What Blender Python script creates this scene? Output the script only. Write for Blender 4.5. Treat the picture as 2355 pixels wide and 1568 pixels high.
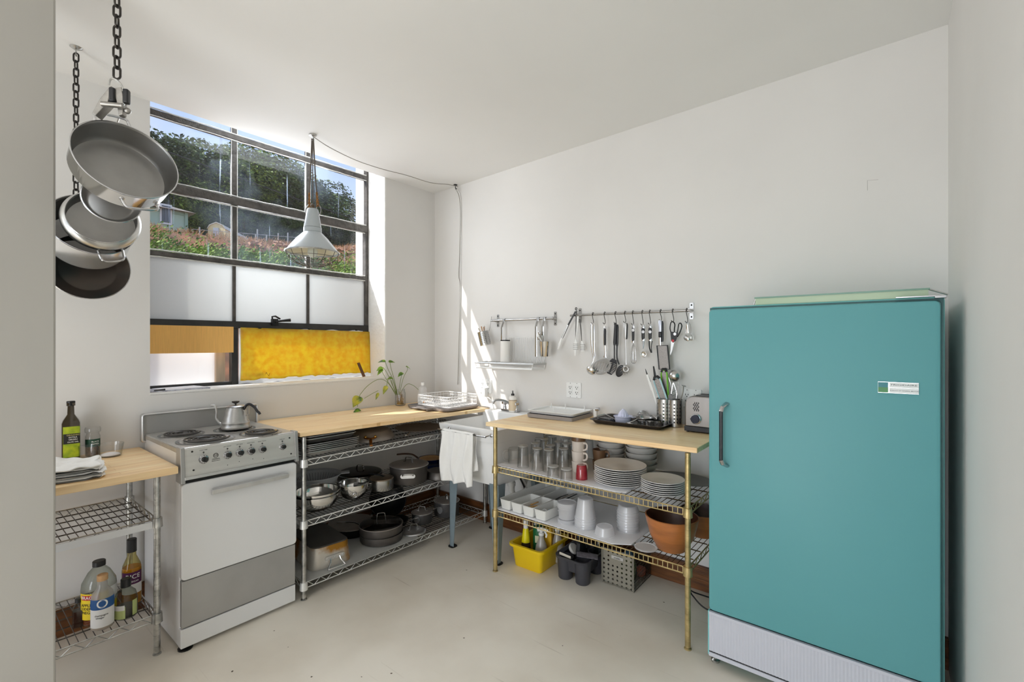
import bpy, math, random
from mathutils import Vector, Matrix
PI=math.pi
for o in list(bpy.data.objects): bpy.data.objects.remove(o)
S=bpy.context.scene
COL=S.collection
# ---------------- camera (17 mm lens, eye height 1.4 m) ----------------
F=1081.0; CX=1177.5; CY=787.0; TH=math.atan(874.5/1081)
CAM=(3.087,-2.75,1.4)
DV=(-math.sin(TH),math.cos(TH)); RV=(math.cos(TH),math.sin(TH))
cd=bpy.data.cameras.new('camera'); cam=bpy.data.objects.new('camera',cd); COL.objects.link(cam)
cd.sensor_width=36; cd.lens=F*36/2355; cd.shift_y=(CY-784)/2355; cd.clip_start=.02; cd.clip_end=300
cam.location=CAM; cam.rotation_euler=(PI/2,0,TH); S.camera=cam
def at(px,py,x=None,y=None,z=None):
    u=(px-CX)/F; v=-(py-CY)/F
    R=(DV[0]+u*RV[0],DV[1]+u*RV[1],v)
    t=(x-CAM[0])/R[0] if x is not None else (y-CAM[1])/R[1] if y is not None else (z-CAM[2])/R[2]
    return Vector((CAM[0]+t*R[0],CAM[1]+t*R[1],CAM[2]+t*R[2]))
# ---------------- render look, sky, sun, added fill lamps behind the camera ----------------
S.view_settings.view_transform='Standard'; S.view_settings.look='None'; S.view_settings.gamma=1
S.view_settings.exposure=0.18; S.view_settings.use_curve_mapping=False
try:
    S.cycles.use_denoising=True; S.cycles.max_bounces=10; S.cycles.transparent_max_bounces=48; S.cycles.sample_clamp_indirect=4; S.cycles.diffuse_bounces=6
    S.cycles.caustics_reflective=False; S.cycles.caustics_refractive=False
except Exception: pass
W=bpy.data.worlds.new('sky'); S.world=W; W.use_nodes=True
nt=W.node_tree; nt.nodes.clear(); N=nt.nodes.new; L=nt.links.new
wo=N('ShaderNodeOutputWorld'); bg=N('ShaderNodeBackground'); tc=N('ShaderNodeTexCoord'); sx=N('ShaderNodeSeparateXYZ')
cr=N('ShaderNodeValToRGB'); el=cr.color_ramp.elements
el[0].position=0.47; el[0].color=(.30,.27,.23,1); el[1].position=1; el[1].color=(.22,.38,.80,1)
e=el.new(.5); e.color=(.78,.88,1,1); e=el.new(.72); e.color=(.47,.65,1,1)
mp=N('ShaderNodeMath'); mp.operation='MULTIPLY_ADD'; mp.inputs[1].default_value=.5; mp.inputs[2].default_value=.5
ns=N('ShaderNodeTexNoise'); ns.inputs['Scale'].default_value=2.6; ns.inputs['Detail'].default_value=7
cr2=N('ShaderNodeValToRGB'); cr2.color_ramp.elements[0].position=.52; cr2.color_ramp.elements[0].color=(0,0,0,1); cr2.color_ramp.elements[1].position=.68
mx=N('ShaderNodeMix'); mx.data_type='RGBA'; mx.inputs[7].default_value=(.95,.95,1,1)
L(tc.outputs['Generated'],sx.inputs[0]); L(sx.outputs[2],mp.inputs[0]); L(mp.outputs[0],cr.inputs[0])
L(tc.outputs['Generated'],ns.inputs['Vector']); L(ns.outputs['Fac'],cr2.inputs[0]); L(cr2.outputs[0],mx.inputs[0]); L(cr.outputs[0],mx.inputs[6])
L(mx.outputs[2],bg.inputs[0]); bg.inputs[1].default_value=.92; L(bg.outputs[0],wo.inputs[0])
def lamp(name,kind,loc,energy,color,direction=None,**k):
    ld=bpy.data.lights.new(name,kind); ld.energy=energy; ld.color=color
    for a,b in k.items(): setattr(ld,a,b)
    o=bpy.data.objects.new(name,ld); COL.objects.link(o); o.location=loc
    if direction: o.rotation_euler=Vector(direction).to_track_quat('-Z','Y').to_euler()
    return o
lamp('sun','SUN',(-6,-10,12),5.5,(1,.95,.88),(.33,.516,-.624),angle=.009)
lamp('loft_end_fill','AREA',(2.45,-6.2,1.0),64,(.88,.94,1),(-.25,1,0),shape='RECTANGLE',size=1.4,size_y=2.0)  # added fill lamp behind the camera, lifts the room from the far end
lamp('loft_side_fill','AREA',(.06,-4.55,1.75),30,(.88,.94,1),(1,.45,0),shape='RECTANGLE',size=2.4,size_y=1.7)  # added fill lamp, placed sideways so the partition face stays dim
pl=lamp('kitchen_window_daylight','AREA',(-.42,-1.265,2.25),27,(.90,.95,1),(1,.12,-.45),shape='RECTANGLE',size=.8,size_y=1.45)
# ---------------- helpers ----------------
MATS={}
def nd(m,t,**k):
    n=m.node_tree.nodes.new(t)
    for a,b in k.items():
        if a in n.inputs: n.inputs[a].default_value=b
        else: setattr(n,a,b)
    return n
def c4(c): return (c[0],c[1],c[2],1)
def srgb(r,g,b): return tuple((x/255/12.92 if x/255<=.04045 else ((x/255+.055)/1.055)**2.4) for x in (r,g,b))
def mat(name,col,rough=.5,metal=0,var=0,scale=8,bump=0,bscale=40,trans=0,col2=None,spec=None,stretch=None,coat=0,emit=None,alpha=None,detail=4,lo=.35,hi=.65):
    """Principled material with noise-driven colour wear and bump."""
    if name in MATS: return MATS[name]
    m=bpy.data.materials.new(name); m.use_nodes=True; MATS[name]=m
    p=m.node_tree.nodes['Principled BSDF']; l=m.node_tree.links.new
    p.inputs['Base Color'].default_value=c4(col); p.inputs['Roughness'].default_value=rough; p.inputs['Metallic'].default_value=metal
    p.inputs['Transmission Weight'].default_value=trans
    if spec is not None: p.inputs['Specular IOR Level'].default_value=spec
    if coat: p.inputs['Coat Weight'].default_value=coat
    if emit: p.inputs['Emission Color'].default_value=c4(emit[0]); p.inputs['Emission Strength'].default_value=emit[1]
    if alpha is not None: p.inputs['Alpha'].default_value=alpha
    if var or col2 or bump:
        t=nd(m,'ShaderNodeTexCoord'); mp=nd(m,'ShaderNodeMapping'); l(t.outputs['Object'],mp.inputs['Vector'])
        if stretch: mp.inputs['Scale'].default_value=stretch
    if var or col2:
        n=nd(m,'ShaderNodeTexNoise',Scale=scale,Detail=detail); l(mp.outputs[0],n.inputs['Vector'])
        r=nd(m,'ShaderNodeValToRGB'); r.color_ramp.elements[0].position=lo; r.color_ramp.elements[1].position=hi
        a=col2 if col2 else tuple(x*(1-var) for x in col)
        r.color_ramp.elements[0].color=c4(a); r.color_ramp.elements[1].color=c4(col); l(n.outputs['Fac'],r.inputs[0]); l(r.outputs[0],p.inputs['Base Color'])
    if bump:
        n2=nd(m,'ShaderNodeTexNoise',Scale=bscale,Detail=3); l(mp.outputs[0],n2.inputs['Vector'])
        b=nd(m,'ShaderNodeBump',Strength=bump,Distance=.01); l(n2.outputs['Fac'],b.inputs['Height']); l(b.outputs[0],p.inputs['Normal'])
    return m
def clear(name,tint=(.993,.993,.993),edge=(.74,.76,.76),refl=.9,rough=.02):
    """thin clear glass: see-through face on, darker and shinier at its edges"""
    if name in MATS: return MATS[name]
    m=bpy.data.materials.new(name); m.use_nodes=True; MATS[name]=m; t=m.node_tree; t.nodes.clear(); l=t.links.new
    o=nd(m,'ShaderNodeOutputMaterial'); tr=nd(m,'ShaderNodeBsdfTransparent'); g=nd(m,'ShaderNodeBsdfGlossy'); g.inputs['Roughness'].default_value=rough; g.inputs['Color'].default_value=(refl,refl,refl,1)
    lw=nd(m,'ShaderNodeLayerWeight',Blend=.35); fr=nd(m,'ShaderNodeMath',operation='POWER'); fr.inputs[1].default_value=3.2; l(lw.outputs['Facing'],fr.inputs[0]); f2=nd(m,'ShaderNodeMath',operation='MULTIPLY_ADD'); f2.inputs[1].default_value=.6; f2.inputs[2].default_value=.035; l(fr.outputs[0],f2.inputs[0]); fr=f2; mx=nd(m,'ShaderNodeMixShader'); mc=nd(m,'ShaderNodeMix',data_type='RGBA')
    mc.inputs[6].default_value=c4(tint); mc.inputs[7].default_value=c4(edge)
    l(lw.outputs['Facing'],mc.inputs[0]); l(mc.outputs[2],tr.inputs[0]); l(fr.outputs[0],mx.inputs[0]); l(tr.outputs[0],mx.inputs[1]); l(g.outputs[0],mx.inputs[2]); l(mx.outputs[0],o.inputs[0])
    return m
def translucent(name,col,tcol,fac=.5,col2=None,scale=10,see=0,rough=.3,gloss=.05,detail=6,lo=.4,hi=.6):
    """paper, frosted glass or milky plastic: scatters light through"""
    if name in MATS: return MATS[name]
    m=bpy.data.materials.new(name); m.use_nodes=True; MATS[name]=m; t=m.node_tree; t.nodes.clear(); l=t.links.new
    o=nd(m,'ShaderNodeOutputMaterial'); d=nd(m,'ShaderNodeBsdfDiffuse'); d.inputs[0].default_value=c4(col); s=nd(m,'ShaderNodeBsdfTranslucent'); s.inputs[0].default_value=c4(tcol)
    mx=nd(m,'ShaderNodeMixShader',Fac=fac); l(d.outputs[0],mx.inputs[1]); l(s.outputs[0],mx.inputs[2]); last=mx
    if col2:
        tc=nd(m,'ShaderNodeTexCoord'); n=nd(m,'ShaderNodeTexNoise',Scale=scale,Detail=detail); r=nd(m,'ShaderNodeValToRGB'); r.color_ramp.elements[0].position=lo; r.color_ramp.elements[1].position=hi
        r.color_ramp.elements[0].color=c4(col2); r.color_ramp.elements[1].color=c4(tcol); l(tc.outputs['Object'],n.inputs['Vector']); l(n.outputs['Fac'],r.inputs[0]); l(r.outputs[0],s.inputs[0]); l(r.outputs[0],d.inputs[0])
    if see:
        tr=nd(m,'ShaderNodeBsdfTransparent'); m2=nd(m,'ShaderNodeMixShader',Fac=see); l(last.outputs[0],m2.inputs[1]); l(tr.outputs[0],m2.inputs[2]); last=m2
    if gloss:
        g=nd(m,'ShaderNodeBsdfGlossy',Roughness=rough); m3=nd(m,'ShaderNodeMixShader',Fac=gloss); l(last.outputs[0],m3.inputs[1]); l(g.outputs[0],m3.inputs[2]); last=m3
    l(last.outputs[0],o.inputs[0]); return m
class M:
    """collects shapes into one mesh"""
    def __init__(s): s.v=[]; s.f=[]; s.T=Matrix.Identity(4)
    def add(s,vs,fs):
        b=len(s.v); T=s.T; s.v+=[T@Vector(p) for p in vs]; s.f+=[[b+i for i in f] for f in fs]; return s
    def box(s,x0,x1,y0,y1,z0,z1):
        return s.add([(x0,y0,z0),(x1,y0,z0),(x1,y1,z0),(x0,y1,z0),(x0,y0,z1),(x1,y0,z1),(x1,y1,z1),(x0,y1,z1)],[(0,3,2,1),(4,5,6,7),(0,1,5,4),(1,2,6,5),(2,3,7,6),(3,0,4,7)])
    def hexa(s,p): return s.add(p,[(0,3,2,1),(4,5,6,7),(0,1,5,4),(1,2,6,5),(2,3,7,6),(3,0,4,7)])
    def lathe(s,prof,n=28,a0=0,a1=2*PI,cap=True,flute=None):
        full=abs(a1-a0-2*PI)<1e-6; k=n if full else n+1; vs=[]
        for r,z in prof:
            for i in range(k):
                a=a0+(a1-a0)*i/n; q=r*(flute(a,z) if flute else 1); vs.append((q*math.cos(a),q*math.sin(a),z))
        fs=[]; m=len(prof)
        for j in range(m-1):
            for i in range(n):
                i2=(i+1)%k if full else i+1; fs.append((j*k+i,j*k+i2,(j+1)*k+i2,(j+1)*k+i))
        if cap and full:
            if prof[0][0]>1e-5: fs.append(tuple(range(k))[::-1])
            if prof[-1][0]>1e-5: fs.append(tuple((m-1)*k+i for i in range(k)))
        return s.add(vs,fs)
    def tube(s,pts,r,n=8,closed=False,flat=None,cap=True):
        P=[Vector(p) for p in pts]; m=len(P); vs=[]; up=None
        for i in range(m):
            t=(P[(i+1)%m]-P[i-1]) if closed or 0<i<m-1 else (P[1]-P[0] if i==0 else P[-1]-P[-2])
            if t.length<1e-9: t=Vector((0,0,1))
            t.normalize()
            if up is None: up=t.orthogonal().normalized() if not flat else (Vector(flat)-t*t.dot(Vector(flat))).normalized()
            else:
                u2=up-t*up.dot(t)
                up=u2.normalized() if u2.length>1e-6 else t.orthogonal().normalized()
            w=t.cross(up); rr=r[min(i,len(r)-1)] if isinstance(r,list) else r
            ra,rb=rr if isinstance(rr,tuple) else (rr,rr)
            for j in range(n):
                a=2*PI*(j+.5)/n; vs.append(P[i]+up*(ra*math.cos(a))+w*(rb*math.sin(a)))
        fs=[]
        for i in range(m if closed else m-1):
            i2=(i+1)%m
            for j in range(n): fs.append((i*n+j,i*n+(j+1)%n,i2*n+(j+1)%n,i2*n+j))
        if not closed and cap: fs+= [tuple(range(n))[::-1],tuple((m-1)*n+j for j in range(n))]
        return s.add(vs,fs)
    def cyl(s,a,b,r,n=14): return s.tube([a,b],r,n)
    def prism(s,out,h0,h1,axis='z'):
        n=len(out); f={'z':lambda p,h:(p[0],p[1],h),'y':lambda p,h:(p[0],h,p[1]),'x':lambda p,h:(h,p[0],p[1])}[axis]
        vs=[f(p,h0) for p in out]+[f(p,h1) for p in out]
        return s.add(vs,[tuple(range(n))[::-1],tuple(range(n,2*n))]+[(i,(i+1)%n,n+(i+1)%n,n+i) for i in range(n)])
    def loft(s,rings,cap=True,close_first=True):
        n=len(rings[0]); vs=[p for r in rings for p in r]; fs=[]
        for j in range(len(rings)-1):
            for i in range(n): fs.append((j*n+i,j*n+(i+1)%n,(j+1)*n+(i+1)%n,(j+1)*n+i))
        if cap:
            if close_first: fs.append(tuple(range(n))[::-1])
            fs.append(tuple((len(rings)-1)*n+i for i in range(n)))
        return s.add(vs,fs)
    def grid(s,fn,nu,nv):
        vs=[fn(i/nu,j/nv) for j in range(nv+1) for i in range(nu+1)]; k=nu+1
        return s.add(vs,[(j*k+i,j*k+i+1,(j+1)*k+i+1,(j+1)*k+i) for j in range(nv) for i in range(nu)])
    def sphere(s,c,r,n=16,m=10,sc=(1,1,1)):
        T=s.T; s.T=T@Matrix.Translation(c)@Matrix.Diagonal((sc[0],sc[1],sc[2],1))
        s.lathe([(r*math.sin(PI*i/m),-r*math.cos(PI*i/m)) for i in range(m+1)],n,cap=False); s.T=T; return s
    def text(s,txt,size,fn,res=2):
        for poly_v,poly_f in [text_geo(txt,size,res)]: s.add([fn(p) for p in poly_v],poly_f)
        return s
    def build(s,name,m,parent=None,smooth=True,bevel=0,solid=0,kind=None,label=None,recalc=True,seg=2,sub=0,ang=35):
        me=bpy.data.meshes.new(name); me.from_pydata([tuple(p) for p in s.v],[],s.f); me.update()
        import bmesh
        bm=bmesh.new(); bm.from_mesh(me); bmesh.ops.remove_doubles(bm,verts=bm.verts,dist=1e-6)
        if recalc: bmesh.ops.recalc_face_normals(bm,faces=bm.faces)
        bm.to_mesh(me); bm.free()
        o=bpy.data.objects.new(name,me); COL.objects.link(o); me.materials.append(m)
        if parent: o.parent=parent
        if smooth:
            me.shade_smooth()
            try: me.set_sharp_from_angle(angle=math.radians(ang))
            except Exception: pass
        if solid: q=o.modifiers.new('solid','SOLIDIFY'); q.thickness=solid; q.offset=0
        if bevel: q=o.modifiers.new('bevel','BEVEL'); q.width=bevel; q.segments=seg; q.limit_method='ANGLE'; q.angle_limit=math.radians(50)
        if sub: q=o.modifiers.new('sub','SUBSURF'); q.levels=q.render_levels=sub
        if kind: o['kind']=kind
        if label: o['label']=label
        return o
_TG={}
def text_geo(txt,size,res=2):
    k=(txt,res)
    if k not in _TG:
        c=bpy.data.curves.new('t','FONT'); c.body=txt; c.align_x='CENTER'; c.align_y='CENTER'; c.resolution_u=res; c.offset=.008
        o=bpy.data.objects.new('t',c); COL.objects.link(o); me=bpy.data.meshes.new_from_object(o.evaluated_get(bpy.context.evaluated_depsgraph_get()))
        _TG[k]=([tuple(v.co) for v in me.vertices],[tuple(p.vertices) for p in me.polygons]); bpy.data.objects.remove(o); bpy.data.curves.remove(c); bpy.data.meshes.remove(me)
    v,f=_TG[k]; return [(p[0]*size,p[1]*size) for p in v],f
def thing(name,label,cat,loc=(0,0,0),rz=0,group=None,rot=None):
    o=bpy.data.objects.new(name,None); COL.objects.link(o); o.empty_display_size=.05; o.location=loc; o.rotation_euler=rot if rot else (0,0,rz)
    return tag(o,label,cat,group)
def tag(o,label,cat,group=None,kind=None):
    o['label']=label; o['category']=cat
    if group: o['group']=group
    if kind: o['kind']=kind
    return o
def struct(o): o['kind']='structure'; return o
def dup(root,label,loc=None,rz=None,group=None):
    def cp(o,par):
        c=o.copy(); COL.objects.link(c)
        if par: c.parent=par
        for ch in o.children: cp(ch,c)
        return c
    r=cp(root,None); r['label']=label
    if group: r['group']=group
    if loc is not None: r.location=loc
    if rz is not None: r.rotation_euler=(0,0,rz)
    return r
def rrect(w,d,r,n=4,cx=0,cy=0,z=None):
    out=[]
    for sx,sy,a in ((1,1,0),(-1,1,90),(-1,-1,180),(1,-1,270)):
        for i in range(n+1):
            t=math.radians(a+90*i/n); p=(cx+sx*(w/2-r)+r*math.cos(t),cy+sy*(d/2-r)+r*math.sin(t)); out.append(p if z is None else (p[0],p[1],z))
    return out
def arc(c,r,a0,a1,n,plane='xz'):
    out=[]
    for i in range(n+1):
        a=math.radians(a0+(a1-a0)*i/n); x,y=r*math.cos(a),r*math.sin(a)
        out.append({'xz':(c[0]+x,c[1],c[2]+y),'xy':(c[0]+x,c[1]+y,c[2]),'yz':(c[0],c[1]+x,c[2]+y)}[plane])
    return out
def vessel(o,t=.002,lip=True):
    """outer profile bottom centre -> rim, gives it an inside of thickness t"""
    inner=[(max(r-t,0),z+(t if i<1 or r<1e-4 else 0)) for i,(r,z) in enumerate(o)]
    inner[0]=(0,o[0][1]+t); inner=[(r,max(z,o[0][1]+t)) for r,z in inner]
    return o+inner[::-1]
def smoothpath(pts,k=6,closed=False):
    P=[Vector(p) for p in pts]; n=len(P); out=[]
    for i in range(n if closed else n-1):
        p0=P[i-1] if closed or i>0 else P[0]; p1=P[i]; p2=P[(i+1)%n]; p3=P[(i+2)%n] if closed or i+2<n else P[-1]
        for j in range(k):
            t=j/k; out.append(.5*((2*p1)+(-p0+p2)*t+(2*p0-5*p1+4*p2-p3)*t*t+(-p0+3*p1-3*p2+p3)*t**3))
    if not closed: out.append(P[-1])
    return out
# ---------------- materials ----------------
WHITE=mat('painted_plaster',srgb(227,225,222),.75,var=.05,scale=1.3,bump=.25,bscale=6)
WALLB=mat('painted_brick_reveal',srgb(240,239,236),.8,var=.05,scale=5,bump=1.0,bscale=22)
CEIL=mat('ceiling_paint',srgb(239,238,236),.9,var=.04,scale=.9,bump=.12,bscale=3)
BASEW=mat('stained_wood_board',srgb(120,72,30),.5,var=.5,scale=6,stretch=(1,1,8),bump=.2,bscale=20)
CHROME=mat('chrome',(.60,.60,.61),.16,1,var=.15,scale=12)
WORN=mat('worn_chrome',(.62,.62,.60),.3,1,var=.45,scale=22)
BRASS=mat('yellowed_zinc',srgb(212,190,136),.34,.75,var=.35,scale=20)
BRASSD=mat('tarnished_wire',srgb(120,98,62),.45,1,var=.4,scale=20)
STEEL=mat('stainless_steel',(.50,.495,.485),.24,1,var=.12,scale=7)
BRUSH=mat('brushed_steel',(.47,.465,.455),.36,1,var=.15,scale=30,stretch=(1,1,.05))
ALU=mat('aluminium',(.72,.72,.72),.38,1,var=.12,scale=15)
DARKM=mat('hard_anodised',srgb(98,93,89),.42,.65,var=.25,scale=14)
BLACKP=mat('black_plastic',srgb(30,30,32),.38)
BLACKM=mat('black_metal',srgb(22,22,22),.35,.3)
GREYP=mat('grey_plastic',srgb(120,118,118),.45)
WPLAST=mat('white_plastic',srgb(236,236,234),.38)
PORC=mat('white_stoneware',srgb(238,237,235),.22,var=.03,scale=6,coat=.3)
GREYST=mat('grey_stoneware',srgb(206,204,200),.28,coat=.2)
ENAM=mat('white_enamel',srgb(222,222,222),.22,var=.03,scale=2,coat=.4)
GLASS=clear('clear_glass')
FROST=translucent('milky_plastic',srgb(250,250,252),srgb(250,250,252),.5,see=.3,rough=.25,gloss=.08)
THICKG=translucent('thick_glass_base',srgb(236,238,238),srgb(240,242,242),.5,see=.5,rough=.05,gloss=.16)
def wood(name,axis,w=.045):
    """butcher block staves, long along the given axis"""
    m=bpy.data.materials.new(name); m.use_nodes=True; p=m.node_tree.nodes['Principled BSDF']; l=m.node_tree.links.new
    t=nd(m,'ShaderNodeTexCoord'); mp=nd(m,'ShaderNodeMapping'); l(t.outputs['Object'],mp.inputs['Vector'])
    if axis=='y': mp.inputs['Rotation'].default_value=(0,0,-PI/2)
    b=nd(m,'ShaderNodeTexBrick'); b.offset=.5; b.inputs['Color1'].default_value=c4(srgb(255,230,186)); b.inputs['Color2'].default_value=c4(srgb(248,212,160)); b.inputs['Mortar'].default_value=c4(srgb(222,184,130))
    b.inputs['Scale'].default_value=1; b.inputs['Mortar Size'].default_value=.0008; b.inputs['Brick Width'].default_value=.75; b.inputs['Row Height'].default_value=w; b.inputs['Bias'].default_value=0
    l(mp.outputs[0],b.inputs['Vector'])
    m2=nd(m,'ShaderNodeMapping'); m2.inputs['Scale'].default_value=(2.5,40,40); l(mp.outputs[0],m2.inputs['Vector'])
    n=nd(m,'ShaderNodeTexNoise',Scale=1.6,Detail=6); l(m2.outputs[0],n.inputs['Vector'])
    r=nd(m,'ShaderNodeValToRGB'); r.color_ramp.elements[0].position=.3; r.color_ramp.elements[0].color=(.80,.70,.58,1); r.color_ramp.elements[1].position=.6; r.color_ramp.elements[1].color=(1,1,1,1); l(n.outputs['Fac'],r.inputs[0])
    x=nd(m,'ShaderNodeMix',data_type='RGBA',blend_type='MULTIPLY'); x.inputs[0].default_value=.75; l(b.outputs[0],x.inputs[6]); l(r.outputs[0],x.inputs[7]); l(x.outputs[2],p.inputs['Base Color'])
    p.inputs['Roughness'].default_value=.38; return m
WOODX=wood('butcher_block_x','x'); WOODY=wood('butcher_block_y','y')
def floormat():
    m=bpy.data.materials.new('worn_painted_concrete'); m.use_nodes=True; p=m.node_tree.nodes['Principled BSDF']; l=m.node_tree.links.new
    t=nd(m,'ShaderNodeTexCoord'); n=nd(m,'ShaderNodeTexNoise',Scale=1.6,Detail=8); l(t.outputs['Object'],n.inputs['Vector'])
    r=nd(m,'ShaderNodeValToRGB'); r.color_ramp.elements[0].position=.3; r.color_ramp.elements[0].color=c4(srgb(214,204,188)); r.color_ramp.elements[1].position=.62; r.color_ramp.elements[1].color=c4(srgb(236,229,216)); l(n.outputs['Fac'],r.inputs[0])
    # sparse dark chips
    v=nd(m,'ShaderNodeTexVoronoi',Scale=8.5); l(t.outputs['Object'],v.inputs['Vector'])
    n2=nd(m,'ShaderNodeTexNoise',Scale=60,Detail=2); l(t.outputs['Object'],n2.inputs['Vector'])
    ad=nd(m,'ShaderNodeMath',operation='MULTIPLY_ADD'); ad.inputs[1].default_value=.10; l(n2.outputs['Fac'],ad.inputs[0]); l(v.outputs['Distance'],ad.inputs[2])
    sp=nd(m,'ShaderNodeValToRGB'); sp.color_ramp.elements[0].position=.078; sp.color_ramp.elements[0].color=(.12,.09,.06,1); sp.color_ramp.elements[1].position=.092; sp.color_ramp.elements[1].color=(1,1,1,1); l(ad.outputs[0],sp.inputs[0])
    # faint long scratches
    m2=nd(m,'ShaderNodeMapping'); m2.inputs['Rotation'].default_value=(0,0,.6); m2.inputs['Scale'].default_value=(1,26,1); l(t.outputs['Object'],m2.inputs['Vector'])
    n3=nd(m,'ShaderNodeTexNoise',Scale=1.7,Detail=5); l(m2.outputs[0],n3.inputs['Vector']); r3=nd(m,'ShaderNodeValToRGB'); r3.color_ramp.elements[0].position=.26; r3.color_ramp.elements[0].color=(.72,.7,.67,1); r3.color_ramp.elements[1].position=.34; r3.color_ramp.elements[1].color=(1,1,1,1); l(n3.outputs['Fac'],r3.inputs[0])
    x=nd(m,'ShaderNodeMix',data_type='RGBA',blend_type='MULTIPLY'); x.inputs[0].default_value=1; l(r.outputs[0],x.inputs[6]); l(sp.outputs[0],x.inputs[7])
    y=nd(m,'ShaderNodeMix',data_type='RGBA',blend_type='MULTIPLY'); y.inputs[0].default_value=.7; l(x.outputs[2],y.inputs[6]); l(r3.outputs[0],y.inputs[7]); l(y.outputs[2],p.inputs['Base Color'])
    p.inputs['Roughness'].default_value=.5; bb=nd(m,'ShaderNodeBump',Strength=.12,Distance=.01); l(n.outputs['Fac'],bb.inputs['Height']); l(bb.outputs[0],p.inputs['Normal']); return m
FLOOR=floormat(); ZINC=mat('bright_zinc_wire',(.86,.86,.84),.32,.55,var=.2,scale=20)
# ================= ROOM SHELL =================
zc=lambda x: 2.69+.023*x
m=M(); m.box(-.4,3.6,-6.4,.3,-.1,0); struct(m.build('floor',FLOOR,smooth=False))
m=M(); m.hexa([(0,-6.4,zc(0)),(3.6,-6.4,zc(3.6)),(3.6,.3,zc(3.6)),(0,.3,zc(0)),(0,-6.4,3.35),(3.6,-6.4,3.35),(3.6,.3,3.35),(0,.3,3.35)]); struct(m.build('ceiling',CEIL,smooth=False))
m=M(); m.box(-.4,3.6,0,.3,0,zc(3.6)); m.T=Matrix.Identity(4); struct(m.build('wall_back',WHITE,smooth=False))
YL,YR,ZS,ZH=-2.013,-.516,1.118,3.25
m=M(); m.box(-.4,0,-6.4,YL,0,3.35); m.box(-.4,0,YR+.012,0,0,3.35); m.box(-.4,0,YL,YR+.012,0,ZS); m.box(-.4,0,YL,YR+.012,ZH,3.35); struct(m.build('wall_left',WHITE,smooth=False))
m=M(); m.box(-.4,0,YR,YR+.012,ZS,ZH); m.box(-.4,.0,YL,YR,ZS-.001,ZS+.010); struct(m.build('trim_1',WALLB,smooth=False))
m=M(); m.box(3.274,3.6,-6.4,0,0,zc(3.3)+.02); struct(m.build('wall_right',WHITE,smooth=False))
m=M(); p=at(128.5,787,x=.9); m.box(.69,.9,-2.78,p.y,0,zc(.9)+.01); struct(m.build('wall_partition',mat('shaded_plaster',srgb(172,169,162),.8,var=.05,scale=1.3,bump=.25,bscale=6),smooth=False,bevel=.006))  # partition's shade is put into a darker plaster colour
# far end of the loft, behind the camera: a wall with a wide window opening
m=M(); m.box(0,3.274,-6.5,-6.4,0,.7); m.box(0,3.274,-6.5,-6.4,2.6,2.8); struct(m.build('wall_front',WHITE,smooth=False))
m=M(); m.box(.02,3.274,-.022,0,0,.135); struct(m.build('baseboard_back',BASEW,smooth=False,bevel=.002))
m=M(); m.box(0,.02,-6.4,0,0,.135); struct(m.build('baseboard_left',BASEW,smooth=False,bevel=.002))
# ================= WINDOW =================
FRM=mat('dark_painted_steel_sash',srgb(86,82,78),.5,.1,var=.45,scale=18,bump=.6,bscale=50)
FRMD=mat('black_steel_vent_frame',srgb(52,52,52),.42,.2,var=.3,scale=14)
PUTTY=mat('white_paint_spatter',srgb(222,222,218),.7,var=.2,scale=30,bump=.6,bscale=60)
GX=-.24
win=bpy.data.objects.new('window_1',None); COL.objects.link(win); win['kind']='structure'
ZA,ZB,ZC,ZD=2.728,2.317,1.917,1.52; Y1,Y2,Y3=-1.513,-1.018,-.523; Y0=YL+.0
def bar(name,mt,y0,y1,z0,z1,d=.02,off=0): 
    q=M(); q.box(GX-d+off,GX+d+off,y0,y1,z0,z1); return q.build(name,mt,win,smooth=False,bevel=.003)
bar('sash_bar',FRM,Y0,Y3,ZA-.016,ZA+.016); bar('sash_bar',FRM,Y0,Y3,ZB-.03,ZB+.022,.026); bar('sash_bar',FRM,Y0,Y3,ZC-.014,ZC+.014); bar('sash_bar',FRMD,Y0,Y3,ZD-.03,ZD+.016,.03)
for y in (Y1,Y2): bar('mullion',FRM,y-.014,y+.014,ZB,ZH,.017)
for y in (Y1,Y2): bar('mullion',FRM,y-.013,y+.013,ZC,ZB-.03,.017)
for y in (Y1,Y2): bar('mullion',FRM,y-.009,y+.009,ZD+.01,ZC,.015)
bar('mullion',FRMD,Y1-.02,Y1+.02,ZS+.01,ZD-.03,.022)
for z0,z1,w in ((ZB,ZH,.010),(ZS+.01,ZB,.022)): bar('jamb_frame',FRM,Y3-w,YR,z0,z1,.022)
bar('jamb_frame',FRM,YL,YL+.03,ZS+.01,ZH,.02); bar('bottom_frame',FRMD,Y0,Y3,ZS+.01,ZS+.03,.018)
# putty lines that catch the light on the room side of the bars
for z,w in ((ZA,.021),(ZB-.004,.033),(ZC,.02)):
    for sgn in (-1,1):
        q=M(); q.tube([(GX+.016,Y0+(Y3-Y0)*i/30,z+sgn*w+random.Random(int(z*99)+i).uniform(-.002,.002)) for i in range(31)],(.004),5); q.build('putty_line',PUTTY,win)
for y in (Y1,Y2):
    for sgn in (-1,1):
        q=M(); q.tube([(GX+.012,y+sgn*.017,ZC+.02+(2.9-ZC)*i/20) for i in range(21)],.003,5); q.build('putty_line',PUTTY,win)
DIRTY=bpy.data.materials.new('streaked_window_glass'); DIRTY.use_nodes=True; t=DIRTY.node_tree; t.nodes.clear(); l=t.links.new
o_=nd(DIRTY,'ShaderNodeOutputMaterial'); tr=nd(DIRTY,'ShaderNodeBsdfTransparent'); df=nd(DIRTY,'ShaderNodeBsdfTranslucent'); df.inputs[0].default_value=(.5,.6,.75,1); gl=nd(DIRTY,'ShaderNodeBsdfGlossy',Roughness=.03)
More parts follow.
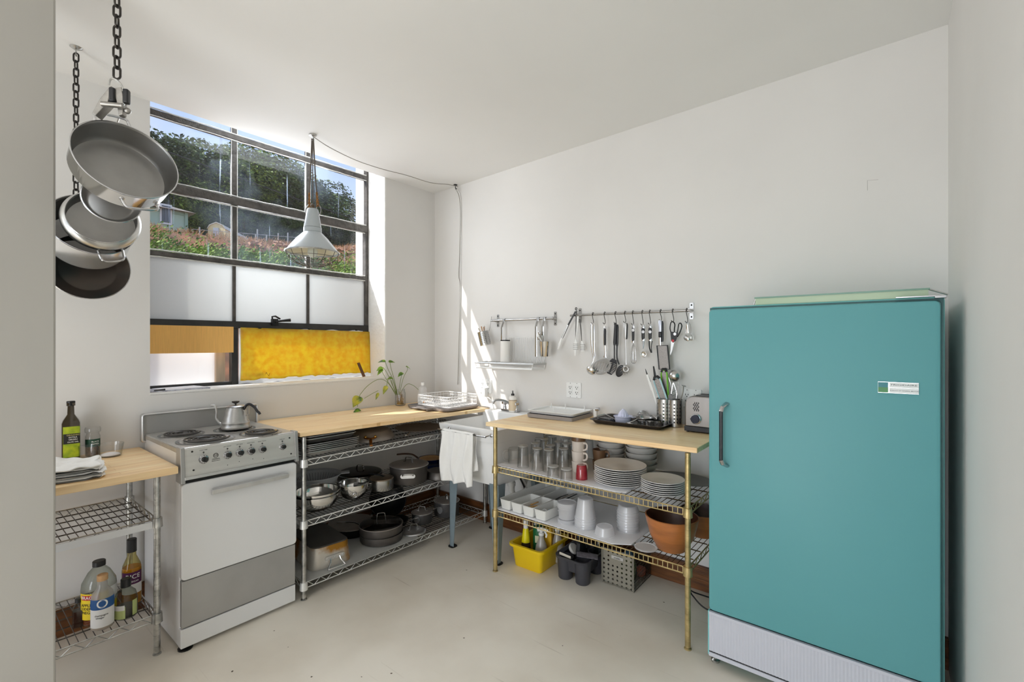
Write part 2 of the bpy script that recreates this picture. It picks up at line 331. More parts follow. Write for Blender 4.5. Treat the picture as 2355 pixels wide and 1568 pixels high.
tc_=nd(DIRTY,'ShaderNodeTexCoord'); mp_=nd(DIRTY,'ShaderNodeMapping'); mp_.inputs['Scale'].default_value=(1,30,1.1); l(tc_.outputs['Object'],mp_.inputs[0])
n1=nd(DIRTY,'ShaderNodeTexNoise',Scale=1.5,Detail=3); l(mp_.outputs[0],n1.inputs['Vector']); r1=nd(DIRTY,'ShaderNodeValToRGB'); r1.color_ramp.elements[0].position=.66; r1.color_ramp.elements[0].color=(0,0,0,1); r1.color_ramp.elements[1].position=.74; r1.color_ramp.elements[1].color=(.12,.12,.12,1); l(n1.outputs['Fac'],r1.inputs[0])
n2=nd(DIRTY,'ShaderNodeTexNoise',Scale=2.2,Detail=4); l(tc_.outputs['Object'],n2.inputs['Vector']); r2=nd(DIRTY,'ShaderNodeValToRGB'); r2.color_ramp.elements[0].position=.45; r2.color_ramp.elements[1].position=.8; r2.color_ramp.elements[1].color=(.03,.03,.03,1); l(n2.outputs['Fac'],r2.inputs[0])
ad=nd(DIRTY,'ShaderNodeMath',operation='ADD'); l(r1.outputs[0],ad.inputs[0]); l(r2.outputs[0],ad.inputs[1])
m1=nd(DIRTY,'ShaderNodeMixShader'); l(ad.outputs[0],m1.inputs[0]); l(tr.outputs[0],m1.inputs[1]); l(df.outputs[0],m1.inputs[2])
m2_=nd(DIRTY,'ShaderNodeMixShader',Fac=.03); l(m1.outputs[0],m2_.inputs[1]); l(gl.outputs[0],m2_.inputs[2]); l(m2_.outputs[0],o_.inputs[0])
FROSTW=translucent('frosted_window_glass',srgb(212,213,213),srgb(212,213,212),.55,rough=.3,gloss=.05)
ys=[Y0,Y1,Y2,Y3]
for j in range(3):
    for z0,z1,mm in ((ZA,ZH,DIRTY),(ZB,ZA,DIRTY),(ZC,ZB,DIRTY),(ZD,ZC,FROSTW)):
        q=M(); q.box(GX-.003,GX+.001,ys[j]+.006,ys[j+1]-.006,z0+.006,z1-.006); q.build('pane' if mm is DIRTY else 'frosted_pane',mm,win,smooth=False)
q=M(); q.box(GX-.003,GX+.001,Y0+.006,Y1-.01,ZS+.03,ZD-.03); q.build('pane',DIRTY,win,smooth=False)
# latch lever
p=at(632,740,x=-.2); p2=at(668,736,x=-.17)
q=M(); q.box(-.215,-.19,p.y-.02,p.y+.02,p.z-.025,p.z+.02); q.tube([(-.20,p.y-.015,p.z+.01),(-.195,p.y-.02,p.z+.035),(-.19,p.y+.0,p.z+.038),(-.185,p.y+.03,p.z+.02)],.006,8); q.tube([(-.19,p.y,p.z+.0),(-.18,p.y+.04,p.z+.008),(-.17,p2.y,p2.z)],[.007,.008,.012],8); q.build('latch',BLACKM,win)
# cardboard, amber paper, stick, papers on the sill, board outside
CARD=mat('cardboard',srgb(240,188,108),.85,var=.10,scale=14,stretch=(1,14,.6),bump=.15,bscale=30)
q=M(); q.box(-.214,-.209,YL+.012,Y1-.012,1.335,1.50); tag(q.build('cardboard_strip',CARD,smooth=False),'brown cardboard strip covering the top of the lower left window opening','cardboard')
AMB=translucent('amber_paper',srgb(255,236,92),srgb(255,236,84),.78,col2=srgb(250,214,62),scale=26,rough=.4,gloss=.04,detail=9,lo=.36,hi=.64)
CLR=translucent('clear_backing_film',srgb(245,245,245),srgb(245,245,245),.5,see=.2,gloss=.1)
rr=random.Random(4)
def amb(inset,jag):
    def fn(u,v):
        y=-1.488+.978*u; zt=1.497-.012*u; zb=1.148+.004*u
        if v==0: zb+=rr.uniform(0,jag)
        z=zb+(zt-zb)*v; x=-.200+inset+.006*math.sin(9*u+2*v)+.004*math.sin(23*u+5*v)+(.012*(1-v)*u)
        return (x,y,z)
    return fn
t=thing('amber_paper','amber orange paper sheet over the lower window opening, glowing in the sun','paper',(0,0,0))
q=M(); q.grid(amb(0,.012),48,16); q.build('paper_sheet',AMB,t,solid=.0012)
q=M(); q.grid(lambda u,v:(-.208+.004*math.sin(9*u+2*v)+(.012*(1-v)*u),-1.496+.992*u,(1.128+.006*math.sin(31*u))+(1.49-1.128)*v),48,8); q.build('torn_plastic_edge',CLR,t,solid=.0006)
q=M(); 
for k in range(34): 
    a=k/33; q.tube([(-.196,-1.46+.15*a,1.18+.01*math.sin(a*23)),(-.1955,-1.455+.15*a,1.186+.012*math.sin(a*37+1))],.0011,4)
q.build('brown_stain_line',mat('brown_ink',srgb(110,60,10),.8),t)
for px in (598,712,820):
    pp=at(px,753,x=-.19); q=M(); q.sphere((-.192,pp.y,1.497),.014,10,6,(.35,1,.45)); q.build('clip',BLACKM,t)
WD=mat('weathered_wood',srgb(128,84,48),.7,var=.4,scale=9,stretch=(1,1,.2))
a,b=at(830,838,x=-.13),at(842,866,x=-.1)
q=M(); q.tube([(-.165,a.y,a.z+.012),(-.115,b.y-.008,ZS+.014)],[(.004,.016),(.004,.016)],4,flat=(1,0,0)); tag(q.build('wooden_stick',WD,smooth=False),'short brown wooden stick leaning on the amber paper at the sill end','stick')
PAP=mat('printed_paper',srgb(206,208,216),.5,col2=srgb(150,150,165),scale=16,stretch=(1,3,1))
a=at(345,893,z=1.135); 
t=thing('magazine_pile','limp magazines and loose papers lying flat on the window sill','magazine',(-.12,-1.86,ZS+.0105),.05)
q=M(); q.prism(rrect(.17,.29,.004,2),0,.006); q.build('magazine',PAP,t,smooth=False)
q=M(); q.T=Matrix.Translation((0,.02,.0065))@Matrix.Rotation(.12,4,'Z'); q.prism(rrect(.16,.22,.004,2),0,.003); q.build('cover_sheet',mat('pale_cover',srgb(226,226,232),.45,col2=srgb(190,140,130),scale=9,lo=.25,hi=.4),t,smooth=False)
q=M(); q.T=Matrix.Translation((.035,-.11,.008)); q.tube([(.04,-.02,0),(.042,.03,.001)],[.004,.007],8); q.build('rolled_corner',BLACKP,t)
q=M(); q.box(-.325,-.31,YL-.03,-1.60,ZS-.05,1.42); t=thing('outer_board','white painted board with a bare pine batten outside the lower left pane','board'); q.build('panel',translucent('white_plastic_board',srgb(246,245,244),srgb(248,247,246),.72),t,smooth=False)
q=M(); q.box(-.33,-.29,-1.598,-1.545,ZS-.04,1.42); q.build('batten',mat('pine',srgb(224,200,172),.6,var=.22,scale=7,stretch=(1,6,.7)),t,smooth=False)
# ================= OUTSIDE: bank, trees, house, shed =================
rnd=random.Random(11)
EARTH=mat('dry_bank_earth',srgb(150,98,66),.9,col2=srgb(96,70,48),scale=2.2,bump=.8,bscale=3)
crest=lambda y: 4.95-.02*(y+6)+.25*math.sin(y*.45+1)+.12*math.sin(y*1.7)
# crest heights follow the photographed skyline of the bank (x=-14)
CP=[at(345,520,x=-14),at(400,532,x=-14),at(470,545,x=-14),at(530,555,x=-14),at(600,562,x=-14),at(700,566,x=-14),at(820,572,x=-14)]
def crest(y):
    for a,b in zip(CP,CP[1:]):
        if a.y<=y<=b.y: return a.z+(b.z-a.z)*(y-a.y)/(b.y-a.y)
    return CP[0].z if y<CP[0].y else CP[-1].z
def ter(x,y):
    c=crest(y); n=.10*math.sin(x*2.1+y*1.3)+.08*math.sin(x*4.7-y*3.1)+.05*math.sin(y*7+x)
    if x>-14: return max(-.2,c*((-2-x)/12.0)**.85+n if x<-2 else -.2)
    return c+n*.6+(-14-x)*.03
q=M(); q.grid(lambda u,v:(lambda x,y:(x,y,ter(x,y)))(-1.2-60*u**1.3,-22+70*v),70,90); tag(q.build('hillside',EARTH),'earth bank and hillside outside the window','hillside',kind='structure')
def leafcluster(q,n,fn,s0,s1,r):
    for i in range(n):
        c=Vector(fn()); a=Vector((r.uniform(-1,1),r.uniform(-1,1),r.uniform(-1,1))).normalized(); b=a.orthogonal().normalized(); w=a.cross(b); s=r.uniform(s0,s1); k=s*r.uniform(.45,.8)
        q.add([c-b*s,c+w*k*.8-b*s*.2,c+b*s,c-w*k*.8-b*s*.2],[(0,1,2,3)])
LF=[mat('leaf_%s'%n,srgb(*a),.6,col2=srgb(*b),scale=1.3,lo=.4,hi=.6,spec=.3) for n,a,b in (('dark',(88,112,54),(40,56,34)),('mid',(120,144,60),(56,76,38)),('bright',(128,158,50),(66,96,32)))]
BARK=mat('bark',srgb(72,60,48),.9,var=.4,scale=8)
def treeproto(h,w,seed,mt,n):
    r=random.Random(seed); q=M()
    lob=[(r.uniform(-w*.6,w*.6),r.uniform(-w*.6,w*.6),h*r.uniform(.34,.86),w*r.uniform(.3,.5)) for _ in range(17)]+[(0,0,h*.86,w*.34)]
    def fn():
        a=r.choice(lob); d=Vector((r.gauss(0,1),r.gauss(0,1),r.gauss(0,1))).normalized()*(a[3]*r.uniform(.75,1.08)); return (a[0]+d[0],a[1]+d[1],a[2]+d[2]*.85)
    leafcluster(q,n,fn,.05,.12,r); f=q.build('foliage',mt,smooth=False,recalc=False)
    q=M(); q.tube([(0,0,-.6),(.05,.05,h*.35),(-.06,0,h*.8)],[w*.07,w*.05,w*.02],8)
    for a in lob[:7]: q.tube([(0,0,h*.3),(a[0]*.5,a[1]*.5,a[2]*.85),(a[0],a[1],a[2])],[w*.03,w*.02,w*.01],6)
    g=q.build('trunk',BARK); return f,g
PR=[treeproto(7,3.2,s,LF[k],17000) for s,k in ((1,0),(2,0),(3,1))]
def tree(px,top,x,k,label,wmul=1.0,base=None):
    p=at(px,top,x=x); g=ter(x,p.y) if base is None else base; h=p.z-g
    t=thing('leafy_tree',label,'tree',(x,p.y,g-.15),rnd.uniform(0,6),'trees on the hillside beyond the window')
    for o in PR[k]:
        c=o.copy(); COL.objects.link(c); c.parent=t
    s=h/8.1; t.scale=(s*wmul,s*wmul,s); return t
TL=[(340,262,-22,0,'tall dark tree at the far left edge of the window view'),(395,268,-21,1,'dark leafy tree second from the left in the window view'),(440,290,-24,0,'dark tree behind the hanging steel pan and the house roof'),
(492,325,-20,2,'lighter green tree rising left of the first window mullion'),(530,330,-25,1,'dark tree standing behind the first window mullion'),(575,322,-21,0,'tall dark tree just right of the first window mullion'),
(618,322,-22,2,'tallest green tree in the middle window column'),(655,345,-20,1,'broad dark tree in the right half of the middle window column'),(690,378,-22,0,'dark tree beside the hanging lamp ropes'),
(748,440,-24,1,'dark tree right of the hanging lamp ropes against the sky'),(778,468,-22,1,'small rounded tree against the sky right of the lamp'),(730,505,-30,0,'low dark tree seen behind the lamp shade'),(800,535,-26,0,'low tree at the right window edge above the earth bank'),(825,545,-24,2,'low pale tree right beside the window jamb'),
(470,440,-20,2,'young bright green tree between green house and shed'),(455,455,-21,0,'dark shrub tree behind the young green one by the house'),(600,445,-19,0,'dark undergrowth tree behind the wire fence'),(655,455,-19,1,'dark undergrowth tree behind the lamp shade'),(560,440,-19,1,'dark undergrowth tree above the shed roof')]
for i,(px,top,x,k,lb) in enumerate(TL): tree(px,top,x,k,lb,1.35 if top<400 else 1.1)
for f,g in PR: bpy.data.objects.remove(f); bpy.data.objects.remove(g)
# weeds on the bank (nobody could count them)
def weedpt(lo,hi):
    def fn():
        y=rnd.uniform(-6,14); x=rnd.uniform(-12.2,-8); f=(-x-8)/4.2
        if rnd.random()<f**3: x=-8-4.2*f*.6
        c=ter(x,y); return (x,y,c+abs(rnd.gauss(0,.16)))
    return fn
q=M(); leafcluster(q,52000,weedpt(0,1),.02,.06,rnd); tag(q.build('bank_weeds',LF[2],smooth=False,recalc=False),'green weeds growing on the earth bank','weeds',kind='stuff')
DRY=mat('dry_grass',srgb(182,140,96),.9,var=.5,scale=3)
q=M()
for i in range(9000):
    y=rnd.uniform(-6,14); x=rnd.uniform(-15,-12.7); z=ter(x,y); q.tube([(x,y,z-.05),(x+rnd.uniform(-.1,.2),y+rnd.uniform(-.15,.15),z+rnd.uniform(.05,.2))],.004,3,cap=False)
tag(q.build('dry_grass',DRY,smooth=False,recalc=False),'dry brown grass along the top of the bank','grass',kind='stuff')
ROCK=mat('rubble',srgb(190,156,130),.9,col2=srgb(150,100,70),scale=4)
q=M()
for i in range(420):
    pp=at(rnd.uniform(560,835),rnd.uniform(566,612),x=-13.2+rnd.uniform(-.5,.6)); x=pp.x; y=pp.y; s=rnd.uniform(.02,.09); q.T=Matrix.Translation((x,y,ter(x,y)+s*.4))@Matrix.Rotation(rnd.uniform(0,3),4,Vector((rnd.random(),rnd.random(),rnd.random())).normalized()); q.box(-s,s,-s*.7,s*.7,-s*.5,s*.5)
tag(q.build('rubble',ROCK,smooth=False),'orange earth rubble and broken stones on the bank','rubble',kind='stuff')
# pale green house: corner at pixel x 429
HX=-16.; c0=at(429,532,x=HX); c1=at(429,486,x=HX)
t=thing('green_house','pale green clapboard house with grey roof on top of the bank','house',(HX,c0.y,0))
ht=c1.z; gb=c0.z-.8
SIDE=mat('pale_green_siding',srgb(176,200,182),.7,bump=.3,bscale=30,stretch=(.1,.1,6)); ROOF=mat('grey_shingles',srgb(150,142,134),.9,var=.25,scale=20)
q=M(); q.box(-6,0,-7,0,gb,ht); q.build('wall',SIDE,t,smooth=False)
q=M(); rz=ht+.95; e=.22; A=[(e,e,ht-.06),(e,-7.5,ht-.06),(-6.5,-7.5,ht-.06),(-6.5,e,ht-.06)]; q.add(A+[(-2.4,-2.6,rz),(-2.4,-4.5,rz)],[(0,3,2,1),(0,4,3),(0,1,5,4),(1,2,5),(2,3,4,5)]); q.build('roof',ROOF,t,smooth=False)
wp=at(381,493,x=HX); q=M(); y=wp.y-c0.y; q.box(0,.05,y-.17,y+.17,wp.z-.34,wp.z+.34); f=q.build('window_frame',mat('white_trim',srgb(225,225,225),.6),t,smooth=False)
q=M(); q.box(.05,.06,y-.12,y+.12,wp.z-.28,wp.z+.28); q.build('glass',mat('dark_pane',srgb(70,78,90),.15),f,smooth=False)
z=c0.z+.55; q=M(); q.box(0,.03,-7,0,z-.02,z+.03); q.box(-.02,.05,-.06,.03,gb,ht); q.build('trim_band',mat('green_trim',srgb(150,176,160),.7),t,smooth=False)
# garden shed
SX=-15.6; s0=at(478,548,x=SX); s1=at(511,550,x=SX); sh=at(497,515,x=SX); se=at(480,525,x=SX)
w=(s1.y-s0.y)*1.25; t=thing('garden_shed','small cream gambrel garden shed on top of the bank','shed',(SX,s0.y,0),-.75)
SHD=mat('cream_shed_boards',srgb(232,214,160),.7,var=.1,scale=10); gb=s0.z-.3; ev=se.z; pk=sh.z
out=[(0,gb),(w,gb),(w,ev),(w*.86,ev+(pk-ev)*.55),(w*.5,pk),(w*.14,ev+(pk-ev)*.55),(0,ev)]
q=M(); q.prism(out,-2.0,0,'x'); q.build('body',SHD,t,smooth=False)
q=M(); rf=[(w+.03,ev-.02),(w*.86+.02,ev+(pk-ev)*.55+.02),(w*.5,pk+.03),(w*.14-.02,ev+(pk-ev)*.55+.02),(-.03,ev-.02),(0,ev),(w*.14,ev+(pk-ev)*.55),(w*.5,pk),(w*.86,ev+(pk-ev)*.55),(w,ev)]
q.prism(rf,-2.1,.03,'x'); q.build('roof',mat('shed_roof',srgb(200,196,184),.8),t,smooth=False)
dz=(ev+pk)/2; q=M(); q.box(0,.03,w*.32,w*.64,gb,ev+.02); q.build('door',mat('weathered_grey_door',srgb(184,190,200),.6,var=.3,scale=6),t,smooth=False)
# wire fence posts and a pale house far right
GALV=mat('galvanised',srgb(170,172,172),.5,.5)
t=thing('wire_fence','wire fence with thin grey posts along the top of the bank','fence',(0,0,0)); fx=-14.6
for px,top in ((443,528),(459,522),(588,538),(592,527),(613,540),(640,536),(662,535),(680,545)):
    pp=at(px,top,x=fx); q=M(); q.cyl((fx,pp.y,ter(fx,pp.y)-.1),(fx,pp.y,pp.z),.022,6); q.build('post',GALV,t)
q=M()
for k in (0,.55):
    q.tube([(fx,at(443+i*40,0,x=fx).y,at(443+i*40,527+i*3.2,x=fx).z-k) for i in range(7)],.009,4)
q.build('rail_wire',GALV,t)
pp=at(676,545,x=-24); q=M(); q.box(-26,-24,pp.y-.8,pp.y+.8,3,pp.z+.5); tag(q.build('white_shed',mat('white_siding',srgb(228,232,236),.7,var=.2,scale=3),smooth=False),'distant white outbuilding half hidden behind the lamp shade','building')
q=M(); a=at(745,455,x=-15); b=at(850,505,x=-15); a.z=at(720,480,x=-15).z; q.tube([(-15,a.y-9,a.z+1.2),(-15,a.y,a.z+.1),(-15,b.y+3,at(830,500,x=-15).z-.5)],.018,5); tag(q.build('power_line',BLACKP),'black overhead wire crossing the sky beyond the window','wire')
# ================= WIRE SHELVING =================
def rackshelf(t,w,l,z,mt,mw,ladder=False,front='x1',skip=None):
    """wire shelf: w along local x, l along local y, top wires at z"""
    q=M(); r=.0032; h=.03
    def edge(a,b,n):
        A,B=Vector(a),Vector(b); q.tube([A,B],r,6); q.tube([A-Vector((0,0,h)),B-Vector((0,0,h))],r,6)
        if ladder and n=='front':
            k=int((B-A).length/.0235)
            for i in range(k+1): p=A.lerp(B,i/k); q.tube([p,p-Vector((0,0,h))],.0022,5)
        else:
            k=max(4,int((B-A).length/.036)); q.tube([A.lerp(B,i/k)-Vector((0,0,h if i%2 else 0)) for i in range(k+1)],.0022,5)
    e=.022
    edge((w,e,z),(w,l-e,z),'front'); edge((0,e,z),(0,l-e,z),'back'); edge((e,0,z),(w-e,0,z),'side'); edge((e,l,z),(w-e,l,z),'side')
    f=q.build('edge_truss',mt,None)
    q=M(); k=int(l/.0255)
    for i in range(1,k): y=l*i/k; q.tube([(.002,y,z+.001),(w-.002,y,z+.001)],.0017,5,cap=False)
    for i in range(1,5): x=w*i/5; q.tube([(x,.01,z-.004),(x,l-.01,z-.004)],.0028,5,cap=False)
    s=q.build('shelf',mw,t); f.parent=s
    for x,y in ((0,0),(w,0),(0,l),(w,l)):
        q=M(); q.T=Matrix.Translation((x,y,z-.036)); q.lathe([(.0165,0),(.0215,.0),(.019,.042),(.0165,.042)],18); q.build('collar',mt,s)
    return s
def posts(t,w,l,h,mt,r=.0127,feet=True):
    for x,y in ((0,0),(w,0),(0,l),(w,l)):
        prof=[(r*.7,.012)]; z=.012
        while z<h-.03: prof+=[(r,z),(r,z+.0235),(r*.93,z+.0238),(r*.93,z+.0252)]; z+=.0254
        prof+=[(r,h)]
        q=M(); q.T=Matrix.Translation((x,y,0)); q.lathe(prof,16); p=q.build('post',mt,t)
        q=M(); q.T=Matrix.Translation((x,y,0)); q.lathe([(.0165,0),(.0165,.004),(.009,.008),(.007,.02)],14); q.build('levelling_foot',mt,p)
# left rack (beside the stove, runs behind the partition)
t=thing('wire_rack','chrome wire rack under the left butcher block counter, partly hidden by the partition wall','shelving',(.05,-3.0,0))
posts(t,.469,.889,.815,WORN); WIRD=mat('dark_wire',srgb(96,92,88),.4,.8,var=.3,scale=15)
s=rackshelf(t,.469,.889,.607,WORN,WIRD); s2=rackshelf(t,.469,.889,.180,WORN,WIRD)
q=M(); q.box(.475,.479,.02,.87,.572,.602); q.build('label_strip',mat('clear_label_strip',srgb(225,226,228),.4),s)
m=M(); m.box(.008,.628,-3.1,-2.06,.818,.850); ct=tag(m.build('butcher_block_counter',WOODY,bevel=.003,smooth=False),'short butcher block counter left of the stove, topped with white cloths','countertop')
# middle rack under the window counter
AN=math.atan2(.031,1.445)
t=thing('wire_rack','long chrome wire rack full of pots under the window counter','shelving',(.042,-1.462,0),-AN)
LM=1.43; posts(t,.556,LM,.885,WORN)
for z in (.757,.424,.090): rackshelf(t,.556,LM,z,ZINC,WIRD)
MIDRACK=t
def quad(name,c,z,th,mt,label,cat):
    m=M(); m.hexa([(p[0],p[1],p[2]-th) for p in c]+[tuple(p) for p in c]); return tag(m.build(name,mt,bevel=.003,smooth=False),label,cat)
quad('butcher_block_counter',[(.006,-1.50,.911),(.60,-1.497,.911),(.69,-.06,.898),(.006,-.06,.900)],0,.024,WOODY,'long butcher block counter under the window between stove and sink','countertop')
# right rack
t=thing('wire_rack','yellowed brass coloured wire rack with dishes left of the fridge','shelving',(1.197,-.035,0),-PI/2)
LR=1.164; WR=.541; posts(t,WR,LR,.895,BRASS)
for z in (.638,.370): rackshelf(t,WR,LR,z,BRASS,BRASSD,ladder=True)
quad('butcher_block_counter',[(1.15,-.613,.911),(2.41,-.600,.928),(2.41,-.006,.928),(1.15,-.006,.911)],0,.024,WOODX,'butcher block counter on the brass coloured rack beside the turquoise fridge','countertop')
SH1,SH2=.641,.373
# ================= STOVE =================
STM=mat('worn_stainless_cooktop',srgb(206,203,198),.34,.7,var=.18,scale=8); STD=mat('scuffed_grey_steel',srgb(176,175,173),.42,.55,var=.12,scale=5)
sx1=.60; y0,y1=-2.048,-1.520
t=thing('electric_stove','white and steel apartment size electric coil stove against the window wall','stove',(0,0,0))
q=M(); q.box(.03,sx1-.02,y0+.004,y1-.004,.018,.905); body=q.build('body',ENAM,t,bevel=.004,smooth=False)
q=M(); q.box(sx1-.03,sx1+.004,y0+.003,y1-.003,.019,.105); q.build('kick_panel',ENAM,t,bevel=.003,smooth=False)
q=M(); q.box(sx1-.02,sx1+.008,y0+.006,y1-.006,.112,.322); q.build('storage_drawer',STD,t,bevel=.003,smooth=False)
q=M(); q.T=Matrix.Translation((0,0,0)); q.prism([(a[0],a[1]) for a in rrect(y1-y0-.006,.435,.018,4,(y0+y1)/2,.545)],sx1-.018,sx1+.016,'x'); dr=q.build('oven_door',ENAM,t,bevel=.004)
q=M(); q.box(sx1+.016,sx1+.045,y0+.125,y0+.14,.695,.718); q.box(sx1+.016,sx1+.045,y1-.085,y1-.07,.695,.718); q.prism([(sx1+.034,.693),(sx1+.05,.697),(sx1+.052,.718),(sx1+.036,.722)],y0+.115,y1-.06,'y'); q.build('door_handle',ALU,dr,bevel=.002,smooth=False)
q=M(); q.box(sx1-.02,sx1+.006,y0+.01,y1-.006,.760,.786); q.build('vent_gap',BLACKM,t,smooth=False)
# control panel, slightly leaning
q=M(); q.hexa([(sx1-.04,y0+.012,.788),(sx1+.016,y0+.012,.788),(sx1+.016,y1-.006,.788),(sx1-.04,y1-.006,.788),(sx1-.04,y0+.012,.918),(sx1+.004,y0+.012,.916),(sx1+.004,y1-.006,.916),(sx1-.04,y1-.006,.918)]); cp=q.build('control_panel',mat('brushed_panel',srgb(214,211,206),.40,.55,var=.08,scale=40,stretch=(1,.05,1)),t,bevel=.002,smooth=False)
q=M(); q.box(sx1-.01,sx1+.026,y0+.012,y1-.006,.780,.793); q.build('panel_lip',ALU,cp,bevel=.002,smooth=False)
for ya,yb in ((y0-.002,y0+.016),(y1-.012,y1+.006)):
    q=M(); q.prism([(sx1-.05,.765),(sx1+.026,.765),(sx1+.012,.926),(sx1-.04,.926)],ya,yb,'y'); q.build('end_cap',STD,cp,bevel=.003,smooth=False)
def onp(y,z): # point on the leaning panel
    return sx1+.016-.012*(z-.788)/.128
lean=-math.atan2(.012,.128)
KB=mat('knob_black',srgb(34,32,30),.35)
def panpt(px,py):
    for _ in range(3): p=at(px,py,x=sx1+.012); 
    return p
PR_=mat('printed_ink',srgb(70,68,66),.6)
for px,py,rad,txt in ((469,1056,.021,'OVEN TEMP'),(524,1046,.0195,'LEFT FRONT'),(552,1041,.0195,'LEFT REAR'),(578,1037,.0195,'RIGHT REAR'),(604,1033,.019,'RIGHT FRONT'),(650,1027,.0175,'OVEN SET')):
    p=panpt(px,py); X=onp(p.y,p.z); T=Matrix.Translation((X,p.y,p.z))@Matrix.Rotation(PI/2+lean,4,'Y')
    q=M(); q.T=T; q.lathe([(0,0),(rad,0),(rad,.003),(rad*.86,.007),(rad*.7,.008),(0,.008)],28); k=q.build('control_knob',CHROME,cp)
    q=M(); q.T=T; 
    for i in range(10):
        a=2*PI*i/10; ca,sa=math.cos(a),math.sin(a); q.tube([(rad*.80*ca-rad*.13*sa,rad*.80*sa+rad*.13*ca,.0078),(rad*.80*ca+rad*.13*sa,rad*.80*sa-rad*.13*ca,.0078)],.0011,4)
    q.build('dial_marks',PR_,k)
    q=M(); q.T=T; q.lathe([(0,.0),(rad*.6,.0),(rad*.56,.024),(rad*.5,.026),(0,.026)],20); q.box(-rad*.55,rad*.55,-rad*.1,rad*.1,.024,.0285); q.build('knob_grip',KB,k)
    q=M(); z=p.z+rad+.0105; q.T=Matrix.Translation((onp(0,z)+.0012,p.y,z))@Matrix.Rotation(PI/2+lean,4,'Y'); q.lathe([(0,0),(.0035,0),(.0035,.0012),(0,.0012)],12); q.tube([(0,0,.0005),(.007,0,.0005)],.0008,4); q.build('pointer_mark',PR_,cp)
    z=p.z+rad+.021; q=M(); q.text(txt,.0062,lambda v,z=z,y=p.y:(onp(0,z+v[1])+.0006,y+v[0],z+v[1])); q.build('dial_lettering',PR_,cp,smooth=False)
for px,py in ((443,1039),(445,1081),(667,1007),(669,1043)):
    p=panpt(px,py); q=M(); q.T=Matrix.Translation((onp(0,p.z),p.y,p.z))@Matrix.Rotation(PI/2+lean,4,'Y'); q.lathe([(0,.0),(.0045,0),(.004,.002),(0,.003)],12); q.build('screw',KB,cp)
p=panpt(497,1047); q=M()
q.tube([(onp(0,p.z)+.001,p.y+.0105*math.cos(a*PI/16),p.z+.0105*math.sin(a*PI/16)) for a in range(32)],.0008,4,closed=True); q.tube([(onp(0,p.z)+.001,p.y+.008*math.cos(a*PI/16),p.z+.008*math.sin(a*PI/16)) for a in range(32)],.0006,4,closed=True)
q.text('GE',.011,lambda v:(onp(0,p.z+v[1])+.0007,p.y+v[0],p.z+v[1])); q.text('GENERAL',.0078,lambda v:(onp(0,p.z)+.0025,p.y+v[0]*1.05,p.z-.0165+v[1])); q.text('ELECTRIC',.0078,lambda v:(onp(0,p.z)+.0032,p.y+v[0]*1.05,p.z-.0245+v[1]))
q.build('maker_emblem',PR_,cp,smooth=False)
for px,py in ((523,1069),(550,1061),(581,1055),(606,1054)):
    p=panpt(px,py); q=M(); q.T=Matrix.Translation((onp(0,p.z),p.y,p.z))@Matrix.Rotation(PI/2+lean,4,'Y'); q.lathe([(0,.0),(.002,0),(.002,.001),(0,.001)],8); q.build('indicator_dot',PR_,cp)
# cooktop + backguard
q=M(); q.box(.055,sx1+.002,y0,y1,.895,.922); ck=q.build('cooktop',STM,t,bevel=.006,smooth=False)
q=M(); q.prism(rrect(y1-y0+.05,.15,.012,4,(y0+y1)/2+.01,.951),.026,.052,'x'); bgd=q.build('backguard',STD,t,bevel=.003)
q=M(); pr=rrect(y1-y0+.04,.14,.012,4,(y0+y1)/2+.01,.951); q.tube([(.056,a[0],a[1]) for a in pr],.006,8,closed=True); q.build('backguard_rim',ALU,bgd)
def burner(px,py,R):
    p=at(px,py,z=.925); x,y=p.x,p.y
    q=M(); q.T=Matrix.Translation((x,y,.922)); q.lathe([(R*1.22,0),(R*1.24,.0035),(R*1.16,.004),(R*1.08,.001),(R*1.05,-.012),(R*.3,-.018),(0,-.018)],40,cap=False); b=q.build('drip_ring',CHROME,ck)
    q=M(); pts=[]; turns=4.2
    for i in range(150):
        a=2*PI*turns*i/149; rr=R*(.22+.76*i/149); pts.append((x+rr*math.cos(a),y+rr*math.sin(a),.931))
    q.tube(pts,(.0042),7); q.build('heating_coil',mat('coil_dark',srgb(70,68,66),.35,.6),b)
    q=M(); q.T=Matrix.Translation((x,y,.912)); q.lathe([(0,0),(R*1.02,.004),(R*1.02,.006),(0,.002)],30); q.build('drip_bowl',BLACKM,b)
burner(418,998,.082); burner(474,1010,.10); burner(540,986,.082); burner(600,995,.080)
for x,y in ((.572,y0+.03),(.52,y1-.05),(.09,y0+.05),(.09,y1-.05)):
    q=M(); q.T=Matrix.Translation((x,y,0)); q.lathe([(.03,0),(.03,.006),(.014,.012),(.012,.022)],16); q.build('levelling_foot',BLACKM,t)
